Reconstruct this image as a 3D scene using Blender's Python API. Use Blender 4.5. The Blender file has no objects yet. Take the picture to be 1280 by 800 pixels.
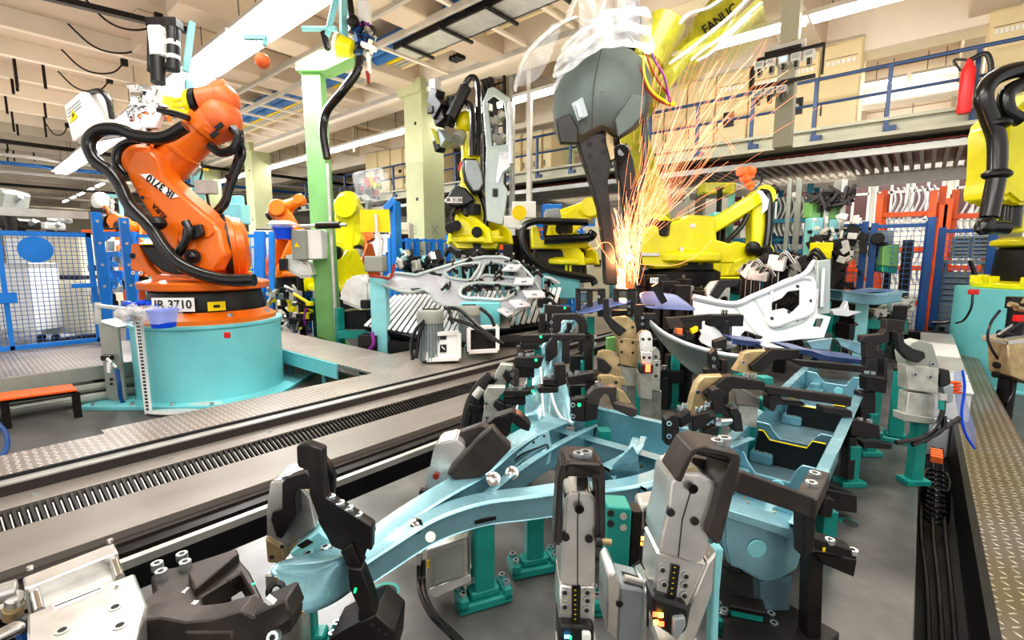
import bpy, bmesh, math, random
from mathutils import Vector, Matrix
random.seed(7)
PI = math.pi
COL = bpy.context.scene.collection
YAW, PIT, FOC = math.radians(40.4), math.radians(7.4), 600.0
CF = Vector((-math.sin(YAW)*math.cos(PIT), math.cos(YAW)*math.cos(PIT), -math.sin(PIT)))
CR = Vector((math.cos(YAW), math.sin(YAW), 0)); CU = CR.cross(CF); CC = Vector((0, 0, 1.6))
FH = Vector((-math.sin(YAW), math.cos(YAW), 0))
def ray(x, y): return CF + CR*((x-640)/FOC) - CU*((y-400)/FOC)
def pz(x, y, z): d = ray(x, y); return CC + d*((z-1.6)/d.z)
def pX(x, y, X): d = ray(x, y); return CC + d*(X/d.x)
def pY(x, y, Y): d = ray(x, y); return CC + d*(Y/d.y)
def pd(x, y, D): return CC + ray(x, y)*D
def V3(*a): return Vector(a)
MATS = {}
def mat(name, col, rough=0.5, metal=0.0, var=0.12, scale=6.0, bump=0.0, emit=0.0, alpha=1.0, trans=0.0, spec=None, dirt=0.0, dirtcol=(0.02, 0.02, 0.02), stretch=None, coat=0.0):
 m = bpy.data.materials.new(name); m.use_nodes = True; nt = m.node_tree; N = nt.nodes; L = nt.links
 b = N['Principled BSDF']; b.inputs['Roughness'].default_value = rough; b.inputs['Metallic'].default_value = metal
 c = (col[0], col[1], col[2], 1)
 if coat: b.inputs['Coat Weight'].default_value = coat; b.inputs['Coat Roughness'].default_value = 0.12
 if var > 0 or bump > 0 or dirt > 0:
  tc = N.new('ShaderNodeTexCoord'); no = N.new('ShaderNodeTexNoise'); no.inputs['Scale'].default_value = scale; no.inputs['Detail'].default_value = 5
  src = tc.outputs['Object']
  if stretch:
   mp = N.new('ShaderNodeMapping'); mp.inputs['Scale'].default_value = stretch; L.new(src, mp.inputs[0]); src = mp.outputs[0]
  L.new(src, no.inputs['Vector'])
  r = N.new('ShaderNodeValToRGB'); r.color_ramp.elements[0].position = 0.3; r.color_ramp.elements[1].position = 0.7
  r.color_ramp.elements[0].color = tuple(max(0, k*(1-var)) for k in col)+(1,)
  r.color_ramp.elements[1].color = tuple(min(1, k*(1+var)) for k in col)+(1,)
  L.new(no.outputs['Fac'], r.inputs[0]); out = r.outputs[0]
  if dirt > 0:
   n2 = N.new('ShaderNodeTexNoise'); n2.inputs['Scale'].default_value = scale*0.45; n2.inputs['Detail'].default_value = 8; n2.inputs['Roughness'].default_value = 0.7
   L.new(src, n2.inputs['Vector'])
   r2 = N.new('ShaderNodeValToRGB'); r2.color_ramp.elements[0].position = 0.45; r2.color_ramp.elements[1].position = 0.85
   r2.color_ramp.elements[1].color = (dirt, dirt, dirt, 1)
   L.new(n2.outputs['Fac'], r2.inputs[0])
   mx = N.new('ShaderNodeMixRGB'); L.new(r2.outputs[0], mx.inputs[0]); L.new(out, mx.inputs[1]); mx.inputs[2].default_value = dirtcol+(1,)
   out = mx.outputs[0]
  L.new(out, b.inputs['Base Color'])
  mr = N.new('ShaderNodeMapRange'); mr.inputs[3].default_value = max(0.03, rough*0.8); mr.inputs[4].default_value = min(1, rough*1.25)
  L.new(no.outputs['Fac'], mr.inputs[0]); L.new(mr.outputs[0], b.inputs['Roughness'])
  if bump > 0:
   bp = N.new('ShaderNodeBump'); bp.inputs['Strength'].default_value = bump; bp.inputs['Distance'].default_value = 0.01
   L.new(no.outputs['Fac'], bp.inputs['Height']); L.new(bp.outputs[0], b.inputs['Normal'])
 else:
  b.inputs['Base Color'].default_value = c
 if emit: b.inputs['Emission Color'].default_value = c; b.inputs['Emission Strength'].default_value = emit
 if alpha < 1: b.inputs['Alpha'].default_value = alpha
 if trans: b.inputs['Transmission Weight'].default_value = trans
 MATS[name] = m; return m
def tread_mat(name, base, wear):
 m = bpy.data.materials.new(name); m.use_nodes = True; nt = m.node_tree; N = nt.nodes; L = nt.links
 b = N['Principled BSDF']; b.inputs['Metallic'].default_value = 0.75; b.inputs['Roughness'].default_value = 0.38
 tc = N.new('ShaderNodeTexCoord'); sp = N.new('ShaderNodeSeparateXYZ'); L.new(tc.outputs['Object'], sp.inputs[0])
 def mth(op, a, bb=None, c=None):
  n = N.new('ShaderNodeMath'); n.operation = op
  for i, q in enumerate((a, bb, c)):
   if q is None: continue
   if isinstance(q, (int, float)): n.inputs[i].default_value = q
   else: L.new(q, n.inputs[i])
  return n.outputs[0]
 P = 0.042
 cx = mth('DIVIDE', sp.outputs['X'], P); cy = mth('DIVIDE', sp.outputs['Y'], P)
 ix = mth('FLOOR', cx); iy = mth('FLOOR', cy)
 par = mth('MODULO', mth('ABSOLUTE', mth('ADD', ix, iy)), 2.0)
 fx = mth('SUBTRACT', mth('FRACT', cx), 0.5); fy = mth('SUBTRACT', mth('FRACT', cy), 0.5)
 sg = mth('SUBTRACT', mth('MULTIPLY', par, 2.0), 1.0)
 u = mth('ADD', fx, mth('MULTIPLY', fy, sg)); w = mth('SUBTRACT', fx, mth('MULTIPLY', fy, sg))
 e = mth('ADD', mth('MULTIPLY', mth('MULTIPLY', u, u), 3.2), mth('MULTIPLY', mth('MULTIPLY', w, w), 34.0))
 h = mth('SUBTRACT', 1.0, mth('MINIMUM', e, 1.0))
 bp = N.new('ShaderNodeBump'); bp.inputs['Strength'].default_value = 0.9; bp.inputs['Distance'].default_value = 0.006; L.new(h, bp.inputs['Height']); L.new(bp.outputs[0], b.inputs['Normal'])
 no = N.new('ShaderNodeTexNoise'); no.inputs['Scale'].default_value = 1.7; no.inputs['Detail'].default_value = 6; L.new(tc.outputs['Object'], no.inputs['Vector'])
 r = N.new('ShaderNodeValToRGB'); r.color_ramp.elements[0].position = 0.35; r.color_ramp.elements[1].position = 0.65
 r.color_ramp.elements[0].color = wear+(1,); r.color_ramp.elements[1].color = base+(1,); L.new(no.outputs['Fac'], r.inputs[0])
 mx = N.new('ShaderNodeMixRGB'); mx.blend_type = 'MULTIPLY'; L.new(mth('SUBTRACT', 1.0, mth('GREATER_THAN', h, 0.12)), mx.inputs[0])
 L.new(r.outputs[0], mx.inputs[1]); mx.inputs[2].default_value = (0.45, 0.42, 0.40, 1); L.new(mx.outputs[0], b.inputs['Base Color'])
 MATS[name] = m; return m
M = MATS
mat('concrete', (0.12, 0.115, 0.11), 0.45, 0, 0.35, 1.3, 0.15, dirt=0.5)
mat('ceiling', (0.66, 0.55, 0.44), 0.8, 0, 0.08, 0.6)
mat('ceiling_rib', (0.85, 0.76, 0.64), 0.8, 0, 0.06, 1.0)
mat('dark_hole', (0.03, 0.03, 0.03), 0.8, var=0)
mat('column', (0.50, 0.53, 0.31), 0.7, 0, 0.1, 1.2, dirt=0.15, dirtcol=(0.35, 0.33, 0.22))
mat('cream', (0.80, 0.66, 0.40), 0.45, 0, 0.06, 1.5)
mat('beige', (0.72, 0.67, 0.52), 0.5, 0, 0.06, 2)
mat('white_wall', (0.88, 0.87, 0.80), 0.7, 0, 0.05, 1)
mat('maroon', (0.10, 0.015, 0.02), 0.2, 0, 0.2, 2)
mat('mezz_grey', (0.36, 0.35, 0.27), 0.6, 0, 0.12, 1.5, dirt=0.3, dirtcol=(0.18, 0.17, 0.14))
mat('rail_blue', (0.02, 0.05, 0.13), 0.4)
mat('blue', (0.01, 0.21, 0.68), 0.38, 0, 0.12, 4)
mat('dark_blue', (0.01, 0.07, 0.24), 0.4, 0, 0.12, 4)
mat('bright_blue', (0.0, 0.08, 0.75), 0.35, 0, 0.1, 4)
mat('teal_rack', (0.01, 0.16, 0.25), 0.45)
mat('turquoise', (0.20, 0.62, 0.66), 0.42, 0, 0.09, 2.0, 0.03, dirt=0.12, dirtcol=(0.3, 0.42, 0.38))
mat('teal', (0.012, 0.28, 0.24), 0.38, 0, 0.18, 7, 0.05, dirt=0.3, dirtcol=(0.02, 0.12, 0.1))
mat('teal_light', (0.28, 0.66, 0.70), 0.4, 0, 0.1, 5)
mat('orange', (0.76, 0.16, 0.006), 0.33, 0, 0.1, 3, coat=0.35)
mat('orange_cast', (0.78, 0.16, 0.04), 0.45, 0, 0.15, 7, 0.1)
mat('rack_orange', (0.95, 0.13, 0.01), 0.4)
mat('yellow', (0.90, 0.82, 0.005), 0.33, 0, 0.08, 4, coat=0.4)
mat('yellow_warm', (0.95, 0.70, 0.0), 0.4, 0, 0.06, 4)
mat('olive', (0.42, 0.40, 0.02), 0.4, 0, 0.3, 4, coat=0.3)
mat('green', (0.20, 0.44, 0.15), 0.45, 0, 0.14, 2, 0.04, dirt=0.25, dirtcol=(0.10, 0.2, 0.09))
mat('black', (0.010, 0.010, 0.011), 0.4, 0, 0.3, 8)
mat('rubber', (0.008, 0.008, 0.009), 0.24, 0, 0.2, 10, coat=0.25)
mat('black_steel', (0.018, 0.0155, 0.015), 0.36, 0.35, 0.35, 9, 0.08, dirt=0.25, dirtcol=(0.08, 0.065, 0.055))
mat('brown_steel', (0.055, 0.046, 0.042), 0.42, 0.4, 0.28, 12, 0.12, dirt=0.2, dirtcol=(0.16, 0.12, 0.1))
mat('alu', (0.80, 0.79, 0.76), 0.24, 0.8, 0.14, 14, 0.06, dirt=0.15, dirtcol=(0.33, 0.31, 0.28))
mat('alu_dull', (0.46, 0.46, 0.42), 0.38, 0.6, 0.25, 14, 0.08, dirt=0.25, dirtcol=(0.25, 0.22, 0.17))
mat('tan_cast', (0.46, 0.35, 0.19), 0.4, 0.5, 0.3, 12, 0.12, dirt=0.4, dirtcol=(0.2, 0.13, 0.07))
mat('chrome', (0.9, 0.9, 0.9), 0.1, 1.0, 0.05, 10)
mat('bolt', (0.72, 0.78, 0.80), 0.25, 0.9, 0.1, 30)
mat('steel_plate', (0.15, 0.146, 0.142), 0.32, 0.4, 0.45, 3.5, 0.1, dirt=0.75, dirtcol=(0.06, 0.058, 0.055))
mat('grey_paint', (0.32, 0.34, 0.30), 0.45, 0, 0.1, 3, dirt=0.15)
mat('platform', (0.27, 0.245, 0.22), 0.42, 0.4, 0.2, 3, 0.05, dirt=0.2, dirtcol=(0.2, 0.18, 0.16), stretch=(1, 0.15, 1))
mat('rail_brown', (0.045, 0.036, 0.034), 0.5, 0.1, 0.2, 3, stretch=(1, 0.1, 1))
mat('sheet_blue', (0.27, 0.50, 0.58), 0.26, 0.5, 0.12, 7, 0.02, dirt=0.22, dirtcol=(0.10, 0.24, 0.29), coat=0.2)
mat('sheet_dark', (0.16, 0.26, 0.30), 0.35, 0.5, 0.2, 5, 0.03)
mat('sheet_navy', (0.13, 0.17, 0.36), 0.3, 0.5, 0.2, 5)
mat('panel_white', (0.72, 0.75, 0.78), 0.27, 0.15, 0.07, 3, coat=0.2)
mat('panel_grey', (0.45, 0.52, 0.50), 0.35, 0.25, 0.1, 3)
mat('panel_lilac', (0.50, 0.53, 0.58), 0.27, 0.3, 0.07, 3)
mat('post_grey', (0.16, 0.16, 0.12), 0.6)
mat('white', (0.86, 0.86, 0.84), 0.4, 0, 0.04, 3)
mat('paper', (0.9, 0.9, 0.88), 0.6, var=0)
mat('ink', (0.01, 0.01, 0.01), 0.6, var=0)
mat('red', (0.7, 0.02, 0.02), 0.4, var=0.1)
mat('red_dark', (0.35, 0.03, 0.02), 0.4, var=0.1)
mat('purple', (0.25, 0.02, 0.3), 0.4, var=0.1)
mat('shell_grey', (0.10, 0.125, 0.115), 0.6, 0.1, 0.18, 3, 0.05)
mat('motor_grey', (0.30, 0.34, 0.35), 0.45, 0.3, 0.1, 6)
mat('tube', (1, 0.97, 0.9), 0.5, var=0, emit=26)
mat('tube_hot', (0.95, 0.97, 1.0), 0.5, var=0, emit=60)
mat('led_red', (1, 0.06, 0.02), 0.5, var=0, emit=9)
mat('led_yellow', (1, 0.6, 0.05), 0.5, var=0, emit=8)
mat('led_green', (0.02, 0.9, 0.25), 0.5, var=0, emit=1.5)
mat('led_blue', (0.1, 0.5, 1.0), 0.5, var=0, emit=6)
mat('spark', (1.0, 0.34, 0.15), 0.5, var=0, emit=1.0)
mat('spark_hot', (1.0, 0.50, 0.30), 0.5, var=0, emit=1.8)
mat('plastic_film', (0.93, 0.94, 0.95), 0.18, 0, 0.05, 4, alpha=0.22, coat=0.6)
mat('film_thick', (0.82, 0.84, 0.86), 0.2, 0, 0.3, 14, 0.5, alpha=0.42, coat=0.5)
mat('green_film', (0.55, 0.60, 0.05), 0.15, 0, 0.2, 4, alpha=0.35, coat=0.6)
mat('clear_blue', (0.25, 0.32, 0.65), 0.12, 0, 0.1, 4, alpha=0.4, coat=0.5)
mat('silver_cloth', (0.72, 0.73, 0.70), 0.32, 0.35, 0.15, 9, 0.5)
mat('mesh_wire', (0.06, 0.16, 0.42), 0.5, var=0)
mat('pipe_blue', (0.02, 0.16, 0.45), 0.4)
mat('galv', (0.55, 0.55, 0.52), 0.4, 0.5, 0.12, 5)
mat('trunking', (0.50, 0.47, 0.42), 0.5, 0.2, 0.1, 4)
tread_mat('tread', (0.92, 0.86, 0.78), (0.70, 0.65, 0.6))
tread_mat('tread_yellow', (0.62, 0.57, 0.53), (0.50, 0.43, 0.24))
def frame(n, up=Vector((0, 0, 1))):
 n = Vector(n).normalized(); up = Vector(up)
 if abs(n.dot(up.normalized())) > 0.97: up = Vector((0, 1, 0)) if abs(n.y) < 0.9 else Vector((1, 0, 0))
 u = up.cross(n).normalized(); v = n.cross(u).normalized(); return u, v, n
def smooth_path(pts, k=6):
 P = [Vector(p) for p in pts]
 if len(P) < 3: return P
 P = [P[0]*2-P[1]] + P + [P[-1]*2-P[-2]]; out = []
 for i in range(1, len(P)-2):
  a, b, c, d = P[i-1], P[i], P[i+1], P[i+2]
  for j in range(k):
   t = j/k
   out.append(0.5*((2*b)+(c-a)*t+(2*a-5*b+4*c-d)*t*t+(3*b-a-3*c+d)*t**3))
 out.append(P[-2]); return out
class MB:
 def __init__(s): s.v = []; s.f = []; s.m = []; s.mats = []; s.cur = 0
 def use(s, name):
  if name not in s.mats: s.mats.append(name)
  s.cur = s.mats.index(name); return s
 def add(s, vs, fs):
  o = len(s.v); s.v += [Vector(p) for p in vs]
  for f in fs: s.f.append([i+o for i in f]); s.m.append(s.cur)
  return s
 def box(s, c, d, rz=0, R=None):
  c = Vector(c); x, y, z = d[0]/2, d[1]/2, d[2]/2
  vs = [Vector((a, b, e)) for a in (-x, x) for b in (-y, y) for e in (-z, z)]
  if rz: R = Matrix.Rotation(rz, 3, 'Z')
  if R is not None: vs = [R @ v for v in vs]
  return s.add([c+v for v in vs], [(0, 1, 3, 2), (4, 6, 7, 5), (0, 4, 5, 1), (2, 3, 7, 6), (0, 2, 6, 4), (1, 5, 7, 3)])
 def bb(s, x0, x1, y0, y1, z0, z1): return s.box(((x0+x1)/2, (y0+y1)/2, (z0+z1)/2), (abs(x1-x0), abs(y1-y0), abs(z1-z0)))
 def bar(s, p, q, w, h, up=(0, 0, 1)):
  p, q = Vector(p), Vector(q); u, v, n = frame(q-p, up); u = u*w/2; v = v*h/2
  vs = [p-u-v, p+u-v, p+u+v, p-u+v, q-u-v, q+u-v, q+u+v, q-u+v]
  return s.add(vs, [(3, 2, 1, 0), (4, 5, 6, 7), (0, 1, 5, 4), (1, 2, 6, 5), (2, 3, 7, 6), (3, 0, 4, 7)])
 def cyl(s, p, q, r, r2=None, n=16):
  p, q = Vector(p), Vector(q); r2 = r if r2 is None else r2; u, v, _ = frame(q-p); vs = []
  for i in range(n):
   a = 2*PI*i/n; d = u*math.cos(a)+v*math.sin(a); vs.append(p+d*r)
  for i in range(n):
   a = 2*PI*i/n; d = u*math.cos(a)+v*math.sin(a); vs.append(q+d*r2)
  return s.add(vs, [(i, (i+1) % n, (i+1) % n+n, i+n) for i in range(n)]+[tuple(range(n-1, -1, -1)), tuple(range(n, 2*n))])
 def lathe(s, c, axis, prof, n=28):
  c = Vector(c); u, v, w = frame(axis); vs = []; k = len(prof)
  for i in range(n):
   a = 2*PI*i/n; d = u*math.cos(a)+v*math.sin(a)
   for (r, h) in prof: vs.append(c+d*max(r, 1e-4)+w*h)
  fs = [(i*k+j, ((i+1) % n)*k+j, ((i+1) % n)*k+j+1, i*k+j+1) for i in range(n) for j in range(k-1)]
  fs.append(tuple(i*k for i in range(n-1, -1, -1))); fs.append(tuple(i*k+k-1 for i in range(n)))
  return s.add(vs, fs)
 def tube(s, pts, r, n=8, k=5, sm=True):
  P = smooth_path(pts, k) if sm else [Vector(p) for p in pts]; vs = []; L = len(P); u = None
  for i, p in enumerate(P):
   t = (P[min(i+1, L-1)]-P[max(i-1, 0)]).normalized()
   if u is None: u, v, _ = frame(t)
   else:
    u = (u-t*u.dot(t)).normalized(); v = t.cross(u)
   rr = r(i/(L-1)) if callable(r) else r
   for j in range(n):
    a = 2*PI*j/n; vs.append(p+(u*math.cos(a)+v*math.sin(a))*rr)
  fs = [(i*n+j, i*n+(j+1) % n, (i+1)*n+(j+1) % n, (i+1)*n+j) for i in range(L-1) for j in range(n)]
  fs += [tuple(range(n-1, -1, -1)), tuple((L-1)*n+j for j in range(n))]
  return s.add(vs, fs)
 def prism(s, pts, thick):
  """pts: 3D planar polygon, thick: extrusion vector"""
  P = [Vector(p) for p in pts]; t = Vector(thick); n = len(P)
  nrm = Vector((0, 0, 0))
  for i in range(n): nrm += P[i].cross(P[(i+1) % n])
  if nrm.dot(t) > 0: P.reverse()
  return s.add(P+[p+t for p in P], [tuple(range(n))]+[tuple(range(2*n-1, n-1, -1))]+[(i, i+n, (i+1) % n+n, (i+1) % n) for i in range(n)])
 def pr2(s, o, ux, uy, pts, uz, th):
  o, ux, uy, uz = Vector(o), Vector(ux), Vector(uy), Vector(uz)
  return s.prism([o+ux*a+uy*b for a, b in pts], uz*th)
 def link(s, p, q, r1, r2, n, w, k=10):
  """two discs in the plane normal to n joined by their hull, w thick"""
  p, q, n = Vector(p), Vector(q), Vector(n).normalized(); d = q-p; d = (d-n*d.dot(n)); L = d.length; d = d/L; e = n.cross(d)
  al = math.acos(max(-1, min(1, (r1-r2)/L))); pts = []
  for i in range(k+1):
   a = al+(2*PI-2*al)*i/k; pts.append(p+(d*math.cos(a)+e*math.sin(a))*r1)
  for i in range(k+1):
   a = -al+2*al*i/k; pts.append(q+(d*math.cos(a)+e*math.sin(a))*r2)
  return s.prism([x-n*w/2 for x in pts], n*w)
 def ball(s, c, r, sc=(1, 1, 1), n=16, R=None):
  c = Vector(c); vs = []; k = n//2
  for i in range(k+1):
   th = PI*i/k
   for j in range(n):
    a = 2*PI*j/n; v = Vector((math.sin(th)*math.cos(a)*sc[0], math.sin(th)*math.sin(a)*sc[1], math.cos(th)*sc[2]))*r
    if R is not None: v = R @ v
    vs.append(c+v)
  return s.add(vs, [(i*n+j, (i+1)*n+j, (i+1)*n+(j+1) % n, i*n+(j+1) % n) for i in range(k) for j in range(n)])
 def grid(s, rows):
  k = len(rows[0]); vs = [p for r in rows for p in r]
  return s.add(vs, [(i*k+j, i*k+j+1, (i+1)*k+j+1, (i+1)*k+j) for i in range(len(rows)-1) for j in range(k-1)])
 def sheet(s, loops, thick):
  from mathutils.geometry import tessellate_polygon
  L = [[Vector(p) for p in l] for l in loops]; t = Vector(thick); tris = tessellate_polygon(L); flat = [p for l in L for p in l]; n = len(flat)
  fs = [tuple(x) for x in tris]+[tuple(i+n for i in reversed(x)) for x in tris]; o = 0
  for l in L:
   k = len(l); fs += [(o+i, o+(i+1) % k, o+(i+1) % k+n, o+i+n) for i in range(k)]; o += k
  return s.add(flat+[p+t for p in flat], fs)
 def bolt(s, p, n, r=0.012, h=0.014):
  p, n = Vector(p), Vector(n).normalized(); s.use('bolt'); s.cyl(p, p+n*h, r, n=10); s.use('black'); return s.cyl(p+n*h, p+n*(h+0.0006), r*0.5, n=6)
 def build(s, name, parent=None, bevel=0, ang=35, solid=0, seg=1, sub=0, world=True):
  me = bpy.data.meshes.new(name); V = s.v
  if parent is not None and world:
   inv = imx(parent); V = [inv @ v for v in V]
  me.from_pydata([tuple(v) for v in V], [], s.f)
  for n in s.mats: me.materials.append(MATS[n])
  me.polygons.foreach_set('material_index', s.m)
  if bevel or True:
   bm = bmesh.new(); bm.from_mesh(me)
   bmesh.ops.remove_doubles(bm, verts=bm.verts, dist=1e-5)
   bmesh.ops.recalc_face_normals(bm, faces=bm.faces)
   if bevel:
    ed = [e for e in bm.edges if len(e.link_faces) == 2 and e.calc_face_angle(0) > math.radians(40)]
    try: bmesh.ops.bevel(bm, geom=ed, offset=bevel, segments=seg, affect='EDGES', clamp_overlap=True)
    except Exception: pass
   bm.to_mesh(me); bm.free()
  me.polygons.foreach_set('use_smooth', [True]*len(me.polygons))
  try: me.set_sharp_from_angle(angle=math.radians(ang))
  except Exception: pass
  o = bpy.data.objects.new(name, me); COL.objects.link(o)
  if parent is not None: o.parent = parent
  if bevel: md = o.modifiers.new('WN', 'WEIGHTED_NORMAL'); md.keep_sharp = True; md.weight = 80
  if solid: md = o.modifiers.new('Solid', 'SOLIDIFY'); md.thickness = solid; md.offset = 0
  if sub: md = o.modifiers.new('Sub', 'SUBSURF'); md.levels = sub; md.render_levels = sub
  return o
IM = {}
def imx(o):
 while o.parent is not None: o = o.parent
 return IM[o.name]
def pp(px, py, P0, N):
 d = ray(px, py); P0 = Vector(P0); N = Vector(N); return CC+d*((P0-CC).dot(N)/d.dot(N))
def pps(pts, P0, N): return [pp(x, y, P0, N) for x, y in pts]
def one(name, mt, parent, fn, **k):
 m = MB().use(mt); fn(m); return m.build(name, parent, **k)
def thing(name, label, cat, loc=(0, 0, 0), rz=0, group=None):
 o = bpy.data.objects.new(name, None); COL.objects.link(o); o.location = loc; o.rotation_euler = (0, 0, rz); o.empty_display_size = 0.1
 o['label'] = label; o['category'] = cat
 if group: o['group'] = group
 IM[o.name] = (Matrix.Translation(Vector(loc)) @ Matrix.Rotation(rz, 4, 'Z')).inverted(); return o
def sub(o, root):   # lets a part carry sub-parts built in world coordinates
 IM[o.name] = IM[root.name]; return o
def tag(o, label, cat, group=None, kind=None):
 o['label'] = label; o['category'] = cat
 if group: o['group'] = group
 if kind: o['kind'] = kind
 return o
def struct(o): o['kind'] = 'structure'; return o
def dup(root, loc, rz=0, label=None, group=None, scale=1):
 def cp(o, par):
  c = o.copy(); COL.objects.link(c); c.parent = par
  for ch in list(o.children): cp(ch, c)
  return c
 r = cp(root, None); r.location = loc; r.rotation_euler = (0, 0, rz)
 if isinstance(scale, (int, float)): scale = (scale,)*3
 r.scale = scale
 if label: r['label'] = label
 if group: r['group'] = group
 return r
def text(parent, name, s, loc, ux, uy, size, m='ink', sp=1.0, bold=0.0):
 cu = bpy.data.curves.new(name, 'FONT'); cu.body = s; cu.size = size; cu.align_x = 'CENTER'; cu.align_y = 'CENTER'; cu.space_character = sp; cu.offset = bold; cu.extrude = 0.0004
 tmp = bpy.data.objects.new(name, cu); COL.objects.link(tmp)
 dg = bpy.context.evaluated_depsgraph_get(); dg.update(); me = bpy.data.meshes.new_from_object(tmp.evaluated_get(dg))
 bpy.data.objects.remove(tmp)
 ux = Vector(ux).normalized(); uy = Vector(uy); uy = (uy-ux*uy.dot(ux)).normalized(); uz = ux.cross(uy)
 Mx = Matrix((ux, uy, uz)).transposed().to_4x4(); Mx.translation = Vector(loc)
 if parent is not None: Mx = imx(parent) @ Mx
 me.transform(Mx); me.materials.clear(); me.materials.append(MATS[m])
 o = bpy.data.objects.new(name, me); COL.objects.link(o); o.parent = parent; return o
cam = bpy.data.cameras.new('camera'); co = bpy.data.objects.new('camera', cam); COL.objects.link(co)
cam.sensor_width = 36; cam.lens = FOC/1280*36; cam.clip_start = 0.02; cam.clip_end = 300
co.matrix_world = Matrix((( CR.x, CU.x, -CF.x, CC.x), (CR.y, CU.y, -CF.y, CC.y), (CR.z, CU.z, -CF.z, CC.z), (0, 0, 0, 1)))
sc = bpy.context.scene; sc.camera = co
sc.view_settings.view_transform = 'Standard'; sc.view_settings.look = 'Medium High Contrast'; sc.view_settings.exposure = 0.12; sc.view_settings.gamma = 1.0
w = bpy.data.worlds.new('world'); sc.world = w; w.use_nodes = True
bg = w.node_tree.nodes['Background']; bg.inputs[0].default_value = (1.0, 0.97, 0.93, 1); bg.inputs[1].default_value = 0.95
def area(loc, size, power, rot=(0, 0, 0), col=(1, 0.97, 0.92), sy=None):
 l = bpy.data.lights.new('area', 'AREA'); l.energy = power; l.color = col; l.size = size
 if sy: l.shape = 'RECTANGLE'; l.size_y = sy
 o = bpy.data.objects.new('unseen_light', l); COL.objects.link(o); o.location = loc; o.rotation_euler = rot; return o  # unseen area light without a fixture, added to brighten part of the hall
def point(loc, power, col, r=0.1):
 l = bpy.data.lights.new('point', 'POINT'); l.energy = power; l.color = col; l.shadow_soft_size = r
 o = bpy.data.objects.new('weld_glow', l); COL.objects.link(o); o.location = loc; return o
# ================================================================ SETTING
def S(name, mb, **k): return struct(mb.build(name, **k))
fl = MB().use('concrete'); fl.bb(-60, 10, -8, 45, -0.2, 0); S('floor', fl)
H = 6.9
c = MB().use('ceiling'); c.bb(-62, 6, -5, 45, H, H+0.3); S('ceiling', c)
r = MB().use('ceiling_rib')
x = -15.4
while x > -60:
 r.bb(x-0.09, x+0.09, -6, 9.0, H-0.40, H); r.bb(x-0.20, x-0.13, -6, 9.0, H-0.12, H); x -= 2.1
S('trim_1', r)
d = MB().use('dark_hole')
for i in range(9):
 for j in range(4):
  d.cyl((-16.5-2.1*i, 0.6+1.9*j, H-0.002), (-16.5-2.1*i, 0.6+1.9*j, H+0.05), 0.07, n=8)
S('trim_2', d)
b = MB().use('ceiling')
for X in (-13.6, -11.0, -8.0, -5.2, -2.4, 0.6, 3.4): b.bb(X-0.35, X+0.35, 3.2, 24, H-0.75, H)
b.use('ceiling_rib')
for Y in (9.0, 13.5, 18.0, 23.0): b.bb(-60, 8, Y-0.3, Y+0.3, H-0.95, H)
for X in [-16-2.4*i for i in range(18)]: b.bb(X-0.15, X+0.15, 9.3, 24, H-0.55, H)
S('trim_3', b, bevel=0.03)
w_ = MB().use('white_wall'); w_.bb(-60, 6, 26, 26.3, 0, H); S('wall_back', w_)
w_ = MB().use('beige'); w_.bb(-60.3, -60, -5, 26, 0, H); S('wall_left', w_)
WX = [(-1.75, -.75), (-.55, .35), (.75, 1.75), (-3.1, -2.0), (-4.6, -3.5), (-6.1, -5.0), (2.1, 3.2), (-7.6, -6.5)]
for i, (a, e) in enumerate(WX):
 m = MB().use('maroon'); m.bb(a, e, 25.93, 25.97, 3.2, 5.1)
 o = S('window_%d' % (i+1), m); IM[o.name] = Matrix()
 m = MB().use('white')
 for q in (a, (a+e)/2, e): m.bb(q-.05, q+.05, 25.85, 25.93, 3.1, 6.2)
 for z in (3.1, 4.3, 5.1, 5.6): m.bb(a, e, 25.85, 25.93, z-.05, z+.05)
 m.build('window_frame', parent=o)
 m = MB().use('white'); m.bb(a, e, 25.94, 25.98, 5.1, 6.2); m.build('blind', parent=o)
def column(px, Y, wx, wy, lab, tx=None):
 p = pY(px, 300, Y); t = thing('concrete_column', lab, 'column', (p.x, Y, 0))
 m = MB().use('column'); m.bb(p.x-wx/2, p.x+wx/2, Y-wy/2, Y+wy/2, 0, H-.7); m.use('dark_hole')
 for zz in (3.2, 5.2): m.cyl((p.x+.1, Y-wy/2+.002, zz), (p.x+.1, Y-wy/2-.006, zz), .05, n=10)
 m.build('shaft', t)
 m = MB().use('column'); m.bb(p.x-wx/2-.12, p.x+wx/2+.12, Y-wy/2-.12, Y+wy/2+.12, H-.95, H-.62); m.build('capital', t)
 if tx:
  text(t, 'lettering', tx[0], (p.x-wx/2+.28, Y-wy/2-.01, 2.35), (1, 0, 0), (0, 0, 1), .36, 'grey_paint')
  text(t, 'lettering', tx[1], (p.x+wx/2+.01, Y-.0, 2.35), (0, 1, 0), (0, 0, 1), .36, 'grey_paint')
 return t
column(533, 9.0, .75, .75, 'pale green concrete column marked 13 and X behind the robot carrying the door frame', ('13', 'X'))
column(328, 9.0, .75, .75, 'pale green concrete column seen between the orange robot and the green post')
column(268, 9.0, .75, .75, 'pale concrete column half hidden behind the orange robot arm')
column(415, 17.0, .7, .7, 'pale concrete column just right of the green steel post')
column(700, 17.0, .8, .8, 'pale concrete column behind the hanging grey tool')
column(1245, 17.0, .8, .8, 'pale concrete column at the right end of the gantry')
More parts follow.
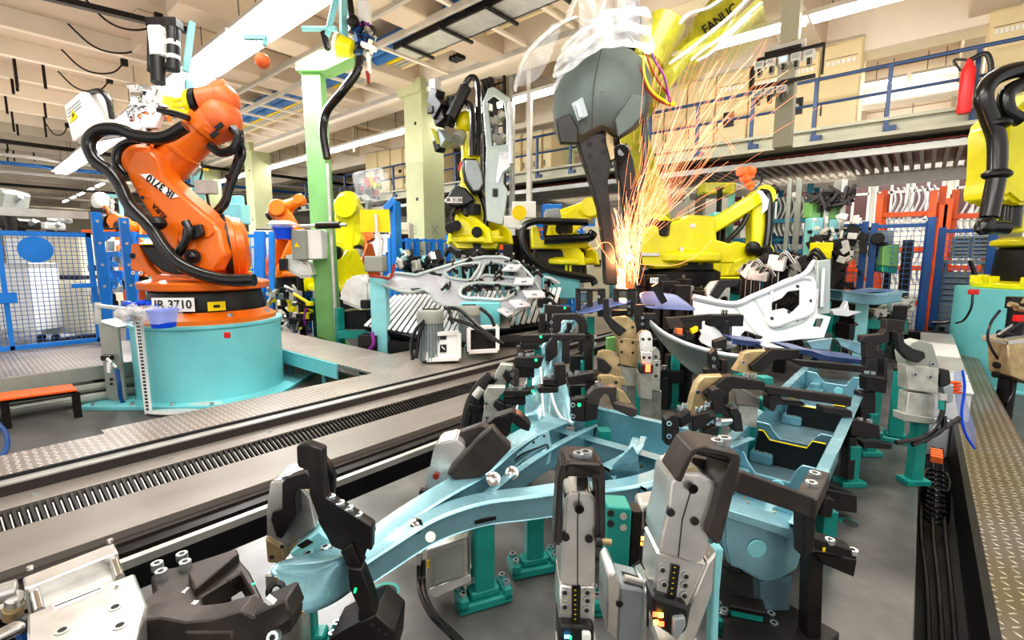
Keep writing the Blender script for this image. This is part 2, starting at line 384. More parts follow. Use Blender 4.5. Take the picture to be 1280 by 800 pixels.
def lights(Y, z, x0, x1, n, gap, lab, grp, hot=False, wd=.12):
 L = (x1-x0)/n; first = None
 for i in range(n):
  a = x0+L*i+gap/2; e = x0+L*(i+1)-gap/2
  if first is None:
   t = thing('tube_light', lab, 'ceiling light', (a, Y, z), 0, grp)
   m = MB().use('trunking'); m.bb(a, e, Y-wd*.9, Y+wd*.9, z+.03, z+.10); m.build('housing', t)
   m = MB().use('tube_hot' if hot else 'tube'); m.bb(a+.03, e-.03, Y-wd/2, Y+wd/2, z-.03, z+.03); m.build('tube', t)
   for q in (a+.3, e-.3): m = MB().use('black_steel'); m.cyl((q, Y, z+.1), (q, Y, H), .008, n=6); m.build('hanger', t)
   first = t
  else: dup(first, (a, Y, z))
lights(3.95, 5.5, -31, -6.9, 9, .12, 'very bright fluorescent tube light in the dazzling row above the orange robot', 'row of dazzling lights over the orange robot', True, .4)
lights(9.5, 5.42, -34, 0.4, 16, .04, 'fluorescent tube light in the long continuous row below the concrete beams', 'long continuous light row through the middle of the hall', False, .18)
lights(14.3, 6.36, -1.55, .45, 2, .1, 'fluorescent tube light behind the gantry railing, upper row', 'upper light row behind the gantry railing', wd=.16)
lights(17.0, 6.3, -1.75, .36, 2, .1, 'fluorescent tube light in the row behind the gantry railing', 'lights behind the gantry railing', wd=.16)
lights(20.0, 5.4, -5, 1, 3, .1, 'low fluorescent tube light seen through the gantry railing gap', 'low lights seen through the gantry gap', wd=.16)
lights(-.6, 5.6, -44, -24, 5, 2.2, 'short fluorescent tube light far off at the left side of the hall', 'far left hall lights')
lights(6.5, 5.9, -52, -30, 7, 1.2, 'small distant fluorescent tube light beyond the blue fence', 'distant lights beyond the blue fence')
GY = 12.0
def zg(px, py, Y=GY): return pY(px, py, Y).z
z1 = zg(1214, 138); z0 = zg(1140, 166)
t = thing('steel_gantry', 'grey green steel gantry beam crossing the hall with louvred underside', 'gantry', (-3, GY, z0))
m = MB().use('mezz_grey'); m.bb(-24, 3.2, GY-.12, GY+.12, z0, z1+.05); m.bb(-24, 3.2, GY-.28, GY+.12, z0-.04, z0+.03); m.bb(-24, 3.2, GY-.2, GY+.12, z1+.0, z1+.06); m.build('girder', t)
m = MB().use('mezz_grey'); m.bb(-24, 3.2, GY+.12, GY+4, z1-.12, z1); m.build('deck', t)
m = MB().use('trunking')
for i in range(120): m.bb(-20+.19*i, -20+.19*i+.07, GY+.3, GY+3.4, z0-.26, z0-.14)
m.build('louvre', t)
m = MB().use('galv'); m.bb(-22, 3, GY+3.5, GY+3.7, z0-.5, z0-.2); m.bb(-22, 3, GY+.14, GY+.26, z0-.3, z0-.18); m.build('cable_duct', t)
m = MB().use('red_dark'); m.bb(-14, 3.0, GY+.4, GY+3.4, z0-.1, z0-.08); m.build('underside_sheet', t)
for X in (-17, -11.2, -5.4, 2.4): m = MB().use('mezz_grey'); m.bb(X-.12, X+.12, GY+3.2, GY+3.44, 0, z0); m.build('leg', t)
t = thing('guard_railing', 'dark blue tubular guard railing along the edge of the steel gantry', 'railing', (-3, GY-.16, z1))
zt = zg(1214, 64); zm = zg(1214, 100)
m = MB().use('rail_blue'); m.cyl((-24, GY-.16, zt), (3.2, GY-.16, zt), .035, n=8); m.build('top_rail', t)
m = MB().use('rail_blue'); m.cyl((-24, GY-.16, zm), (3.2, GY-.16, zm), .028, n=8); m.build('mid_rail', t)
for i in range(22):
 X = 1.62-1.19*i
 m = MB().use('rail_blue'); m.bb(X-.035, X+.035, GY-.19, GY-.13, z1-.22, zt); m.bb(X-.04, X+.16, GY-.2, GY-.12, z1-.26, z1-.10); m.build('post', t)
CY = 13.1
def cab(px0, px1, top, lab, holes=True, meter=False):
 a = pY(px0, 150, CY).x; e = pY(px1, 150, CY).x; zt = pY(px1, top, CY).z
 t = thing('control_cabinet', lab, 'cabinet', ((a+e)/2, CY+.3, z1), 0, 'control cabinets standing on the gantry')
 m = MB().use('cream'); m.bb(a+.01, e-.01, CY, CY+.7, z1, zt); m.use('galv'); m.bb(a, e, CY-.01, CY+.7, zt, zt+.05); m.build('body', t, bevel=.01)
 hh = zt-z1
 m = MB().use('cream'); m.bb(a+.03, e-.03, CY-.03, CY, z1+.06, z1+hh*.62); dr = m.build('door', t, bevel=.006)
 m = MB().use('black'); m.bb(a+.07, a+.10, CY-.05, CY-.03, z1+hh*.28, z1+hh*.4); m.build('handle', dr)
 m = MB().use('cream'); m.bb(a+.03, e-.03, CY-.03, CY, z1+hh*.645, zt-.04); m.build('upper_panel', t, bevel=.006)
 if holes:
  m = MB().use('galv')
  w = e-a; n = 6
  m.use('black_steel'); m.bb(a+w*.12, a+w*.88, CY-.034, CY-.03, z1+hh*.84, z1+hh*.845)
  for i in range(n): m.use('white'); x0 = a+w*(.16+.12*i); m.bb(x0, x0+w*.08, CY-.04, CY-.03, z1+hh*.78, z1+hh*.82)
  m.build('label_strip', t)
 if meter:
  m = MB().use('black'); w = e-a; m.bb(a+w*.3, a+w*.62, CY-.05, CY-.03, z1+hh*.34, z1+hh*.52); m.use('galv'); m.cyl((a+w*.46, CY-.05, z1+hh*.43), (a+w*.46, CY-.07, z1+hh*.43), .05, n=12); m.build('switch', dr)
cab(1020, 1072, 48, 'cream control cabinet at the right end of the gantry row, stepping up highest', True)
cab(975, 1020, 62, 'cream control cabinet behind the hanging lamp rig with black switch', True, True)
cab(934, 975, 78, 'cream control cabinet left of the hanging lamp rig', True)
cab(893, 934, 86, 'cream control cabinet with black rotary switch left of the lamp rig', True, True)
cab(858, 893, 98, 'cream control cabinet behind the sparks', False)
cab(830, 858, 106, 'cream control cabinet just right of the grey hanging tool', False)
cab(800, 830, 112, 'narrow cream control cabinet beside the grey hanging tool', False)
cab(1222, 1275, 6, 'tall cream control cabinet at the far right of the gantry', True)
for i in range(6):
 cab(455+16*i, 470+16*i, 190-2.5*i, 'small cream control cabinet on the far left stretch of gantry, seen between columns', False)
for i in range(4):
 cab(640+13*i, 652+13*i, 168-2*i, 'cream control cabinet behind the railing right of the door frame', False)
p = pY(1208, 110, GY-.35)
t = thing('gas_bottle', 'red bottle with grey hoses hanging on the gantry railing', 'bottle', (p.x, p.y, p.z-.4))
m = MB().use('red'); m.lathe((p.x, p.y, p.z-.42), (0, 0, 1), [(.08, 0), (.1, .05), (.1, .7), (.05, .82), (.03, .9)]); m.build('body', t)
m = MB().use('black'); m.tube([(p.x, p.y, p.z+.45), (p.x+.2, p.y, p.z+.5), (p.x+.28, p.y, p.z+.2), (p.x+.16, p.y, p.z+.05)], .04); m.tube([(p.x, p.y, p.z+.45), (p.x-.2, p.y, p.z+.5), (p.x-.1, p.y, p.z+.3)], .02); m.build('hose', t)
Yp = 9.0
p = pY(978, 185, Yp); q = pY(984, 0, Yp)
t = thing('hanging_post', 'grey square steel post hanging from the roof in front of the gantry', 'post', (p.x, Yp, p.z))
m = MB().use('mezz_grey'); m.bb(p.x-.13, p.x+.13, Yp-.1, Yp+.1, p.z, H+.05); m.build('shaft', t, bevel=.01)
zc = pY(980, 100, Yp).z
m = MB().use('galv'); m.bb(p.x-.25, p.x+.25, Yp-.16, Yp-.1, zc+.35, zc+.5); m.build('clamp_plate', t)
zr = pY(980, 88, Yp).z
t = thing('lamp_rig', 'frame of small grey spotlights with one lit lamp hung on the steel post', 'lamp rig', (p.x, Yp-.2, zr-.3))
m = MB().use('black_steel')
for z_, a, e in ((zr+.18, -.42, .5), (zr-.24, -.45, .42), (zr+.24, -.3, .2)): m.bar((p.x+a, Yp-.2, z_), (p.x+e, Yp-.2, z_), .05, .05)
m.bb(p.x-.5, p.x-.44, Yp-.24, Yp-.16, zr-.26, zr+.1); m.bb(p.x+.49, p.x+.52, Yp-.22, Yp-.18, zr-.24, zr+.2); m.build('frame', t)
for k, dz in ((0, .05), (1, -.38)):
 for i in range(5 if k == 0 else 3):
  X = p.x-.34+.17*i
  m = MB().use('galv'); m.bb(X-.07, X+.07, Yp-.36, Yp-.2, zr+dz-.055, zr+dz+.055); m.use('led_blue' if (k == 0 and i == 2) else 'motor_grey'); m.bb(X-.05, X+.05, Yp-.37, Yp-.36, zr+dz-.035, zr+dz+.035); m.use('black'); m.bb(X-.03, X+.03, Yp-.33, Yp-.25, zr+dz-.16, zr+dz-.05); m.build('spotlight', t, bevel=.01)
def ydir(px, py, z): return pz(px, py, z).y
y_b = ydir(420, 92, 6.3)
for k, (dy, rr, mt_, nm) in enumerate([(0, .16, 'pipe_blue', 'large blue'), (.36, .16, 'pipe_blue', 'second large blue'), (.7, .05, 'yellow_warm', 'thin yellow'), (.84, .05, 'galv', 'thin grey'), (.98, .05, 'galv', 'thin silver'), (1.12, .05, 'cream', 'thin cream')]):
 o = MB().use(mt_); o.cyl((-34, y_b+dy, 6.45), (-4.5, y_b+dy, 6.45), rr, n=12)
 tag(o.build('ceiling_pipe'), nm+' pipe in the bundle running under the roof left of the beams', 'pipe', 'pipes running under the roof')
t = thing('cable_ladder', 'pale metal ladder rack carrying the blue pipes under the roof', 'pipe rack', (-12, y_b, 6.2))
m = MB().use('ceiling_rib')
for k in range(22): m.bar((-32+1.25*k, y_b-1.3, 6.2), (-32+1.25*k, y_b+1.7, 6.2), .09, .06)
m.build('crossbar', t)
m = MB().use('trunking')
for dy in (-1.3, -.5, 1.7): m.bar((-33, y_b+dy, 6.13), (-4.5, y_b+dy, 6.13), .08, .12)
m.build('side_rail', t)
ya = ydir(575, 32, 6.1)
t = thing('cable_tray', 'perforated metal cable tray under the beams above the door frame robot', 'cable tray', (-6, ya, 6.0))
m = MB().use('galv'); m.bb(-9, -2.2, ya-.3, ya+.3, 6.0, 6.02); m.build('tray_bottom', t)
for s_ in (-1, 1):
 m = MB().use('black_steel'); m.bb(-9, -2.2, ya+s_*.31-.02, ya+s_*.31+.02, 6.0, 6.12); m.build('side_rail', t)
for i in range(6): m = MB().use('black_steel'); m.bar((-8.6+1.2*i, ya-.45, 5.96), (-8.6+1.2*i, ya+.45, 5.96), .06, .05); m.bar((-8.6+1.2*i, ya, 5.96), (-8.6+1.2*i, ya, H), .03, .03); m.build('bracket', t)
p = pY(617, 110, 9.2)
t = thing('vertical_cable_ladder', 'vertical cable ladder with thick black cable bundle behind the door frame', 'cable ladder', (p.x, 9.2, 2.9))
m = MB().use('black_steel')
for s_ in (-.35, .35): m.bb(p.x+s_-.03, p.x+s_+.03, 9.17, 9.23, 2.9, H-.2)
for i in range(18): m.bb(p.x-.35, p.x+.35, 9.18, 9.22, 3.0+.2*i, 3.03+.2*i)
m.build('ladder', t)
m = MB().use('rubber')
for s_ in (-.12, 0, .12): m.tube([(p.x+s_, 9.1, 2.6), (p.x+s_, 9.1, 5.4), (p.x+s_-.3, 9.0, 6.2), (p.x+s_-.8, 8.6, 6.5)], .07)
m.build('cable_bundle', t)
p = pY(640, 200, 9.4)
for k, X in enumerate((p.x, p.x+.55)):
 o = MB().use('trunking' if k else 'galv'); o.bb(X-.06, X+.06, 9.36, 9.44, 2.2, H-.1)
 tag(o.build('vertical_duct'), ['slim grey vertical duct right of the door frame', 'slim brown vertical duct beside the railing right of the door frame'][k], 'duct')
for i, (px, py, Y, top) in enumerate([(443, 190, 9.8, 0), (383, 200, 11, 0), (455, 160, 12, 0), (512, 120, 8.6, 0), (602, 60, 9, 0), (158, 215, 8, 0)]):
 p = pY(px, py, Y); o = MB().use(['trunking', 'black_steel', 'cream'][i % 3]); o.bb(p.x-.03, p.x+.03, Y-.03, Y+.03, p.z, H+.05)
 tag(o.build('drop_rod'), 'thin rod hanging down from the roof structure', 'rod', 'thin rods hanging from the roof')
for i, (py, z, mt_) in enumerate([(193, 5.6, 'trunking'), (203, 5.6, 'pipe_blue'), (214, 5.5, 'trunking'), (230, 5.4, 'black_steel'), (243, 5.4, 'trunking'), (176, 5.9, 'black_steel'), (256, 5.3, 'ceiling_rib')]):
 X = pz(0, py, z).x; o = MB().use(mt_); o.bar((X, -2, z), (X, 26, z), .14, .14)
 tag(o.build('overhead_trunking'), ['brown', 'blue', 'lower brown', 'dark', 'thin brown', 'upper dark', 'pale'][i]+' overhead trunking run crossing the far left of the hall', 'trunking')
a = pz(75, 0, 6.1); bq = pz(187, 27, 6.1)
o = MB().use('black_steel'); o.bar(a+(a-bq)*.4, bq+(bq-a)*.5, .14, .1)
tag(o.build('overhead_trunking'), 'black overhead trunking at the top left above the orange robot gripper', 'trunking')
for i, (px, py, s_) in enumerate([(155, 28, 1.0), (136, 58, 1.1), (119, 85, 1.0), (107, 108, .9), (72, 165, .5)]):
 p = pz(px, py, 6.3); o = MB().use('black_steel'); w = .6*s_
 o.tube([p+V3(0, -w, .25), p+V3(0, -w*.5, -.05), p+V3(0, 0, -.12), p+V3(0, w*.6, 0), p+V3(0, w, .3)], .02, n=6); o.use('black'); o.box(p+V3(0, w, .3), (.12, .14, .16))
 tag(o.build('cable_loop'), 'dark cable loop hanging below the ribbed ceiling at the left', 'cable', 'cable loops under the ribbed ceiling')
for i in range(14):
 px = random.choice([12, 25, 45, 60, 20, 66, 95]); p = pz(px, 130+random.random()*90, 5.6)
 o = MB().use('black_steel'); o.bb(p.x-.03, p.x+.03, p.y-.03, p.y+.03, 6.1, H+.05)
 tag(o.build('drop_rod'), 'short dark rod below the roof at the far left', 'rod', 'short dark rods under the far left roof')
for i in range(16):
 Y = 14+random.random()*10; z = 4.6+random.random()*1.6; a = -28+random.random()*14
 o = MB().use(random.choice(['trunking', 'black_steel', 'cream', 'galv']));
 if i % 2: o.bar((a, Y, z), (a+9, Y, z), .1, .1)
 else: o.bar((a, 13, z), (a, 25, z), .12, .12)
 tag(o.build('overhead_trunking'), 'thin overhead pipe run in the far bay behind the columns', 'pipe', 'overhead pipe runs in the far bay')
# ================================================================ WALKWAYS, PIT, BASE PLATE
XL1, XL2 = -4.19, -3.78
def simple(nm, mb, lab, cat, **k): return tag(mb.build(nm, **k), lab, cat)
t = thing('left_walkway', 'long tread plate walkway left of the fixture with dark brown side', 'walkway', (-4, 3, 0))
m = MB().use('tread'); m.bb(XL1, XL2, -1.5, 12, .375, .40); m.bb(-4.30, XL1, 0.60, 12, .375, .40); m.bb(-5.0, -4.30, 2.8, 3.6, .375, .40); m.bb(-5.0, -4.3, 3.6, 12, .375, .4); m.build('tread_plate', t)
m = MB().use('black'); m.bb(XL2, XL2+.02, -1.5, 12, .33, .405); m.build('rubber_edge', t)
m = MB().use('galv'); m.bb(XL2+.02, XL2+.10, -1.5, 12, .3, .385); m.use('rail_brown'); m.bb(XL2+.05, XL2+.105, -1.5, 12, .17, .375); m.build('side_rail', t)
m = MB().use('black_steel'); m.bb(XL1+.02, XL2-.02, -1.5, 12, 0, .37); m.build('substructure', t)
X3 = XL2+.105
zl = pX(200, 570, X3).z
t = thing('machine_bed', 'grey machine bed beside the pit with row of bolts and a cable chain slot', 'machine bed', (-3, 3, 0))
m = MB().use('platform'); m.bb(X3, X3+.19, -1.5, 12, 0, zl);
XA = X3+.19
X6 = pz(180, 653, zl-.05).x
m.bb(XA+.16, X6, -1.5, 12, 0, zl-.05); m.use('rail_brown'); m.bb(XA, XA+.16, -1.5, 12, 0, zl-.16); m.build('bed', t, bevel=.004)
m = MB().use('bolt')
for k in range(12): m.cyl((X3+.1, .2+.62*k, zl), (X3+.1, .2+.62*k, zl+.012), .018, n=8)
m.build('bolt', t)
m = MB()
for k in range(300):
 y = -.6+.032*k; m.use('black_steel'); m.bar((XA+.01, y, zl-.01), (XA+.15, y+.012, zl-.08), .013, .02); m.use('galv'); m.bar((XA+.03, y+.02, zl-.03), (XA+.14, y+.026, zl-.085), .006, .012)
t2 = m.build('cable_chain', t)
m = MB().use('rail_brown'); m.bb(X6, X6+.05, -1.5, 12, .1, zl-.09); m.bb(X6+.05, X6+.22, -1.5, 12, .0, .14); m.use('black_steel'); m.bb(X6+.07, X6+.14, -1.5, 12, .1, .22); m.build('slide_rail', t)
XB = pz(240, 668, .22).x
m = MB().use('galv'); m.bb(XB-.02, XB+.02, -1.5, 12, .18, .22); m.use('black'); m.bb(XB-.10, XB+.02, -1.5, 12, 0, .18); m.build('guide_rail', t)
m = MB().use('black'); m.bb(X6+.2, -2.17, -1.5, 12, 0.0, .03); simple('pit_liner', m, 'black bottom of the pit between machine bed and fixture plate', 'pit')
t = thing('base_plate', 'large scuffed grey steel base plate carrying the welding fixture', 'base plate', (-1, 4, 0))
m = MB().use('steel_plate'); m.bb(-2.17, .08, -.3, 9.5, .29, .35); m.build('plate_top', t, bevel=.004)
m = MB().use('black_steel'); m.bb(-2.1, 0.0, -.2, 9.4, 0, .29); m.build('frame', t)
for i, (px, py, r_) in enumerate([(481, 740, .055), (1061, 653, .04), (695, 697, .035), (860, 690, .03)]):
 p = pz(px, py, .35); m = MB().use('teal'); m.lathe((p.x, p.y, .3505), (0, 0, 1), [(r_, 0), (r_, .0012)]); m.use('dark_hole'); m.lathe((p.x+.006, p.y-.006, .352), (0, 0, 1), [(r_*.85, 0), (r_*.85, .0006)]); m.build('bore', t)
t = thing('right_walkway', 'worn tread plate walkway right of the fixture with yellowish wear', 'walkway', (.45, 5, 0))
m = MB().use('tread_yellow'); m.bb(.29, .62, -.5, 14, .325, .35); m.build('tread_plate', t)
m = MB().use('black'); m.bb(.27, .30, -.5, 14, 0, .36); m.build('edge', t)
m = MB().use('black_steel'); m.bb(.3, .6, -.5, 14, 0, .32); m.build('substructure', t)
m = MB().use('black'); m.bb(.08, .27, -.3, 12, 0, .05); simple('cable_trench', m, 'black cable trench between base plate and right walkway', 'trench')
for k in range(7):
 m = MB().use('rubber'); cx, cy = .175, 3.65+.03*k; zz = .12+.02*k
 m.tube([(cx+.06*math.cos(a_), cy+.2*math.sin(a_), zz+.01*math.sin(3*a_)) for a_ in [2*PI*j/12 for j in range(13)]], .008, n=6)
 tag(m.build('coiled_cable'), 'coiled black cable lying in the trench beside the base plate', 'cable', 'coiled cables in the trench')
for k in range(4):
 m = MB().use('orange_cast'); m.bb(.14, .2, 3.98+.05*k, 4.01+.05*k, .3, .34)
 tag(m.build('cable_connector'), 'small orange cable connector in the trench beside the base plate', 'connector', 'orange connectors in the trench')
for k in range(3):
 m = MB().use('black_steel'); m.tube([(.12+.05*k, 8, .1), (.13+.05*k, 5, .12), (.11+.05*k, 3.4, .14), (.14+.04*k, 2.6, .1), (.15+.03*k, .5, .08)], .01, n=6)
 tag(m.build('trench_cable'), 'grey cable running along the black trench', 'cable', 'grey cables along the trench')
t = thing('cross_walkway', 'tread plate walkway with turquoise side joining the long walkway by the green post', 'walkway', (-6, 3.1, 0))
m = MB().use('tread'); m.bb(-12, -5.0, 2.80, 3.52, .375, .401); m.build('tread_plate', t)
m = MB().use('turquoise'); m.bb(-12, -5.0, 2.78, 2.80, .22, .395); m.build('fascia', t)
for X in (-5.6, -6.5, -7.6): m = MB().use('turquoise'); m.cyl((X, 2.95, 0), (X, 2.95, .36), .03, n=8); m.cyl((X, 2.95, 0), (X, 2.95, .015), .08, n=12); m.build('leg', t)
t = thing('rear_walkway', 'grey edged tread plate walkway in front of the blue mesh fence', 'walkway', (-7.8, 0, 0))
m = MB().use('tread'); m.bb(-8.77, -6.95, -4, 2.8, .375, .402); m.build('tread_plate', t)
m = MB().use('grey_paint'); m.bb(-6.95, -6.92, -4, 2.8, .25, .40); m.build('fascia', t)
for Y in (-2, -1, 0, 1, 2): m = MB().use('black_steel'); m.bb(-7.05, -6.97, Y-.04, Y+.04, 0, .37); m.build('leg', t)
for k, z in enumerate((.08, .17)):
 m = MB().use('grey_paint'); m.cyl((-6.8-.1*k, -4, z), (-6.8-.1*k, 1.9, z), .05, n=10)
 tag(m.build('floor_pipe'), 'grey pipe running along the floor below the rear walkway', 'pipe', 'pipes below the rear walkway')
# ================================================================ ORANGE ROBOT ON TURQUOISE PEDESTAL
DR = 5.8
def K(px, py, b=0.0): return pd(px, py, DR-b)
pc = pd(262, 400, DR); cx, cy = pc.x, pc.y
TOW = -FH; RT = CR.copy(); UPv = V3(0, 0, 1)
t = thing('robot_pedestal', 'large round turquoise pedestal under the orange robot', 'pedestal', (cx, cy, 0))
zt = .875
m = MB().use('turquoise'); m.lathe((cx, cy, 0), (0, 0, 1), [(.80, 0), (.80, .03), (.77, .05), (.77, zt-.05), (.79, zt-.03), (.79, zt), (0.0, zt)], n=48); m.build('drum', t)
m = MB().use('turquoise'); fr = Matrix.Rotation(YAW, 3, 'Z')
m.box((cx, cy, .02), (1.9, 1.7, .04), R=fr); m.build('foot_plate', t, bevel=.004)
for i in range(5):
 p = V3(cx, cy, .04)+RT*(-.8+.42*i)+TOW*.8; m = MB(); m.bolt(p, (0, 0, 1), .025, .03); m.build('anchor_bolt', t)
m = MB().use('red'); p = K(284, 419, .80); m.box(p, (.06, .03, .06), R=fr); m.build('red_switch', t, bevel=.006)
m = MB().use('silver_cloth')
rnd = random.Random(3)
pl = pz(235, 508, .03)
m.ball(pz(225, 515, .03), .1, (3.6, .9, .25), n=18, R=fr); m.ball(pz(255, 505, .03), .1, (2.4, .8, .22), n=16, R=fr)
o = m.build('weld_dust', None);
tag(o, 'heap of silvery weld dust at the foot of the turquoise pedestal', 'dust', kind='stuff')
R0 = thing('orange_robot', 'orange industrial robot marked IR 3710 on the turquoise pedestal', 'robot', (cx, cy, zt))
m = MB().use('orange'); m.lathe((cx, cy, zt), (0, 0, 1), [(.73, 0), (.73, .05), (.66, .09), (.62, .13), (0.01, .13)], n=40)
BR = m.build('base_ring', R0)
for i in range(8):
 a = i*PI/4; m = MB(); m.bolt((cx+.67*math.cos(a), cy+.67*math.sin(a), zt+.075), (0, 0, 1), .03, .035); m.build('bolt', BR)
m = MB().use('black'); m.lathe((cx, cy, zt+.12), (0, 0, 1), [(.62, 0), (.63, .04), (.58, .22), (.55, .23), (0.01, .23)], n=40); m.build('base_cone', R0)
TV = V3(-cx, -cy, 0).normalized(); RV = V3(-TV.y, TV.x, 0)
def cone_plate(nm, phi, z, w, h, mt, r=.632):
 n_ = TV*math.cos(phi)-RV*math.sin(phi); u_ = RV*math.cos(phi)+TV*math.sin(phi); c = V3(cx, cy, z)+n_*r
 m = MB().use(mt); m.prism([c-u_*w/2-UPv*h/2, c+u_*w/2-UPv*h/2, c+u_*w/2+UPv*h/2, c-u_*w/2+UPv*h/2], n_*.008); return m.build(nm, R0), c+n_*.012, u_
nb, c_, u_ = cone_plate('number_plate', .52, 1.10, .44, .15, 'paper'); text(nb, 'lettering', 'IR 3710', c_, u_, UPv, .125, bold=.002)
st_, c_, u_ = cone_plate('warning_sticker', -.12, 1.07, .17, .1, 'yellow_warm')
m = MB().use('black'); m.bar(c_-u_*.03, c_+u_*.03, .03, .002, up=u_.cross(UPv)); m.build('printed_mark', st_)
zc = zt+.35
m = MB().use('orange'); m.lathe((cx, cy, zc), (0, 0, 1), [(.58, 0), (.67, .02), (.68, .1), (.55, .13), (0.01, .13)], n=40)
m.prism([K(x, y, .46) for x, y in [(163, 305), (172, 304), (178, 318), (186, 333), (196, 343), (240, 349), (310, 346), (314, 356), (195, 357), (186, 344), (163, 337)]], -TOW*.10)
m.prism([K(x, y, -.3) for x, y in [(175, 300), (192, 318), (198, 336), (310, 340), (310, 350), (195, 350)]], -TOW*.10)
m.build('carousel', R0, bevel=.01)
m = MB().use('black'); m.prism([K(x, y, .44) for x, y in [(173, 306), (234, 306), (246, 343), (218, 343), (202, 339), (186, 326)]], -TOW*.66); m.prism([K(173, 307, .45), K(234, 307, .45), K(244, 300, .0), K(182, 300, .0)], (0, 0, -.03)); m.build('counterbalance', R0, bevel=.03)
m = MB().use('yellow_warm')
for x in (182, 208): m.prism([K(x-5, 306, .455), K(x+8, 306, .455), K(x+14, 300.5, .05), K(x+1, 300.5, .05)], (0, 0, .012))
m.build('stripe', R0)
for x in (168, 178):
 m = MB(); m.bolt(K(x, 341 if x == 168 else 341, .47), TOW, .02, .02); m.build('bolt', R0)
m = MB().use('black'); m.cyl(K(166, 320, .46), K(166, 320, .475), .03, n=14); m.build('cover_cap', R0)
A, B = K(226, 312, .25), K(309, 307, -.12); ax = (B-A).normalized()
m = MB().use('orange'); LL = (B-A).length
m.lathe(A, ax, [(.27, 0), (.31, .03), (.33, .08), (.35, LL*.45), (.35, LL*.62), (.37, LL*.64), (.37, LL*.78), (.35, LL*.8), (.34, LL*.92), (.26, LL), (0.01, LL)], n=40)
m.build('shoulder_housing', R0)
m = MB().use('black'); m.lathe(A+ax*LL*.6, ax, [(.392, 0), (.392, .07)], n=40); m.build('seal_band', R0)
m = MB().use('orange'); m.prism([K(x, y, .45) for x, y in [(228, 276), (262, 272), (274, 288), (280, 318), (268, 340), (240, 340), (228, 330), (240, 318), (232, 295)]], -TOW*.2); m.build('shoulder_bracket', R0, bevel=.03)
m = MB().use('black'); m.cyl(K(241, 320, .40), K(241, 321, .53), .085, .075, n=20); m.use('rubber'); m.ball(K(241, 321, .52), .06, n=12); m.build('axis_motor', R0)
m = MB().use('black'); m.prism([K(x, y, .53) for x, y in [(228, 285), (250, 280), (254, 292), (245, 298), (238, 300), (226, 303)]], -TOW*.05); m.build('cable_socket', R0, bevel=.008)
low = [(157, 186), (186, 184), (196, 196), (203, 220), (222, 238), (250, 262), (268, 276), (272, 292), (262, 302), (228, 296), (224, 322), (209, 310), (193, 280), (172, 248), (158, 222), (152, 206)]
m = MB().use('orange'); m.prism([K(x, y, .47) for x, y in low], -TOW*.36); LA = m.build('lower_arm', R0, bevel=.045, seg=3)
d1 = (K(216, 247, 0)-K(183, 215, 0)).normalized()
m = MB().use('paper'); pl_ = [K(x, y, .476) for x, y in [(175, 218), (187, 217), (224, 246), (213, 248)]]
m.prism(pl_, TOW*.004); nb = m.build('number_plate', R0)
dd = (K(178, 218, 0)-K(218, 247, 0)).normalized()
text(nb, 'lettering', 'IR 3710', K(200.5, 232.5, .487), dd, dd.cross(TOW)*-1, .115, bold=.003)
dk = (K(176, 246, 0)-K(209, 280, 0)).normalized()
text(LA, 'lettering', 'KUKA', K(199, 264, .482), dk, dk.cross(TOW)*-1, .075, bold=.003)
for x, y in ((176, 234), (186, 245), (178, 247)):
 m = MB().use('black' if x == 178 else 'orange_cast'); m.cyl(K(x, y, .46), K(x, y, .482), .02, n=12); m.build('plug', LA)
m = MB().use('orange'); m.cyl(K(180, 204, .40), K(180, 200, -.25), .2, n=30); m.build('elbow_housing', R0, bevel=.03)
a, b = K(196, 222, .12), K(262, 155, .12); L_ = (b-a).length; ax2 = (b-a)/L_
m = MB().use('orange'); m.lathe(a, ax2, [(.10, -.12), (.22, -.02), (.225, .12), (.205, L_*.45), (.215, L_*.46), (.215, L_*.50), (.20, L_*.51), (.20, L_*.86), (.225, L_*.87), (.225, L_), (.1, L_)], n=36); m.build('upper_arm', R0)
m = MB().use('orange_cast'); m.ball(K(276, 150, .1), .235, (1, 1, 1.05), n=24); m.cyl(K(259, 163, .12), K(280, 142, .1), .21, n=30); m.build('wrist_housing', R0)
m = MB().use('orange_cast'); m.ball(K(279, 126, .1), .185, n=24); m.cyl(K(250, 129, .16), K(282, 124, .1), .165, .17, n=30); m.cyl(K(268, 113, .12), K(284, 109, .1), .09, .1, n=20); m.build('wrist_hand', R0, bevel=.01)
m = MB().use('black'); m.cyl(K(245, 130, .16), K(252, 129, .16), .17, n=28); m.build('flange', R0)
m = MB()
for i in range(9):
 th = -1.3+i*.33; q = K(259, 163, .12); u, v, n_ = frame(ax2); m.bolt(q+(u*math.cos(th)+v*math.sin(th))*.2+ax2*-.03, ax2*-1, .012, .012)
m.build('flange_bolts', R0)
for k, (x, y) in enumerate(((268, 168), (274, 158))):
 m = MB().use('black'); m.box(K(x, y, .32), (.1, .02, .05), R=Matrix.Rotation(YAW, 3, 'Z') @ Matrix.Rotation(-.6, 3, 'Y')); m.build('type_plate', R0)
m = MB().use('yellow');
m.cyl(K(238, 131, .16), K(245, 130, .16), .165, n=28); m.cyl(K(212, 132, .16), K(217, 132, .16), .1, n=20)
for dy, db in ((-11, .1), (11, .1), (-10, -.12), (10, -.12)): m.bar(K(215, 132+dy*.5, .16+db*.5), K(240, 131+dy, .16+db), .05, .04)
m.bar(K(216, 132, .22), K(240, 131, .22), .05, .04); m.build('tool_adapter', R0, bevel=.006)
H1 = [(232, 158), (205, 172), (172, 170), (150, 162), (125, 163), (111, 178), (118, 200), (138, 216), (150, 232), (163, 258), (188, 284), (204, 308), (222, 328), (250, 342), (285, 350), (318, 350)]
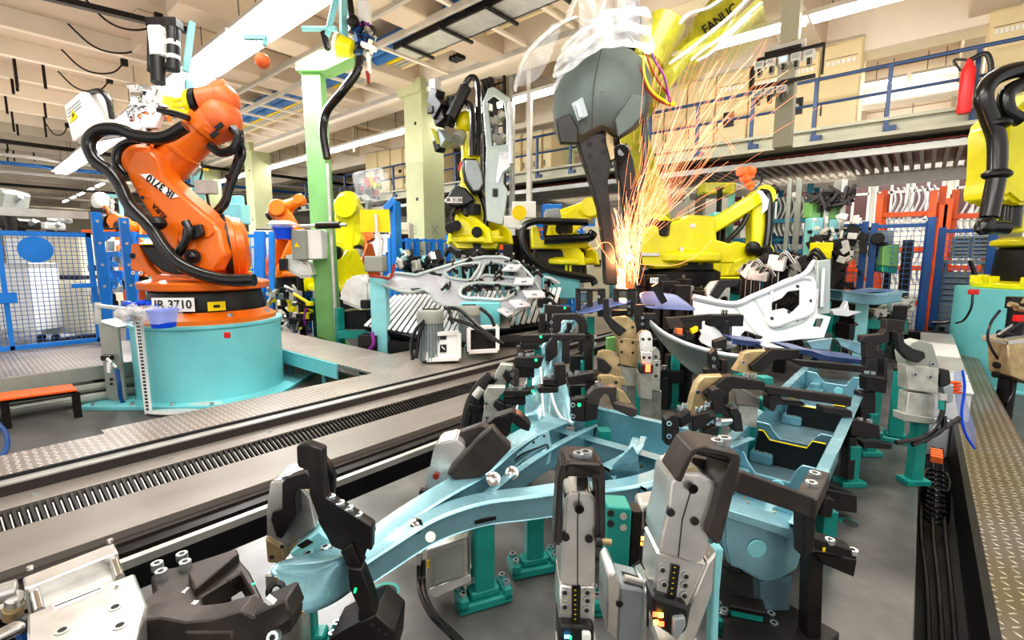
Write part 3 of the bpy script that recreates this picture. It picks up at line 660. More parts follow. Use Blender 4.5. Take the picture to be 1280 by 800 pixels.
m = MB().use('rubber'); m.tube([K(x, y, .55+(.08 if i < 10 else .12)) for i, (x, y) in enumerate(H1)], .066, n=12); m.build('hose', R0)
H2 = [(205, 175), (185, 180), (162, 180), (149, 190), (148, 208), (160, 222)]
m = MB().use('rubber'); m.tube([K(x, y, .3) for x, y in H2], .062, n=12); m.build('hose', R0)
for pts, b_, r_ in (([(297, 158), (301, 172), (298, 195), (288, 225), (282, 248), (270, 264), (255, 268), (248, 264)], .0, .042), ([(296, 175), (304, 190), (297, 212), (287, 238), (282, 255), (270, 268)], .1, .038), ([(262, 182), (276, 191), (292, 186), (298, 170), (290, 160)], .22, .05), ([(236, 148), (222, 143), (208, 140), (198, 138)], .4, .035), ([(232, 277), (237, 290), (230, 305), (222, 318)], .55, .045)):
 m = MB().use('rubber'); m.tube([K(x, y, b_) for x, y in pts], r_, n=10); m.build('hose', R0)
for x, y, w in ((138, 214, 9), (197, 279, 11), (284, 350, 7), (288, 222, 7)):
 m = MB().use('black'); q = K(x, y, .62 if x < 250 else (.66 if y > 300 else .03)); m.ball(q, w*.0085, (1, 1, .8), n=12); m.build('hose_clip', R0)
G = thing('robot_gripper', 'chrome docking gripper with tall cylinder held by the orange robot', 'gripper', K(190, 135, .2))
m = MB().use('alu'); m.box(K(206, 128, .18), (.1, .26, .3), R=fr); m.build('mount_plate', G, bevel=.01)
m = MB().use('chrome')
rnd = random.Random(5)
for i in range(42):
 q = K(168+rnd.random()*40, 108+rnd.random()*42, .05+rnd.random()*.3); s_ = .03+rnd.random()*.05
 m.box(q, (s_*1.4, s_, s_*1.3), R=Matrix.Rotation(rnd.random()*3, 3, 'Z') @ Matrix.Rotation(rnd.random(), 3, 'X'))
for i in range(16):
 q = K(160+rnd.random()*16, 128+rnd.random()*22, .1+rnd.random()*.2); m.ball(q, .035, n=8)
m.build('coupling_block', G, bevel=.004)
m = MB().use('chrome'); m.ball(K(181, 132, .3), .075, n=16); m.build('dome', G)
m = MB().use('white'); m.prism([K(x, y, .42) for x, y in [(176, 142), (189, 144), (196, 138), (202, 141), (194, 160), (176, 160)]], -TOW*.08); m.build('sensor_cover', G, bevel=.01)
m = MB().use('galv'); m.cyl(K(180, 160, .4), K(180, 182, .4), .03, n=12); m.use('orange_cast'); m.cyl(K(190, 164, .4), K(190, 184, .4), .018, n=10); m.use('black'); m.cyl(K(185, 160, .35), K(185, 176, .35), .04, n=10); m.build('pin', G)
m = MB().use('black_steel'); m.box(K(205.5, 30, .12), (.36, .14, .10), R=fr); m.box(K(205, 84, .12), (.22, .14, .06), R=fr)
for x in (189, 222): m.bar(K(x, 26, .12), K(x, 92 if x == 189 else 55, .12), .02, .12, up=TOW)
m.build('bracket', G, bevel=.006)
m = MB().use('white'); m.box(K(197, 52, .2), (.17, .1, .34), R=fr); m.build('servo_motor', G, bevel=.02)
m = MB().use('black'); m.cyl(K(197, 72, .18), K(198, 104, .18), .075, n=18); m.build('coupling', G)
m = MB()
for i, (y0, y1) in enumerate(((36, 52), (52, 58), (58, 70), (70, 75), (75, 88))): m.use('white' if i % 2 else 'black'); m.cyl(K(217, y0, .12), K(217, y1, .12), .07, n=18)
m.build('lift_cylinder', G)
Bx = thing('junction_box', 'white junction box with yellow warning triangle hung behind the hose of the orange robot', 'junction box', K(110, 165, .1))
m = MB().use('white')
Pf = [K(x, y, .3) for x, y in [(79, 132), (100, 114), (112, 160), (90, 178)]]
e_ = K(137, 116, .1)-K(100, 114, .3)
m.prism(Pf, e_); m.build('housing', Bx, bevel=.012)
nn = (Pf[1]-Pf[0]).cross(Pf[3]-Pf[0]).normalized(); nn = -nn if nn.dot(TOW) < 0 else nn
hx = (Pf[1]-Pf[0]).normalized(); vy = (Pf[0]-Pf[3]).normalized(); ce = sum(Pf, Vector())/4
m = MB().use('yellow_warm'); o_ = ce-hx*.03+vy*.03+nn*.004; m.prism([o_-hx*.06-vy*.05, o_+hx*.06-vy*.05, o_+vy*.07], nn*.004); m.use('ink'); m.prism([o_-hx*.012-vy*.025+nn*.005, o_+hx*.02+vy*.0+nn*.005, o_+vy*.035+nn*.005], nn*.001); m.build('warning_triangle', Bx)
m = MB().use('motor_grey')
for k in range(3): m.bar(ce-hx*.1+vy*(.13-.035*k)+nn*.003, ce+hx*.1+vy*(.13-.035*k)+nn*.003, .002, .008, up=vy)
m.build('printed_lines', Bx)
m = MB().use('rubber'); m.tube([K(112, 116, .2), K(125, 114, .3), (K(135, 125, .3)), K(140, 148, .3)], .03, n=8); m.build('cable', Bx)
m = MB().use('galv'); m.bar(K(100, 178, .1), K(170, 165, .1), .05, .05); m.build('support_arm', Bx)
# ================================================================ GENERIC ROBOT
def robot(lab, base, z0, sh, el, wr, tool, s, colr, black_base=True, yawv=None, text_s=None, hoses=(), name='yellow_robot', ncol=None):
 base = Vector(base); t = thing(name, lab, 'robot', (base.x, base.y, z0))
 d = (Vector(el)-Vector(sh)); d2 = Vector(wr)-Vector(el); n = d.cross(d2)
 n = n.normalized() if n.length > 1e-4 else TOW
 if n.dot(TOW) < 0: n = -n
 c2 = colr if colr in ('orange',) else colr
 m = MB().use('black' if black_base else colr); m.lathe((base.x, base.y, z0), (0, 0, 1), [(.42*s, 0), (.42*s, .05*s), (.34*s, .08*s), (.32*s, .30*s), (0.01, .30*s)], n=28); m.build('base', t)
 m = MB().use(colr); m.lathe((base.x, base.y, z0+.3*s), (0, 0, 1), [(.33*s, 0), (.46*s, .02*s), (.46*s, .10*s), (.36*s, .14*s), (0.01, .14*s)], n=28)
 c_ = V3(base.x, base.y, z0+.3*s); sh_ = Vector(sh); fw = V3(sh_.x-base.x, sh_.y-base.y, 0); fw = fw.normalized() if fw.length > .02 else RT
 sd = fw.cross(UPv)
 for k in (-1, 1): m.prism([c_+fw*.45*s+sd*.2*s*k, c_-fw*.5*s+sd*.2*s*k, c_-fw*.45*s+sd*.2*s*k+UPv*.2*s, sh_+sd*.2*s*k+UPv*.10*s-fw*.08*s, sh_+sd*.2*s*k+UPv*.10*s+fw*.08*s], sd*.07*s*k)
 m.build('carousel', t, bevel=.015*s)
 m = MB().use(colr); m.cyl(sh_-n*.26*s, sh_+n*.22*s, .20*s, n=26); m.build('shoulder_housing', t, bevel=.015*s)
 m = MB().use('black'); m.cyl(sh_+n*.22*s, sh_+n*.34*s, .11*s, n=18); m.box(sh_+n*.30*s-fw*.1*s, (.16*s,)*3); m.build('motor', t, bevel=.01*s)
 m = MB().use(colr); m.link(sh_+n*.05*s, Vector(el)+n*.05*s, .19*s, .15*s, n, .18*s); m.build('lower_arm', t, bevel=.02*s)
 m = MB().use(colr); m.cyl(Vector(el)-n*.2*s, Vector(el)+n*.22*s, .17*s, n=24); m.ball(Vector(el)-d2.normalized()*.1*s, .18*s, n=16); m.build('elbow_housing', t, bevel=.012*s)
 m = MB().use('black'); m.cyl(Vector(el)-d2.normalized()*.1*s, Vector(el)-d2.normalized()*.33*s, .09*s, n=16); m.build('motor', t, bevel=.01*s)
 L_ = d2.length; ax = d2/L_
 m = MB().use(colr); m.lathe(Vector(el), ax, [(.15*s, 0), (.16*s, L_*.15), (.12*s, L_*.55), (.125*s, L_*.56), (.10*s, L_*.95), (.08*s, L_)], n=22); m.build('upper_arm', t)
 m = MB().use(colr); m.ball(Vector(wr), .12*s, n=16); m.cyl(Vector(wr)-n*.11*s, Vector(wr)+n*.11*s, .1*s, n=18); m.build('wrist', t)
 d3 = (Vector(tool)-Vector(wr)); m = MB().use('black'); m.cyl(Vector(wr), Vector(wr)+d3*.6, .085*s, n=16); m.use('galv'); m.cyl(Vector(wr)+d3*.6, Vector(tool), .1*s, n=18); m.build('flange', t)
 for pts, r_ in hoses:
  m = MB().use('rubber'); m.tube(pts, r_, n=10); m.build('hose', t)
 return t
D2 = 8.6
def Q(px, py, b=0): return pd(px, py, D2-b)
zb = Q(598, 330).z
R2 = robot('yellow robot marked IR 3130 holding a pale grey door frame', Q(598, 330), zb, Q(588, 268), Q(590, 222), Q(583, 160), Q(572, 175, .2), 1.15, 'yellow', hoses=[([Q(563, 155, .2), Q(575, 125, .2), Q(585, 100, .3), Q(595, 100, .3), Q(598, 130, .3), Q(597, 195, .3)], .055), ([Q(570, 140, .1), Q(580, 128, .2), Q(590, 140, .4), Q(590, 195, .4)], .055), ([Q(600, 240, .3), Q(608, 265, .3), Q(606, 290, .3)], .05), ([Q(565, 285, .3), Q(566, 268, .3), Q(578, 260, .4)], .05)])
m = MB().use('yellow'); m.box(Q(590, 180, .0), (.28, .3, .9), R=fr); m.ball(Q(583, 155, .05), .22, n=18); m.box(Q(595, 262, .1), (.34, .3, .6), R=fr)
m.prism([Q(x, y, .4) for x, y in [(562, 292), (568, 282), (578, 270), (590, 280), (600, 292), (625, 286), (625, 300), (622, 312), (570, 312), (563, 300)]], -TOW*.8); m.build('body_casting', R2, bevel=.03)
m = MB().use('black'); m.prism([Q(x, y, .5) for x, y in [(558, 246), (563, 238), (572, 232), (582, 235), (590, 244), (594, 250), (585, 256), (570, 259), (560, 257)]], -TOW*.35); m.build('counterweight', R2, bevel=.03)
m = MB().use('paper'); m.box(Q(568, 250, .52), (.27, .01, .1), R=fr); nb = m.build('number_plate', R2); text(nb, 'lettering', 'IR 3130', Q(568, 250, .535), RT, UPv, .085, bold=.002)
m = MB().use('black'); m.prism([Q(x, y, .62) for x, y in [(577, 197), (597, 198), (603, 215), (606, 230), (600, 240), (590, 243), (580, 228), (577, 212)]], -TOW*.3); m.build('drive_cover', R2, bevel=.04)
m = MB().use('motor_grey'); m.prism([Q(x, y, .66) for x, y in [(581, 199), (597, 200), (602, 216), (604, 229), (599, 238), (592, 239), (584, 225), (581, 212)]], -TOW*.05); m.build('drive_cover_face', R2, bevel=.02)
m = MB().use('red'); m.box(Q(575, 208, .65), (.04, .01, .14), R=fr @ Matrix.Rotation(.25, 3, 'Y')); m.build('sticker', R2)
for x, y in ((563, 285), (570, 282), (596, 290)):
 m = MB().use('black'); m.cyl(Q(x, y, .4), Q(x, y, .62), .09, n=14); m.build('axis_motor', R2, bevel=.01)
T2 = thing('welding_tongs', 'black and silver tool head with cables above the yellow robot marked IR 3130', 'tool', Q(560, 165))
rnd = random.Random(11)
for i, (x, y, s_, mt_) in enumerate([(544, 108, .16, 'galv'), (545, 122, .2, 'black'), (549, 136, .24, 'black'), (553, 148, .2, 'black_steel'), (540, 138, .12, 'rubber'), (560, 150, .18, 'black'), (554, 175, .22, 'motor_grey'), (549, 182, .15, 'black_steel'), (565, 128, .14, 'black')]):
 m = MB().use(mt_); m.box(Q(x, y, .25), (s_, s_, s_*1.3), R=Matrix.Rotation(.4*i, 3, 'Y')); m.cyl(Q(x, y, .25), Q(x+6, y+8, .25), s_*.3, n=10); m.build('tool_block', T2, bevel=.012)
m = MB().use('black'); m.bar(Q(562, 150, .3), Q(583, 108, .3), .2, .2); m.build('hose_support', T2, bevel=.04)
m = MB().use('olive'); m.prism([Q(x, y, .3) for x, y in [(539, 160), (545, 163), (552, 182), (546, 180)]], TOW*.05); m.build('shield', T2)
DF = thing('door_frame', 'pale grey pressed steel door frame held up by the yellow robot', 'door frame', Q(620, 280, .2))
out = [(603, 128), (610, 110), (617, 108), (637, 122), (638, 190), (640, 212), (630, 216), (629, 228), (635, 238), (632, 262), (628, 282), (608, 276), (605, 230), (608, 186), (606, 165)]
hole = [(609, 125), (617, 119), (630, 128), (633, 150), (633, 180), (615, 182), (612, 150)]
hole2 = [(616, 236), (622, 236), (622, 246), (616, 246)]
m = MB().use('panel_grey'); m.sheet([[Q(x, y, .5) for x, y in out], [Q(x, y, .5) for x, y in hole], [Q(x, y, .5) for x, y in hole2]], -TOW*.08); m.build('outer_panel', DF, bevel=.015)
m = MB().use('panel_white'); m.tube([Q(x, y, .56) for x, y in [(637, 128), (638, 165), (639, 205)]], .04, n=8); m.prism([Q(x, y, .54) for x, y in [(624, 190), (637, 190), (638, 208), (628, 216), (622, 230), (620, 225)]], TOW*.02); m.build('edge_flange', DF)
m = MB().use('galv')
for x, y in ((611, 135), (614, 152), (621, 150), (628, 145), (616, 172), (624, 175), (629, 172), (610, 162)): m.box(Q(x, y, .35), (.12, .1, .1), R=Matrix.Rotation(x, 3, 'Y')); m.bar(Q(x, y, .35), Q(600, 165, .2), .04, .04)
m.build('clamp_frame', DF, bevel=.006)
D3 = 8.2
def Q3(px, py, b=0): return pd(px, py, D3-b)
zb3 = Q3(708, 360).z
R3 = robot('yellow robot with black base and long looping black hose left of the sparks', Q3(710, 355), Q3(710, 352).z, Q3(700, 290), Q3(735, 262), Q3(690, 272), Q3(680, 272), .95, 'yellow', hoses=[([Q3(735, 278, .6), Q3(700, 277, .6), Q3(668, 277, .6), Q3(653, 287, .6), (Q3(657, 313, .6)), Q3(680, 335, .6), Q3(710, 343, .6), Q3(738, 348, .6), Q3(744, 356, .6)], .055), ([Q3(680, 300, .6), Q3(705, 299, .6), Q3(735, 297, .6), Q3(742, 290, .6)], .075)])
m = MB().use('yellow'); m.prism([Q3(x, y, .45) for x, y in [(664, 283), (672, 283), (676, 300), (700, 302), (725, 296), (738, 296), (734, 310), (665, 311)]], -TOW*.8); m.build('body_casting', R3, bevel=.02)
m = MB().use('black'); m.prism([Q3(x, y, .3) for x, y in [(669, 312), (733, 312), (730, 345), (672, 345)]], -TOW*.9); m.build('base_block', R3, bevel=.03)
m = MB().use('motor_grey'); m.cyl(Q3(682, 272, .4), Q3(700, 270, .4), .13, n=20); m.build('grey_motor', R3, bevel=.02)
m = MB().use('yellow')
for x in (708, 713): m.bar(Q3(x, 313, .35), Q3(x, 350, .35), .03, .03)
m.bar(Q3(685, 343, .3), Q3(712, 349, .3), .1, .08); m.build('yellow_bracket', R3)
m = MB().use('turquoise'); m.box(Q3(700, 357, .3), (.6, .5, .4), R=fr); tag(m.build('robot_plinth', None, bevel=.02), 'small turquoise plinth under the yellow robot left of the sparks', 'plinth')
D4 = 7.9
def Q4(px, py, b=0): return pd(px, py, D4-b)
R4 = robot('big yellow robot behind the sparks with its arm raised to the hanging grey tool', Q4(852, 358), Q4(852, 362).z, Q4(822, 295), Q4(788, 150, -.4), Q4(880, 35), Q4(905, 8), 1.45, 'yellow', hoses=[([Q4(800, 240, .3), Q4(806, 200, .3), Q4(806, 150, .3), Q4(812, 110, .3)], .05)])
m = MB().use('yellow'); m.prism([Q4(x, y, .5) for x, y in [(790, 300), (800, 285), (850, 275), (858, 268), (895, 270), (898, 312), (878, 333), (820, 336), (795, 330)]], -TOW*.9); m.build('body_casting', R4, bevel=.04)
m = MB().use('alu'); m.box(Q4(812, 318, .52), (.3, .02, .05), R=fr); m.build('sensor', R4, bevel=.004); m = MB().use('alu'); m.box(Q4(852, 313, .54), (.06, .04, .1), R=fr); m.build('sensor', R4, bevel=.004)
m = MB().use('paper'); m.box(Q4(866, 282, .51), (.09, .01, .06), R=fr); m.build('sticker', R4)
m = MB().use('black'); m.lathe(Q4(850, 362), (0, 0, 1), [(.6, 0), (.6, .3), (.5, .34)], n=28); m.build('base_drum', R4)
for o_ in R4.children:
 if o_.name.split('.')[0] in ('upper_arm', 'wrist', 'elbow_housing', 'lower_arm'): o_.data.materials[0] = MATS['olive']
m = MB().use('olive'); m.prism([Q4(x, y, .2) for x, y in [(862, 60), (870, 20), (905, -20), (935, -20), (925, 15), (895, 60), (875, 75)]], -TOW*.35); m.build('arm_cover', R4, bevel=.05)
dt = (Q4(928, 2)-Q4(880, 38)).normalized(); text(R4, 'lettering', 'FANUC', Q4(900, 24, .215), dt, -(dt.cross(TOW)), .2, 'ink', bold=.004)
m = MB().use('alu'); m.bar(Q4(817, 73, .3), Q4(868, 62, .3), .05, .05); m.build('spacer_bar', R4)
D5 = 9.4
def Q5(px, py, b=0): return pd(px, py, D5-b)
R5 = robot('yellow robot with long sloping forearm standing right of the sparks', Q5(925, 362), Q5(925, 365).z, Q5(946, 318), Q5(950, 248), Q5(872, 295), Q5(858, 303), 1.12, 'yellow', hoses=[([Q5(950, 240, .3), Q5(960, 245, .3), Q5(961, 280, .3), Q5(957, 315, .3)], .07), ([Q5(905, 305, .3), Q5(925, 285, .3), Q5(935, 268, .3)], .05)])
m = MB().use('yellow'); m.bar(Q5(950, 245, .2), Q5(873, 294, .2), .24, .3, up=TOW); m.bar(Q5(947, 250, .1), Q5(946, 320, .1), .34, .3, up=TOW); m.prism([Q5(x, y, .4) for x, y in [(902, 345), (905, 325), (910, 306), (920, 302), (938, 305), (938, 345)]], -TOW*.6); m.box(Q5(915, 347, .2), (.95, .6, .05), R=fr); m.build('body_casting', R5, bevel=.03)
m = MB().use('black'); m.ball(Q5(941, 311, .5), .14, n=14); m.build('motor', R5)
for x in (905, 936): m = MB().use('black'); m.cyl(Q5(x, 350, .1), Q5(x, 372, .1), .12, n=12); m.build('foot_column', R5)
m = MB().use('panel_white'); m.prism([Q5(x, y, .45) for x, y in [(944, 238), (952, 239), (960, 250), (958, 262), (951, 268), (953, 255), (950, 245)]], TOW*.03); m.build('white_guard', R5)
m = MB().use('orange_cast');
for x, y, r_ in ((927, 214, .09), (937, 213, .09), (931, 222, .08), (936, 229, .07)): m.cyl(Q5(x-3, y, .25), Q5(x+4, y+2, .2), r_, n=14); m.box(Q5(x+2, y+5, .2), (r_, r_, r_*1.6), R=fr)
m.use('rubber'); m.tube([Q5(x, y, .2) for x, y in [(940, 212), (950, 214), (952, 226), (944, 234)]], .02, n=6)
tag(m.build('orange_tool_head', None), 'small orange tool head with wires above the sloping yellow forearm', 'tool head')
pr = pd(1296, 400, 6.05); rx, ry = pr.x, pr.y
t = thing('robot_pedestal', 'turquoise round pedestal at the right edge under a yellow base ring', 'pedestal', (rx, ry, 0))
zq = pd(1290, 363, 5.6).z
m = MB().use('turquoise'); m.lathe((rx, ry, 0), (0, 0, 1), [(.82, 0), (.82, .02), (.8, .04), (.8, zq-.03), (.8, zq), (0.01, zq)], n=48); m.build('drum', t)
m = MB().use('red'); m.box(pd(1217, 365, 5.6), (.1, .05, .06), R=fr); m.build('red_switch', t, bevel=.008)
m = MB().use('rubber'); m.tube([pd(1216, 368, 5.6), pd(1214, 385, 5.6), pd(1205, 400, 5.7), pd(1195, 404, 5.9)], .012, n=6); m.build('cable', t)
def Q6(px, py, b=0): return pd(px, py, 5.9-b)
R6 = thing('yellow_robot', 'yellow robot at the right edge with thick black hoses and black base', 'robot', (rx, ry, zq))
m = MB().use('yellow'); m.lathe((rx, ry, zq), (0, 0, 1), [(.66, 0), (.66, .06), (.55, .09), (.1, .09)], n=36)
for i in range(10): a = i*PI/5; m.box((rx+.6*math.cos(a), ry+.6*math.sin(a), zq+.1), (.12, .12, .1), rz=a)
m.build('base_ring', R6, bevel=.01)
m = MB().use('black'); m.lathe((rx, ry, zq+.09), (0, 0, 1), [(.46, 0), (.47, .05), (.45, .38), (.4, .42), (.1, .42)], n=36); m.build('base_cone', R6)
m = MB().use('yellow'); m.lathe((rx, ry, zq+.5), (0, 0, 1), [(.4, 0), (.52, .03), (.52, .09), (.4, .13), (.1, .13)], n=36); m.prism([Q6(x, y, .3) for x, y in [(1248, 290), (1260, 268), (1300, 262), (1300, 290)]], -TOW*.25); m.build('carousel', R6, bevel=.01)
m = MB().use('yellow'); m.prism([Q6(x, y, .5) for x, y in [(1253, 250), (1252, 235), (1256, 215), (1258, 160), (1262, 145), (1300, 110), (1340, 110), (1340, 252), (1275, 256), (1262, 245)]], -TOW*.5); m.build('lower_arm', R6, bevel=.04, seg=2)
m = MB().use('rubber'); m.cyl(Q6(1265, 250, .3), Q6(1262, 285, .3), .1, n=14); m.build('bellows', R6)
for pts, r_ in (([(1300, 88), (1270, 88), (1240, 100), (1229, 122), (1238, 150), (1246, 175), (1246, 215), (1241, 245), (1236, 272)], .085), ([(1300, 104), (1278, 106), (1258, 118), (1260, 140), (1275, 150)], .075), ([(1236, 275), (1228, 285), (1240, 284), (1258, 285)], .075)):
 m = MB().use('rubber'); m.tube([Q6(x, y, .75) for x, y in pts], r_, n=12); m.build('hose', R6)
for x, y in ((1246, 155), (1246, 218)):
 m = MB().use('black'); m.ball(Q6(x, y, .75), .13, (1, 1, .5), n=14); m.build('hose_clip', R6)
m = MB().use('galv'); m.bar(Q6(1253, 152, .6), Q6(1249, 210, .6), .03, .05); m.build('edge_strip', R6)
# ================================================================ LEFT SIDE
def slab(mt, pts, D, th, direc=None, m=None):
 m = m or MB(); m.use(mt); m.prism([pd(x, y, D) for x, y in pts], (direc or -TOW)*th); return m
for (o_, D, lab) in ((R2, D2, 'turquoise steel plinth under the robot holding the door frame'), (R4, D4, 'dark turquoise plinth under the big yellow robot behind the sparks'), (R5, D5, 'turquoise plinth under the yellow robot with the sloping forearm')):
 z = o_.location.z; t = thing('robot_plinth', lab, 'plinth', (o_.location.x, o_.location.y, 0))
 m = MB().use('teal' if o_ is R5 else 'black_steel'); m.box((o_.location.x, o_.location.y, z/2), (.7, .7, z), R=fr); m.build('body', t, bevel=.02)
 m = MB().use('teal'); m.box((o_.location.x, o_.location.y, .02), (1.3, 1.3, .04), R=fr); m.build('foot_plate', t)
FX = -8.8
def F(px, py): return pX(px, py, FX)
ytop, ybot = F(0, 288).z, .42
Ya, Yb = F(-60, 300).y, F(114, 300).y
t = thing('mesh_fence', 'bright blue steel fence panel with fine wire mesh in front of the beige cabinets', 'fence', (FX, 0, .4))
def fr_bar(m, y0, y1, z0, z1, w=.05): m.bb(FX-w/2, FX+w/2, y0, y1, z0, z1)
m = MB().use('blue'); fr_bar(m, Ya, Yb, ytop-.06, ytop); fr_bar(m, Ya, Yb, ybot, ybot+.06)
fr_bar(m, Yb-.06, Yb, ybot, ytop); ym = F(5, 330).y; fr_bar(m, ym-.05, ym, ybot, ytop)
m.build('frame', t, bevel=.004)
m = MB().use('mesh_wire')
n = int((Yb-Ya)/.055)
for i in range(n): m.bb(FX-.003, FX+.003, Ya+.055*i-.0035, Ya+.055*i+.0035, ybot, ytop)
for i in range(int((ytop-ybot)/.055)): m.bb(FX-.003, FX+.003, Ya, Yb, ybot+.055*i-.0035, ybot+.055*i+.0035)
m.build('wire_mesh', t)
m = MB().use('blue'); c_ = F(44, 312); m.lathe(c_+V3(.03, 0, 0), (1, 0, 0), [(.17, 0), (.17, .01)], n=32)
o = m.build('round_sign', t)
a = F(0, 366); b = F(22, 378); m = MB().use('blue'); m.bb(FX+.02, FX+.05, a.y-.3, b.y, b.z, a.z); m.build('sign_plate', t)
a = F(95, 357); m = MB().use('blue'); m.bb(FX+.02, FX+.06, a.y-.05, Yb, a.z-.03, a.z+.03); m.build('latch', t)
m = MB().use('galv'); a = F(0, 264); b = F(110, 268); m.bb(FX-.05, FX+.05, Ya, b.y, a.z-.05, a.z+.05); tag(m.build('top_beam'), 'silver horizontal beam running above the blue mesh fence', 'beam')
for x0, x1, tp, bt in ((113, 126, 265, 430), (148, 160, 272, 400)):
 a = F(x0, tp); b = F(x1, tp); m = MB().use('blue'); m.bb(FX-.05, FX+.05, a.y, b.y, 0.0, a.z)
 t = thing('fence_post', ['tall blue square post at the corner of the mesh fence', 'second blue square post left of the orange robot'][x0 > 120], 'post', (FX, a.y, 0)); m.build('post', t, bevel=.005)
 for k in range(6): m = MB().use('galv'); m.cyl((FX+.05, (a.y+b.y)/2, .6+.3*k), (FX+.062, (a.y+b.y)/2, .6+.3*k), .02, n=8); m.build('bolt', t)
DB = 8.2
t = thing('safety_barrier', 'blue tubular guard frame with cross bars between the two blue posts', 'guard frame', pz(135, 430, 0))
m = MB().use('blue')
for a, b in (((126, 293), (150, 293)), ((126, 318), (150, 318)), ((126, 330), (145, 330)), ((128, 350), (148, 350)), ((126, 385), (150, 385)), ((136, 318), (136, 385)), ((126, 300), (136, 295))): m.bar(pd(a[0], a[1], DB+.3), pd(b[0], b[1], DB+.3), .09, .05, up=TOW)
m.build('frame', t)
m = MB().use('blue'); m.bar(pd(160, 295, DB+1), pd(345, 295, DB+1.2), .06, .06); m.bar(pd(160, 395, DB+1), pd(210, 395, DB+1), .05, .05)
for x in (163, 168, 200, 322, 328, 340): m.bar(pd(x, 290, DB+1), pz(x, 428, 0), .09, .09, up=TOW)
tag(m.build('guard_rail'), 'blue guard rail behind the orange robot', 'railing')
t = thing('valve_station', 'cluster of pneumatic valves and grey cylinders inside the blue guard frame', 'machinery', pz(138, 425, 0))
rnd = random.Random(21)
for i in range(26):
 m = MB().use(['galv', 'black', 'motor_grey', 'white', 'blue', 'alu'][i % 6]); q = pd(116+rnd.random()*44, 300+rnd.random()*90, DB+.4+rnd.random()*.5)
 m.box(q, (.06+rnd.random()*.12, .1, .06+rnd.random()*.16), R=fr); m.cyl(q, q+V3(rnd.random()-.5, 0, rnd.random()-.5)*.4, .02, n=8); m.build('valve', t, bevel=.006)
m = MB().use('galv'); m.bar(pd(138, 300, DB+.5), pz(138, 425, 0), .1, .1); m.build('stand', t)
def box3(nm, mt, px0, px1, py0, py1, D, depth, t, bevel=.015):
 a = pd(px0, py0, D); b = pd(px1, py1, D); m = MB().use(mt)
 w = abs((b-a).dot(RT)); h = a.z-b.z; c_ = (a+b)/2-TOW*(depth/2); m.box(c_, (w, depth, h), R=fr); return m.build(nm, t, bevel=bevel)
DC = 9.6
t = thing('beige_machine_cabinet', 'upper beige cabinet with small display behind the blue mesh fence', 'cabinet', pd(55, 345, DC+.4))
box3('housing', 'beige', 6, 101, 293, 345, DC, .9, t); o = box3('display', 'black', 71, 84, 300, 306, DC-.02, .02, t, .003); IM[o.name] = IM[t.name]
box3('side_panel', 'white', 8, 40, 297, 343, DC-.02, .02, t, .004)
t = thing('beige_machine_cabinet', 'lower beige cabinet on castors behind the blue mesh fence', 'cabinet', pz(80, 425, 0))
box3('housing', 'beige', 48, 110, 350, 418, DC-.2, .9, t); box3('plinth', 'black', 60, 100, 344, 351, DC, .7, t)
box3('door', 'beige', 56, 108, 354, 414, DC-.23, .03, t, .006)
for x in (52, 70, 106): m = MB().use('black'); q = pd(x, 422, DC-.2); m.cyl(q-RT*.03, q+RT*.03, .07, n=12); m.build('castor', t)
t = thing('white_trolley', 'low white cabinet on the floor at the far left behind the mesh', 'cabinet', pz(22, 420, 0))
box3('housing', 'white', -5, 40, 335, 415, DC-.8, .6, t); box3('top_tray', 'galv', -8, 36, 329, 336, DC-.85, .6, t); box3('bracket', 'galv', 40, 46, 325, 400, DC-.6, .05, t)
for i, (x, y, w, h, mt_) in enumerate([(10, 250, 22, 25, 'grey_paint'), (25, 280, 30, 14, 'black_steel'), (62, 283, 24, 12, 'galv'), (75, 275, 18, 10, 'alu'), (5, 275, 14, 20, 'black')]):
 t = thing('assembly_machine', ['grey tilted machine head', 'dark machine housing', 'silver machine carriage', 'small silver machine head', 'black round machine cover'][i]+' far behind the blue mesh fence', 'machine', pd(x, 300, 13+2*i))
 m = MB().use(mt_); q = pd(x, y, 13+2*i); m.box(q, (w*.0217, .8, h*.0217), R=fr @ Matrix.Rotation(.3 if i == 0 else .05, 3, 'Y')); m.build('housing', t, bevel=.06)
 m = MB().use('black_steel'); m.cyl(q-UPv*.1, V3(q.x, q.y, 0), .12, n=10); m.build('stand', t)
 m = MB().use('galv'); m.cyl(q+RT*w*.009, q+RT*w*.016+UPv*.1, .08, n=10); m.build('nozzle', t, bevel=.01)
robot('distant orange robot with grey tool seen over the blue posts', pd(165, 330, 11), .9, pd(160, 285, 11), pd(150, 278, 11), pd(132, 262, 11), pd(128, 262, 11), .9, 'orange', name='orange_robot')
t = thing('robot_tool', 'white domed tool with black body on the distant orange robot', 'tool', pd(130, 265, 11))
m = MB().use('white'); m.ball(pd(126, 252, 11), .22, (1, .8, 1), n=14); m.build('dome', t)
m = MB().use('black'); m.box(pd(128, 272, 11), (.34, .3, .4), R=fr); m.cyl(pd(120, 276, 10.9), pd(135, 276, 10.9), .16, n=14); m.build('body', t, bevel=.04)
for y in (252, 258, 264): m = MB().use('galv'); m.cyl(pd(138, y, 10.8), pd(141, y, 10.8), .06, n=10); m.build('valve', t)
m = MB().use('teal_light'); m.bar(pd(120, 243, 12.5), pd(151, 246, 12.5), .08, .08); m.bar(pd(150, 246, 12.5), V3(pd(150, 246, 12.5).x, pd(150, 246, 12.5).y, 0), .08, .08); m.bar(pd(121, 243, 12.5), V3(pd(121, 243, 12.5).x, pd(121, 243, 12.5).y, 0), .08, .08)
tag(m.build('gantry_frame'), 'pale turquoise frame standing far behind the blue posts', 'frame')
g0 = pz(140, 505, 0); Dg = (g0-CC).dot(CF)
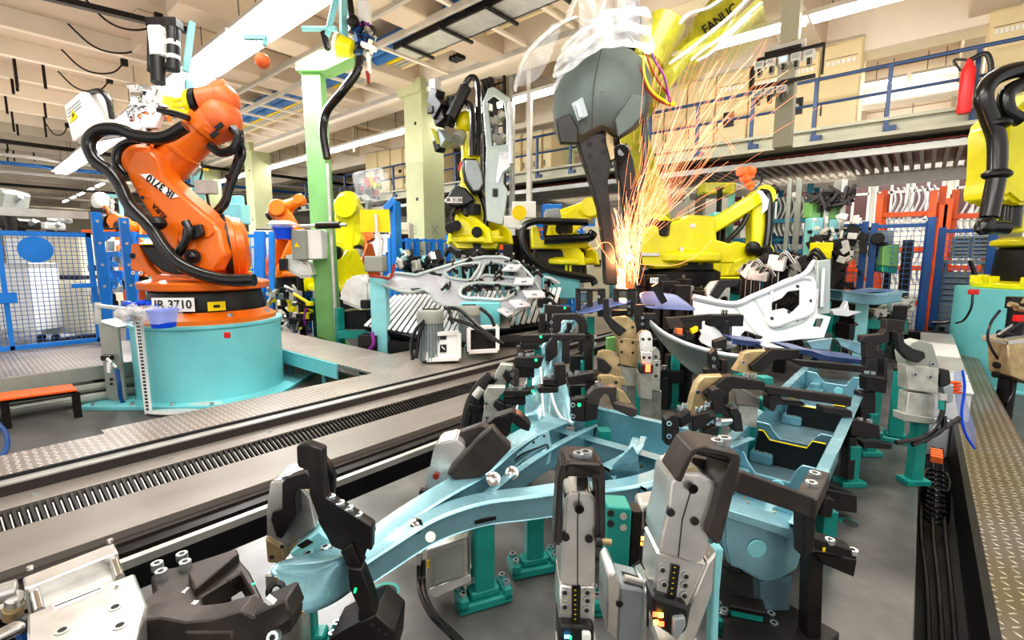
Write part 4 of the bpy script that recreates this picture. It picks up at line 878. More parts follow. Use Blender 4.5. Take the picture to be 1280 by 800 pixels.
t = thing('service_post', 'grey sheet steel service post with air fittings beside the turquoise pedestal', 'post', g0)
m = slab('grey_paint', [(122, 402), (147, 410), (158, 508), (134, 498)], Dg, .03); m.build('panel', t, bevel=.003)
m = slab('grey_paint', [(121, 401), (147, 409), (147, 411), (121, 403)], Dg, .25); m.build('top_cap', t)
m = MB().use('alu'); m.cyl(pd(138, 452, Dg-.1), pd(138, 466, Dg-.1), .035, n=12); m.cyl(pd(134, 448, Dg-.08), pd(146, 460, Dg-.1), .02, n=8); m.use('black'); m.box(pd(134, 447, Dg-.06), (.1, .06, .06), R=fr); m.build('air_fitting', t, bevel=.004)
for y in (474, 480): m = MB().use('ink'); m.cyl(pd(139, y, Dg-.01), pd(139, y, Dg-.02), .015, n=8); m.build('hole', t)
m = MB().use('dark_blue'); m.tube([pd(146, 462, Dg-.12), pd(149, 480, Dg-.15), pd(152, 500, Dg-.1), pd(162, 505, Dg), pd(178, 495, Dg+.1)], .02, n=8); tag(m.build('air_hose'), 'dark blue air hose looping from the service post to the pedestal', 'hose')
p0 = pz(180, 518, 0); Dp = (p0-CC).dot(CF)
t = thing('perforated_post', 'white perforated angle post in front of the turquoise pedestal', 'post', p0)
m = slab('white', [(167, 400), (175, 400), (187, 517), (181, 518)], Dp, .04); m.build('post', t)
m = MB().use('ink')
for k in range(26):
 f_ = k/26; q = pd(171+13*f_, 404+112*f_, Dp-.003); m.box(q, (.012, .004, .02), R=fr)
 q = pd(173.5+12*f_, 404+112*f_, Dp-.003); m.box(q, (.012, .004, .02), R=fr)
m.build('perforation', t)
m = MB().use('galv'); m.bar(pd(122, 382, Dp), pd(205, 392, Dp-.05), .05, .03); m.bar(pd(122, 378, Dp), pd(122, 405, Dp), .05, .05); m.build('cross_arm', t)
t = thing('blue_cup', 'bright blue plastic bin with clear bag in front of the robot base', 'bin', pd(204, 408, Dp-.1))
m = MB().use('bright_blue'); c_ = pd(205, 409, Dp-.25); m.lathe(c_, (0, 0, 1), [(.10, 0), (.125, .15), (.135, .16), (.135, .175), (.115, .165), (.09, .01)], n=24); m.build('bin', t)
m = MB().use('plastic_film'); rr = []
rnd = random.Random(8)
for i in range(5):
 rr.append([c_+V3(math.cos(a_)*(.11+.028*i), math.sin(a_)*(.11+.025*i), .18+.04*math.sin(i*1.5)+.03*rnd.random()-.03*i) for a_ in [2*PI*k/14 for k in range(15)]])
m.grid(rr); m.ball(c_-RT*.16+UPv*.17, .09, (1.3, 1, .5)); m.build('clear_bag', t)
t = thing('plastic_bag', 'crumpled clear plastic bag hanging over the perforated post', 'bag', pd(165, 392, Dp))
m = MB().use('film_thick')
for i in range(7): m.ball(pd(152+7*i, 392+4*math.sin(i*2), Dp-.05), .09, (1.3, .8, .7+.2*math.sin(i)), n=10)
m.build('crumpled_film', t)
m = MB().use('bright_blue');
for i in range(5): m.ball(pd(160+9*i, 380+2*math.sin(i*2), Dp+.25), .07, (1.5, .8, .5), n=10)
tag(m.build('blue_rag', None), 'bright blue rag lying behind the clear plastic bag', 'rag')
b0 = pz(95, 512, 0); Dk = (pz(50, 505, .28)-CC).dot(CF)
t = thing('orange_bench', 'low step bench with orange top and dark legs at the left', 'bench', pz(50, 518, 0))
P1, P2, P3, P4 = pz(-30, 510, .28), pz(95, 487, .28), pz(95, 483, .28), pz(-30, 503, .28)
P3 = P2+(pz(91, 482.5, .28)-P2);
m = MB().use('rack_orange'); m.prism([pz(-30, 506, .28), pz(97, 489, .28), pz(90, 482, .28), pz(-30, 497, .28)], (0, 0, .02)); m.build('top', t, bevel=.004)
m = MB().use('black_steel'); m.bar(pz(-30, 506, .26), pz(97, 489, .26), .03, .04); m.build('frame', t)
for x, y in ((94, 490), (5, 502)):
 q = pz(x, y, .26); m = MB().use('black_steel'); m.bb(q.x-.03, q.x+.03, q.y-.03, q.y+.03, 0, .26); m.build('leg', t)
m = MB().use('dark_blue'); m.tube([pz(-5, 528, .2), pz(6, 540, .12), pz(9, 556, .04), pz(0, 572, .02), pz(-20, 580, .02)], .02, n=8); tag(m.build('air_hose'), 'blue hose curling on the floor at the left edge below the bench', 'hose')
# ================================================================ GREEN POST AND AROUND
gp = pz(408, 432, 0); Dq = (gp-CC).dot(CF)
t = thing('green_post', 'tall green steel post with cantilever beam at its top', 'post', gp)
m = slab('green', [(376, 84), (399, 80), (421, 430), (396, 420)], Dq, .30); m.build('column', t, bevel=.01)
m = slab('green', [(369, 78), (398, 62), (437, 55), (440, 72), (405, 88), (369, 88)], Dq-.1, .4); m.build('beam', t, bevel=.01)
m = slab('green', [(414, 400), (443, 440), (400, 436), (396, 420)], Dq+.05, .04); m.build('gusset', t)
m = MB().use('galv'); m.cyl(pd(409, 205, Dq-.1), pd(421, 425, Dq-.1), .03, n=10); m.build('conduit', t)
m = MB().use('galv'); m.cyl(pd(375, 283, Dq-.3), pd(433, 281, Dq-.3), .03, n=10); m.use('black_steel'); m.cyl(pd(395, 282, Dq-.3), pd(425, 281, Dq-.3), .06, n=12)
tag(m.build('clamp_bar'), 'silver bar with dark clamps fixed across the green post', 'bar')
t = thing('control_box', 'grey and white control box with warning triangle on the green post', 'control box', pd(385, 325, Dq-.3))
box3('front_panel', 'grey_paint', 364, 383, 287, 325, Dq-.35, .25, t); box3('side_panel', 'white', 382, 402, 287, 324, Dq-.28, .3, t)
m = MB().use('yellow_warm'); q = pd(371, 306, Dq-.37); m.prism([q-RT*.05-UPv*.04, q+RT*.05-UPv*.04, q+UPv*.05], TOW*.004); m.build('warning_triangle', t)
t = thing('blue_cup', 'bright blue bin with clear bag hung left of the control box', 'bin', pd(354, 298, Dq-.3))
m = MB().use('bright_blue'); c_ = pd(354, 299, Dq-.35); m.lathe(c_, (0, 0, 1), [(.13, 0), (.16, .2), (.17, .21), (.17, .23), (.15, .22), (.12, .01)], n=22); m.build('bin', t)
m = MB().use('film_thick'); m.ball(c_+V3(0, 0, .25), .2, (1.5, 1.2, .4), n=12); m.build('clear_bag', t)
t = thing('covered_device', 'device wrapped in silver foil with black opening left of the green post', 'covered device', pd(375, 340, Dq))
m = MB().use('silver_cloth'); m.prism([pd(x, y, Dq-.2) for x, y in [(352, 320), (370, 316), (386, 330), (391, 347), (375, 348), (356, 338)]], -TOW*.4); m.build('foil_cover', t, bevel=.05, seg=2)
box3('opening', 'black', 348, 357, 323, 338, Dq-.3, .2, t)
m = MB().use('black_steel'); m.cyl(pd(375, 345, Dq), V3(pd(375, 345, Dq).x, pd(375, 345, Dq).y, 0), .06); m.build('stand', t)
t = thing('clamp_machinery', 'pile of clamps, cylinders and cables beside the green post foot', 'machinery', pz(358, 415, 0))
rnd = random.Random(31)
for i in range(34):
 m = MB().use(['galv', 'black', 'black_steel', 'alu', 'yellow', 'black', 'motor_grey'][i % 7]); q = pd(338+rnd.random()*50, 362+rnd.random()*50, Dq+rnd.random()*.6-.2)
 m.box(q, (.05+rnd.random()*.15, .1, .05+rnd.random()*.1), R=Matrix.Rotation(rnd.random()*3, 3, 'Z')); m.cyl(q, q+V3(rnd.random()-.5, rnd.random()-.5, rnd.random()-.5)*.5, .03, n=8); m.build('clamp', t, bevel=.008)
m = MB().use('teal'); m.bar(pd(392, 375, Dq+.1), pz(396, 420, 0), .1, .1); m.bar(pd(345, 395, Dq+.1), pz(350, 420, 0), .1, .1); m.build('stand', t)
m = MB().use('purple'); m.tube([pd(383, 385, Dq-.2), pd(380, 400, Dq-.2), pd(386, 418, Dq-.1)], .02, n=6); m.build('purple_hose', t)
t = thing('blue_tank', 'blue sheet metal screen behind the machinery left of the green post', 'screen', pz(355, 400, 0)); box3('panel', 'blue', 326, 388, 335, 375, Dq+1.4, .1, t);
for x in (330, 385): m = MB().use('blue'); q = pd(x, 370, Dq+1.45); m.bar(q, V3(q.x, q.y, 0), .08, .08); m.build('leg', t)
Dh = 7.0
t = thing('hanging_gripper', 'white and black gripper head hanging down beside the top of the green post', 'gripper', pd(450, 50, Dh))
box3('servo_motor', 'white', 446, 460, 0, 30, Dh, .2, t, .02); box3('violet_band', 'purple', 447, 461, 28, 32, Dh-.01, .22, t, .003)
rnd = random.Random(4)
m = MB()
for i in range(26): m.use(['black', 'chrome', 'dark_blue', 'galv', 'black_steel'][i % 5]); m.box(pd(443+rnd.random()*22, 32+rnd.random()*38, Dh+rnd.random()*.2), (.05+rnd.random()*.1, .08, .05+rnd.random()*.1), R=Matrix.Rotation(rnd.random()*3, 3, 'Y'))
m.build('coupling_block', t, bevel=.005)
m = MB().use('white'); m.bar(pd(452, 55, Dh-.15), pd(470, 62, Dh-.15), .06, .1, up=TOW); m.bar(pd(460, 66, Dh-.1), pd(462, 92, Dh-.1), .05, .05); m.build('finger', t, bevel=.01)
m = MB().use('red_dark'); m.cyl(pd(459.5, 90, Dh-.1), pd(460.5, 104, Dh-.1), .035, .02, n=12); m.build('tip', t)
m = MB().use('yellow'); m.cyl(pd(425, 57, Dh), pd(441, 62, Dh), .15, .12, n=20); m.use('white'); m.cyl(pd(420, 56, Dh), pd(425, 57, Dh), .17, n=20); m.build('flange', t, bevel=.01)
m = MB().use('black_steel'); m.bar(pd(435, 0, Dh+.1), pd(440, 40, Dh+.1), .1, .1); m.ball(pd(441, 26, Dh-.05), .09); m.build('bracket', t)
m = MB().use('rubber'); m.tube([pd(450, 72, Dh-.2), pd(446, 90, Dh-.2), pd(425, 118, Dh-.2), (pd(408, 140, Dh)), pd(404, 165, Dh), pd(409, 198, Dh)], .06, n=10); m.build('hose', t)
m = MB().use('teal_light'); m.bar(pd(409, 45, Dh), pd(424, -20, Dh), .05, .08); m.bar(pd(430, 50, Dh), pd(428, -20, Dh), .07, .1); m.cyl(pd(378, 36, Dh), pd(420, 36, Dh), .04, n=8)
m.use('black'); m.bar(pd(404, 40, Dh), pd(410, 62, Dh), .06, .06); tag(m.build('lift_frame'), 'pale turquoise frame above the green beam holding the gripper', 'frame')
t = thing('ball_float', 'orange ball hanging on a cord from a small turquoise bracket', 'ball', pd(328, 75, 5.6))
m = MB().use('orange_cast'); m.ball(pd(328, 76, 5.6), .085, n=18); m.build('ball', t)
m = MB().use('galv'); m.cyl(pd(320, 55, 5.6), pd(325, 70, 5.6), .008, n=6); m.build('cord', t)
m = MB().use('teal_light'); m.bar(pd(305, 47, 5.6), pd(333, 47, 5.6), .06, .05); m.bar(pd(331, 45, 5.6), pd(331, 57, 5.6), .04, .04); m.bar(pd(232, 90, 6.4), pd(240, 28, 6.4), .07, .07); m.build('bracket', t)
pb = pz(246, 430, 0)
t = thing('tool_stand', 'pale turquoise stand with welding tool and cables behind the orange robot', 'stand', (pd(245, 300, 7.2).x, pd(245, 300, 7.2).y, 0))
q = pd(245, 210, 7.2); m = MB().use('teal_light'); m.bar(q, V3(q.x, q.y, 0), .14, .14); m.bar(pd(236, 100, 7.2), pd(238, 215, 7.2), .1, .1); m.build('column', t, bevel=.01)
m = MB().use('galv'); m.cyl(pd(236, 215, 7.0), pd(246, 205, 7.0), .09, n=16); m.box(pd(258, 234, 7.0), (.3, .1, .2), R=fr); m.ball(pd(240, 200, 7), .1); m.build('welding_tool', t, bevel=.01)
m = MB().use('black'); m.tube([pd(250, 195, 7), pd(253, 212, 7), pd(246, 232, 7), pd(232, 228, 7), pd(228, 215, 7)], .015, n=6); m.tube([pd(258, 240, 7), pd(262, 258, 7), pd(270, 270, 7)], .02, n=6); m.build('cable', t)
m = MB().use('yellow_warm'); m.box(pd(257, 212, 6.95), (.06, .04, .03), R=fr); m.build('connector', t)
m = MB().use('teal_light'); m.bar(pd(287, 262, 9), pd(305, 262, 9), .5, .1, up=TOW); m.box(pd(296, 268, 9), (.35, .3, .35), R=fr); m.bar(pd(296, 270, 9.0), V3(pd(296, 270, 9).x, pd(296, 270, 9).y, 0), .12, .12); tag(m.build('transfer_bracket', bevel=.01), 'pale turquoise bracket on a post between the orange robot and the far column', 'bracket')
robot('distant orange robot with dark wrapped tool behind the blue bin', pd(362, 330, 10), .9, pd(365, 290, 10), pd(352, 262, 10), pd(375, 250, 10), pd(372, 245, 10), 1.0, 'orange', name='orange_robot')
robot('yellow robot bending down behind the yellow sign', pd(425, 350, 10), .5, pd(428, 320, 10), pd(437, 262, 10), pd(445, 300, 10), pd(445, 320, 10), 1.38, 'yellow', name='yellow_robot')
robot('orange robot directly behind the yellow sign', pd(450, 340, 12), .6, pd(452, 310, 12), pd(448, 270, 12), pd(462, 296, 12), pd(465, 300, 12), 1.1, 'orange', name='orange_robot')
t = thing('wrapped_tool', 'grey translucent wrapped tool block above the yellow robot behind the sign', 'tool', pd(463, 260, 9.2))
m = MB().use('plastic_film'); m.prism([pd(x, y, 9.2) for x, y in [(438, 215), (478, 208), (482, 240), (470, 256), (445, 250)]], -TOW*.4); m.build('film', t, bevel=.05)
m = MB()
rnd = random.Random(9)
for i in range(14): m.use(['black', 'red_dark', 'motor_grey', 'olive'][i % 4]); m.box(pd(447+rnd.random()*28, 228+rnd.random()*30, 9.35), (.2, .1, .1), R=Matrix.Rotation(rnd.random()*3, 3, 'Y'))
m.build('coupling_block', t)
ps = pz(474, 440, 0.0); Ds = 6.5
t = thing('light_blue_stand', 'light blue square stand with machine head in front of the fixture table', 'stand', V3(pd(474, 438, Ds).x, pd(474, 438, Ds).y, 0))
q = pd(474, 345, Ds); m = MB().use('teal_light'); m.box(V3(q.x, q.y, q.z/2+.0), (.21, .2, q.z), R=fr); m.build('column', t, bevel=.008)
m = MB().use('teal_light'); m.box(V3(q.x, q.y, .012), (.55, .45, .024), R=fr); m.build('foot_plate', t)
box3('head', 'grey_paint', 455, 478, 320, 340, Ds-.15, .25, t);
m = MB().use('red_dark'); m.tube([pd(462, 345, Ds-.15), pd(475, 346, Ds-.2), pd(488, 347, Ds-.1), pd(493, 330, Ds-.1)], .02, n=6); m.build('hose', t)
m = MB().use('purple'); m.tube([pd(465, 415, Ds-.15), pd(467, 430, Ds-.15), pd(459, 440, Ds-.1)], .025, n=6); m.build('purple_hose', t)
t = thing('yellow_sign', 'plain yellow square sign board on a bent silver bracket', 'sign', pd(469, 290, Ds+.1))
box3('board', 'yellow_warm', 450, 487, 262, 290, Ds+.1, .02, t, .002)
m = MB().use('galv'); m.bar(pd(470, 268, Ds+.05), pd(471, 290, Ds+.05), .04, .03, up=TOW); m.bar(pd(471, 290, Ds+.05), pd(477, 300, Ds), .05, .04, up=TOW); m.bar(pd(477, 300, Ds), pd(475, 320, Ds), .05, .04, up=TOW); m.build('bracket', t)
t = thing('covered_device', 'device under a silver cloth cover left of the light blue stand', 'covered device', V3(pd(440, 400, 7).x, pd(440, 400, 7).y, 0))
m = MB().use('silver_cloth'); m.prism([pd(x, y, 6.9) for x, y in [(434, 346), (452, 343), (462, 352), (463, 384), (450, 388), (424, 378), (422, 370)]], -TOW*.5); m.build('cloth_cover', t, bevel=.07, seg=2)
box3('opening', 'black', 450, 461, 375, 386, 6.85, .2, t); m = MB().use('teal'); m.bar(pd(424, 385, 7.1), V3(pd(424, 400, 7.1).x, pd(424, 400, 7.1).y, 0), .1, .1); m.bar(pd(424, 418, 7.0), pd(465, 418, 7.0), .15, .1); m.build('stand', t)
box3('dark_interior', 'black', 428, 460, 388, 412, 7.2, .3, t)
# ================================================================ TILTED FIXTURE TABLE WITH SIDE PANEL
P0 = pd(600, 345, 6.9); NN = (UPv*.80+TOW*.60).normalized()
def T(px, py, h=0): return pp(px, py, P0+NN*h, NN)
t = thing('fixture_table', 'slatted fixture table with turquoise frame under the grey side panel', 'fixture table', V3(P0.x, P0.y, 0))
def TL(x, y): return T(x, y, -.3)
m = MB().use('black'); m.prism([TL(x, y) for x, y in [(455, 408), (540, 427), (690, 405), (700, 372), (560, 352), (490, 370)]], NN*-.08); m.build('frame', t)
for i in range(34):
 m = MB().use('white'); a = TL(457+7*i, 408+(i if i < 12 else 12-(i-12)*.9)*1.1); e = TL(495+6.2*i, 370-.3*i); m.bar(a, e, .05, .03, up=NN); m.build('slat', t)
for x, y in ((462, 410), (540, 426), (685, 406), (690, 378), (500, 372)): q = TL(x, y); m = MB().use('black_steel'); m.box(V3(q.x, q.y, q.z/2-.04), (.25, .25, q.z-.1), R=fr); m.build('leg', t)
q = TL(580, 395); m = MB().use('black'); m.box(V3(q.x, q.y, q.z*.3), (2.0, .6, q.z*.6), R=fr); m.build('base', t)
out = [(478, 356), (486, 344), (496, 341), (520, 344), (552, 334), (585, 324), (605, 321), (628, 321), (648, 328), (662, 343), (672, 356), (676, 366), (655, 386), (640, 394), (622, 386), (600, 382), (575, 383), (555, 382), (541, 374), (540, 368), (530, 362), (514, 366), (500, 364)]
h1 = [(556, 340), (575, 331), (596, 329), (600, 331), (592, 345), (586, 350), (572, 349), (560, 346)]
h2 = [(606, 330), (622, 328), (638, 334), (650, 345), (640, 347), (618, 345), (606, 344), (598, 350), (600, 344)]
h3 = [(574, 366), (580, 358), (592, 354), (610, 354), (640, 356), (648, 362), (630, 374), (600, 373), (580, 372)]
SP = thing('car_side_panel', 'grey pressed car side panel with window openings lying on the fixture table', 'car panel', T(540, 360, .2))
m = MB().use('panel_lilac'); m.sheet([[T(x, y, .2) for x, y in out], [T(x, y, .2) for x, y in h1], [T(x, y, .2) for x, y in h2], [T(x, y, .2) for x, y in h3]], NN*-.03); m.build('skin', SP, bevel=.01)
m = MB().use('panel_grey'); m.tube([T(x, y, .22) for x, y in out+[out[0]]], .022, n=6, sm=False);
m.tube([T(x, y, .22) for x, y in h1+[h1[0]]], .02, n=6); m.tube([T(x, y, .22) for x, y in h2+[h2[0]]], .02, n=6); m.tube([T(x, y, .22) for x, y in h3+[h3[0]]], .025, n=6); m.build('folded_edge', SP)
m = MB().use('black'); m.prism([T(x, y, .205) for x, y in [(513, 361), (525, 360), (530, 364), (517, 365)]], NN*.004); m.build('dark_slot', SP)
m = MB().use('grey_paint'); m.prism([T(x, y, .0) for x, y in [(598, 379), (636, 378), (638, 410), (604, 412)]], -TOW*.03); tag(m.build('deflector_plate', bevel=.003), 'grey green deflector plate below the side panel, right of the motors', 'plate')
proto = thing('panel_clamp', 'small black clamp with turquoise foot around the grey side panel', 'clamp', (0, 0, 0), 0, 'small clamps around the side panel')
m = MB().use('teal_light'); m.bar((0, 0, -.25), (.05, 0, .12), .06, .05, up=(0, 1, 0)); m.build('foot', proto, bevel=.006)
m = MB().use('black'); m.bar((0, 0, .1), (.16, .05, .2), .05, .07); m.bar((.16, .05, .2), (.28, .0, .1), .045, .055); m.box((0, 0, .12), (.1, .1, .12)); m.build('arm', proto, bevel=.006)
m = MB().use('galv'); m.cyl((0, 0, -.02), (-.07, 0, .1), .035, n=10); m.cyl((.16, .05, .22), (.16, .05, .26), .02, n=8); m.build('cylinder', proto)
rnd = random.Random(17); first = True
spots = [(575, 328), (560, 335), (600, 326), (626, 326), (584, 342), (570, 345), (596, 340), (640, 332), (652, 342), (662, 352), (618, 350), (630, 356), (642, 362), (652, 368), (664, 366), (590, 362), (602, 368), (580, 372), (560, 368), (672, 372), (660, 380), (646, 388), (630, 342), (612, 336), (640, 348), (668, 342), (684, 362), (680, 378), (548, 340), (520, 350), (640, 372), (622, 366), (655, 355), (645, 340), (633, 335), (585, 335), (592, 332), (676, 388), (560, 360), (550, 352)]
for x, y in spots:
 q = T(x, y, .12); rz = rnd.random()*6.28; s_ = .42+rnd.random()*.3
 if first: proto.location = q; proto.rotation_euler = (0, 0, rz); first = False
 else: dup(proto, q, rz, scale=s_)
for i, (x, y) in enumerate([(640, 335), (655, 352), (668, 368), (650, 380), (632, 390), (690, 350)]):
 m = MB().use('panel_white'); m.box(T(x, y, .3), (.26, .16, .03), R=Matrix.Rotation(.5*i, 3, 'Z') @ Matrix.Rotation(.5, 3, 'X')); m.use('black'); m.box(T(x, y, .32), (.05, .05, .02))
 tag(m.build('gauge_plate', bevel=.004), 'small tilted white gauge plate among the clamps right of the side panel', 'plate', 'white gauge plates among the clamps')
t = thing('clamp_machinery', 'dark mass of clamps and cylinders behind the left end of the side panel', 'machinery', V3(T(520, 345).x, T(520, 345).y, 0))
for i in range(24):
 m = MB().use(['galv', 'black', 'black_steel', 'teal_light', 'alu', 'black'][i % 6]); q = pd(500+rnd.random()*50, 318+rnd.random()*24, 7.3+rnd.random()*.3)
 m.box(q, (.06+rnd.random()*.14, .1, .06+rnd.random()*.1), R=Matrix.Rotation(rnd.random()*3, 3, 'Y')); m.cyl(q, q+V3(rnd.random()-.5, 0, rnd.random()-.5)*.35, .025, n=8); m.build('clamp', t, bevel=.008)
m = MB().use('teal'); q = pd(525, 340, 7.5); m.bar(q, V3(q.x, q.y, .0), .3, .3); m.build('stand', t)
def motor(px, py0, py1, D, r, lab):
 c0 = pd(px, py1, D); t = thing('electric_motor', lab, 'motor', V3(c0.x, c0.y, max(0, c0.z))); h = pd(px, py0, D).z-c0.z
 m = MB().use('motor_grey')
 for i in range(28):
  a = 2*PI*i/28; m.box(c0+V3(math.cos(a)*r*.93, math.sin(a)*r*.93, h*.38), (.02, .012, h*.76), rz=a)
 m.cyl(c0, c0+UPv*h*.76, r*.9, n=24); m.build('finned_body', t)
 m = MB().use('grey_paint'); m.lathe(c0+UPv*h*.74, (0, 0, 1), [(r*1.03, 0), (r*1.05, h*.18), (r*.95, h*.24), (r*.3, h*.26), (0.01, h*.26)], n=28); m.use('black'); m.box(c0+UPv*h*1.01, (r*1.2, .03, .012), R=fr); m.build('fan_cover', t)
 return t
Dm = 5.6
motor(539, 386, 448, Dm, .15, 'left grey green electric motor standing on end by the walkway')
motor(587, 381, 425, Dm+.25, .135, 'right grey green electric motor standing on end by the walkway')
def hbox(x0, x1, y0, y1, D, lab, emblem):
 a = pd(x0, y1, D); t = thing('hydraulic_unit', lab, 'hydraulic unit', V3(a.x, a.y, max(a.z, 0)))
 box3('housing', 'black_steel', x0+2, x1-2, y0+3, y1, D, .25, t)
 m = MB().use('white')
 for c1, c2 in (((x0, y0), (x1, y0-2)), ((x0, y1), (x1, y1-2)), ((x0, y0), (x0, y1)), ((x1, y0-2), (x1, y1-2))): m.bar(pd(c1[0], c1[1], D-.02), pd(c2[0], c2[1], D-.02), .045, .05, up=TOW)
 m.build('frame', t, bevel=.004)
 if emblem:
  m = MB().use('white'); m.prism([pd(x, y, D-.01) for x, y in [(x0, y0), (x1, y0-2), (x1, y1-2), (x0, y1)]], TOW*.012); m.build('front_plate', t)
  m = MB().use('black'); cx_ = (x0+x1)/2; m.prism([pd(x, y, D-.03) for x, y in [(cx_-4, y0+13), (cx_+4, y0+12.5), (cx_+4, y0+22), (cx_-4, y0+22.5)]], TOW*.004); m.prism([pd(x, y, D-.03) for x, y in [(cx_-4, y0+1), (cx_+4, y0+.5), (cx_+4, y0+6), (cx_-4, y0+6.5)]], TOW*.004); m.use('white'); m.prism([pd(x, y, D-.036) for x, y in [(cx_-2, y0+14), (cx_+2, y0+18), (cx_+2, y0+20), (cx_-2, y0+16)]], TOW*.002); m.build('emblem', t)
 return t
hbox(534, 574, 418, 450, Dm-.1, 'white fronted hydraulic unit with black emblem beside the left motor', True)
hbox(586, 622, 410, 440, Dm+.1, 'white framed hydraulic unit with open dark front, nearer the grey plate', False)
for k, (pts) in enumerate([[(530, 400), (520, 412), (514, 430), (516, 450)], [(530, 404), (524, 420), (520, 448)], [(555, 385), (575, 388), (600, 410), (625, 428)], [(560, 398), (585, 405), (610, 420), (630, 430)], [(600, 385), (612, 395), (618, 408)], [(566, 405), (562, 390), (556, 383)]]):
 m = MB().use('rubber'); m.tube([pd(x, y, Dm-.25) for x, y in pts], .02, n=8)
 tag(m.build('hydraulic_hose'), 'thin black hydraulic hose looping around the two grey motors', 'hose', 'hydraulic hoses around the motors')
m = MB().use('turquoise'); m.box(pd(601, 392, Dm+.6), (.5, .3, .3), R=fr); m.use('black_steel'); m.box(V3(pd(601, 392, Dm+.6).x, pd(601, 392, Dm+.6).y, .25), (.4, .3, .5), R=fr); tag(m.build('valve_block', bevel=.01), 'turquoise valve block between the right motor and the deflector plate', 'valve block')
# ================================================================ BACKGROUND, MIDDLE AND RIGHT
def bfence(x0, x1, y0, y1, D, D1, lab, posts, mt='blue', rows=(0, .5)):
 a = pd(x0, y0, D); b = pd(x1, y0, D1); t = thing('guard_fence', lab, 'fence', V3(a.x, a.y, 0))
 m = MB().use(mt); zt_ = a.z
 m.bar(V3(a.x, a.y, zt_), V3(b.x, b.y, zt_), .06, .06)
 for r_ in rows: m.bar(V3(a.x, a.y, .3+zt_*r_), V3(b.x, b.y, .3+zt_*r_), .05, .05)
 m.build('rail', t)
 for i in range(posts):
  f_ = i/(posts-1); q = a.lerp(b, f_); m = MB().use(mt); m.bb(q.x-.05, q.x+.05, q.y-.05, q.y+.05, 0, zt_+.05); m.build('post', t)
 return t
bfence(488, 560, 300, 400, 11, 12, 'blue guard fence with several posts below the marked column', 8)
bfence(560, 660, 296, 400, 12.5, 13.5, 'blue guard fence behind the robot carrying the door frame', 5)
bfence(640, 760, 290, 400, 13, 13, 'low blue guard fence behind the robot with looping hose', 4)
bfence(0, 330, 310, 400, 15, 14, 'distant blue guard fence stretching behind the orange robot', 9)
bfence(900, 985, 300, 400, 12, 12, 'dark teal guard fence behind the sloping forearm', 4, 'teal_rack')
t = thing('blue_crane', 'blue bent bracket post right of the yellow sign', 'bracket', V3(pd(493, 300, 8.5).x, pd(493, 300, 8.5).y, 0))
m = MB().use('blue'); q = pd(494, 252, 8.5); m.bar(q, V3(q.x, q.y, 0), .14, .14); m.bar(pd(482, 262, 8.5), pd(494, 250, 8.5), .12, .15, up=TOW); m.build('post', t, bevel=.01)
for i, (x, w, h0, h1, mt_, lab) in enumerate([(499, 26, 278, 298, 'beige', 'stack of beige panels behind the blue posts'), (640, 20, 270, 300, 'white', 'white cabinet beside the blue fence right of the door frame'), (655, 30, 252, 292, 'white', 'pale wall board with yellow disc right of the door frame'), (520, 24, 302, 326, 'grey_paint', 'grey machine cabinet below the marked column'), (690, 24, 255, 275, 'blue', 'blue open frame box above the robot with looping hose')]):
 D = 11.5; q = pd(x, h1, D); t = thing('storage_cabinet', lab, 'cabinet', V3(q.x, q.y, 0))
 box3('housing', mt_, x-w/2, x+w/2, h0, h1, D, .5, t)
 m = MB().use('black_steel'); m.bb(q.x-.15, q.x+.15, q.y-.15, q.y+.15, 0, q.z+.1); m.build('stand', t)
 m = MB().use('black_steel'); m.bar(pd(x-w/2+2, (h0+h1)/2, D-.02), pd(x+w/2-2, (h0+h1)/2, D-.02), .01, .01); m.build('seam', t)
m = MB().use('yellow_warm'); q = pd(649, 266, 11.2); m.cyl(q, q+TOW*.03, .17, n=24); tag(m.build('round_sign'), 'round yellow disc sign on the pale board', 'sign')
t = thing('storage_shelf', 'distant shelf with blue beams and red and white crates behind the central robots', 'shelf', V3(pd(650, 320, 14).x, pd(650, 320, 14).y, 0))
a = pd(620, 282, 14); b = pd(745, 282, 14)
m = MB().use('blue')
for z_ in (a.z, a.z-.35, a.z-.75, .5): m.bar(V3(a.x, a.y, z_), V3(b.x, b.y, z_), .06, .07)
for f_ in (0, .25, .5, .75, 1): q = a.lerp(b, f_); m.bar(V3(q.x, q.y, 0), V3(q.x, q.y, a.z+.2), .07, .07)
m.build('frame', t)
rnd = random.Random(41)
for i in range(24):
 q = a.lerp(b, (i % 12+.5)/12); z_ = a.z-.35 if i < 12 else a.z-.75
 m = MB().use(['red', 'white', 'white', 'bright_blue', 'rack_orange', 'teal_light'][rnd.randrange(6)]); m.box(V3(q.x, q.y, z_+.14), (.26, .3, .2), R=fr)
 tag(m.build('crate', bevel=.01), 'small coloured crate on the distant shelf behind the central robots', 'crate', 'crates on the distant shelf')
rnd = random.Random(77); PL_ = []
def spot(rnd, x0, dx, y0, dy):
 for k in range(60):
  x = x0+rnd.random()*dx; D = 13+rnd.random()*(4+k*.15); y = y0+rnd.random()*dy; q = pd(x, y, D)
  if not (11.3 < q.y < 16.3 and abs(q.x+5.4) < 6.6 and False) and all((q.x-a)**2+(q.y-b)**2 > 1.25 for a, b in PL_): break
 PL_.append((q.x, q.y)); return x, y, D, q
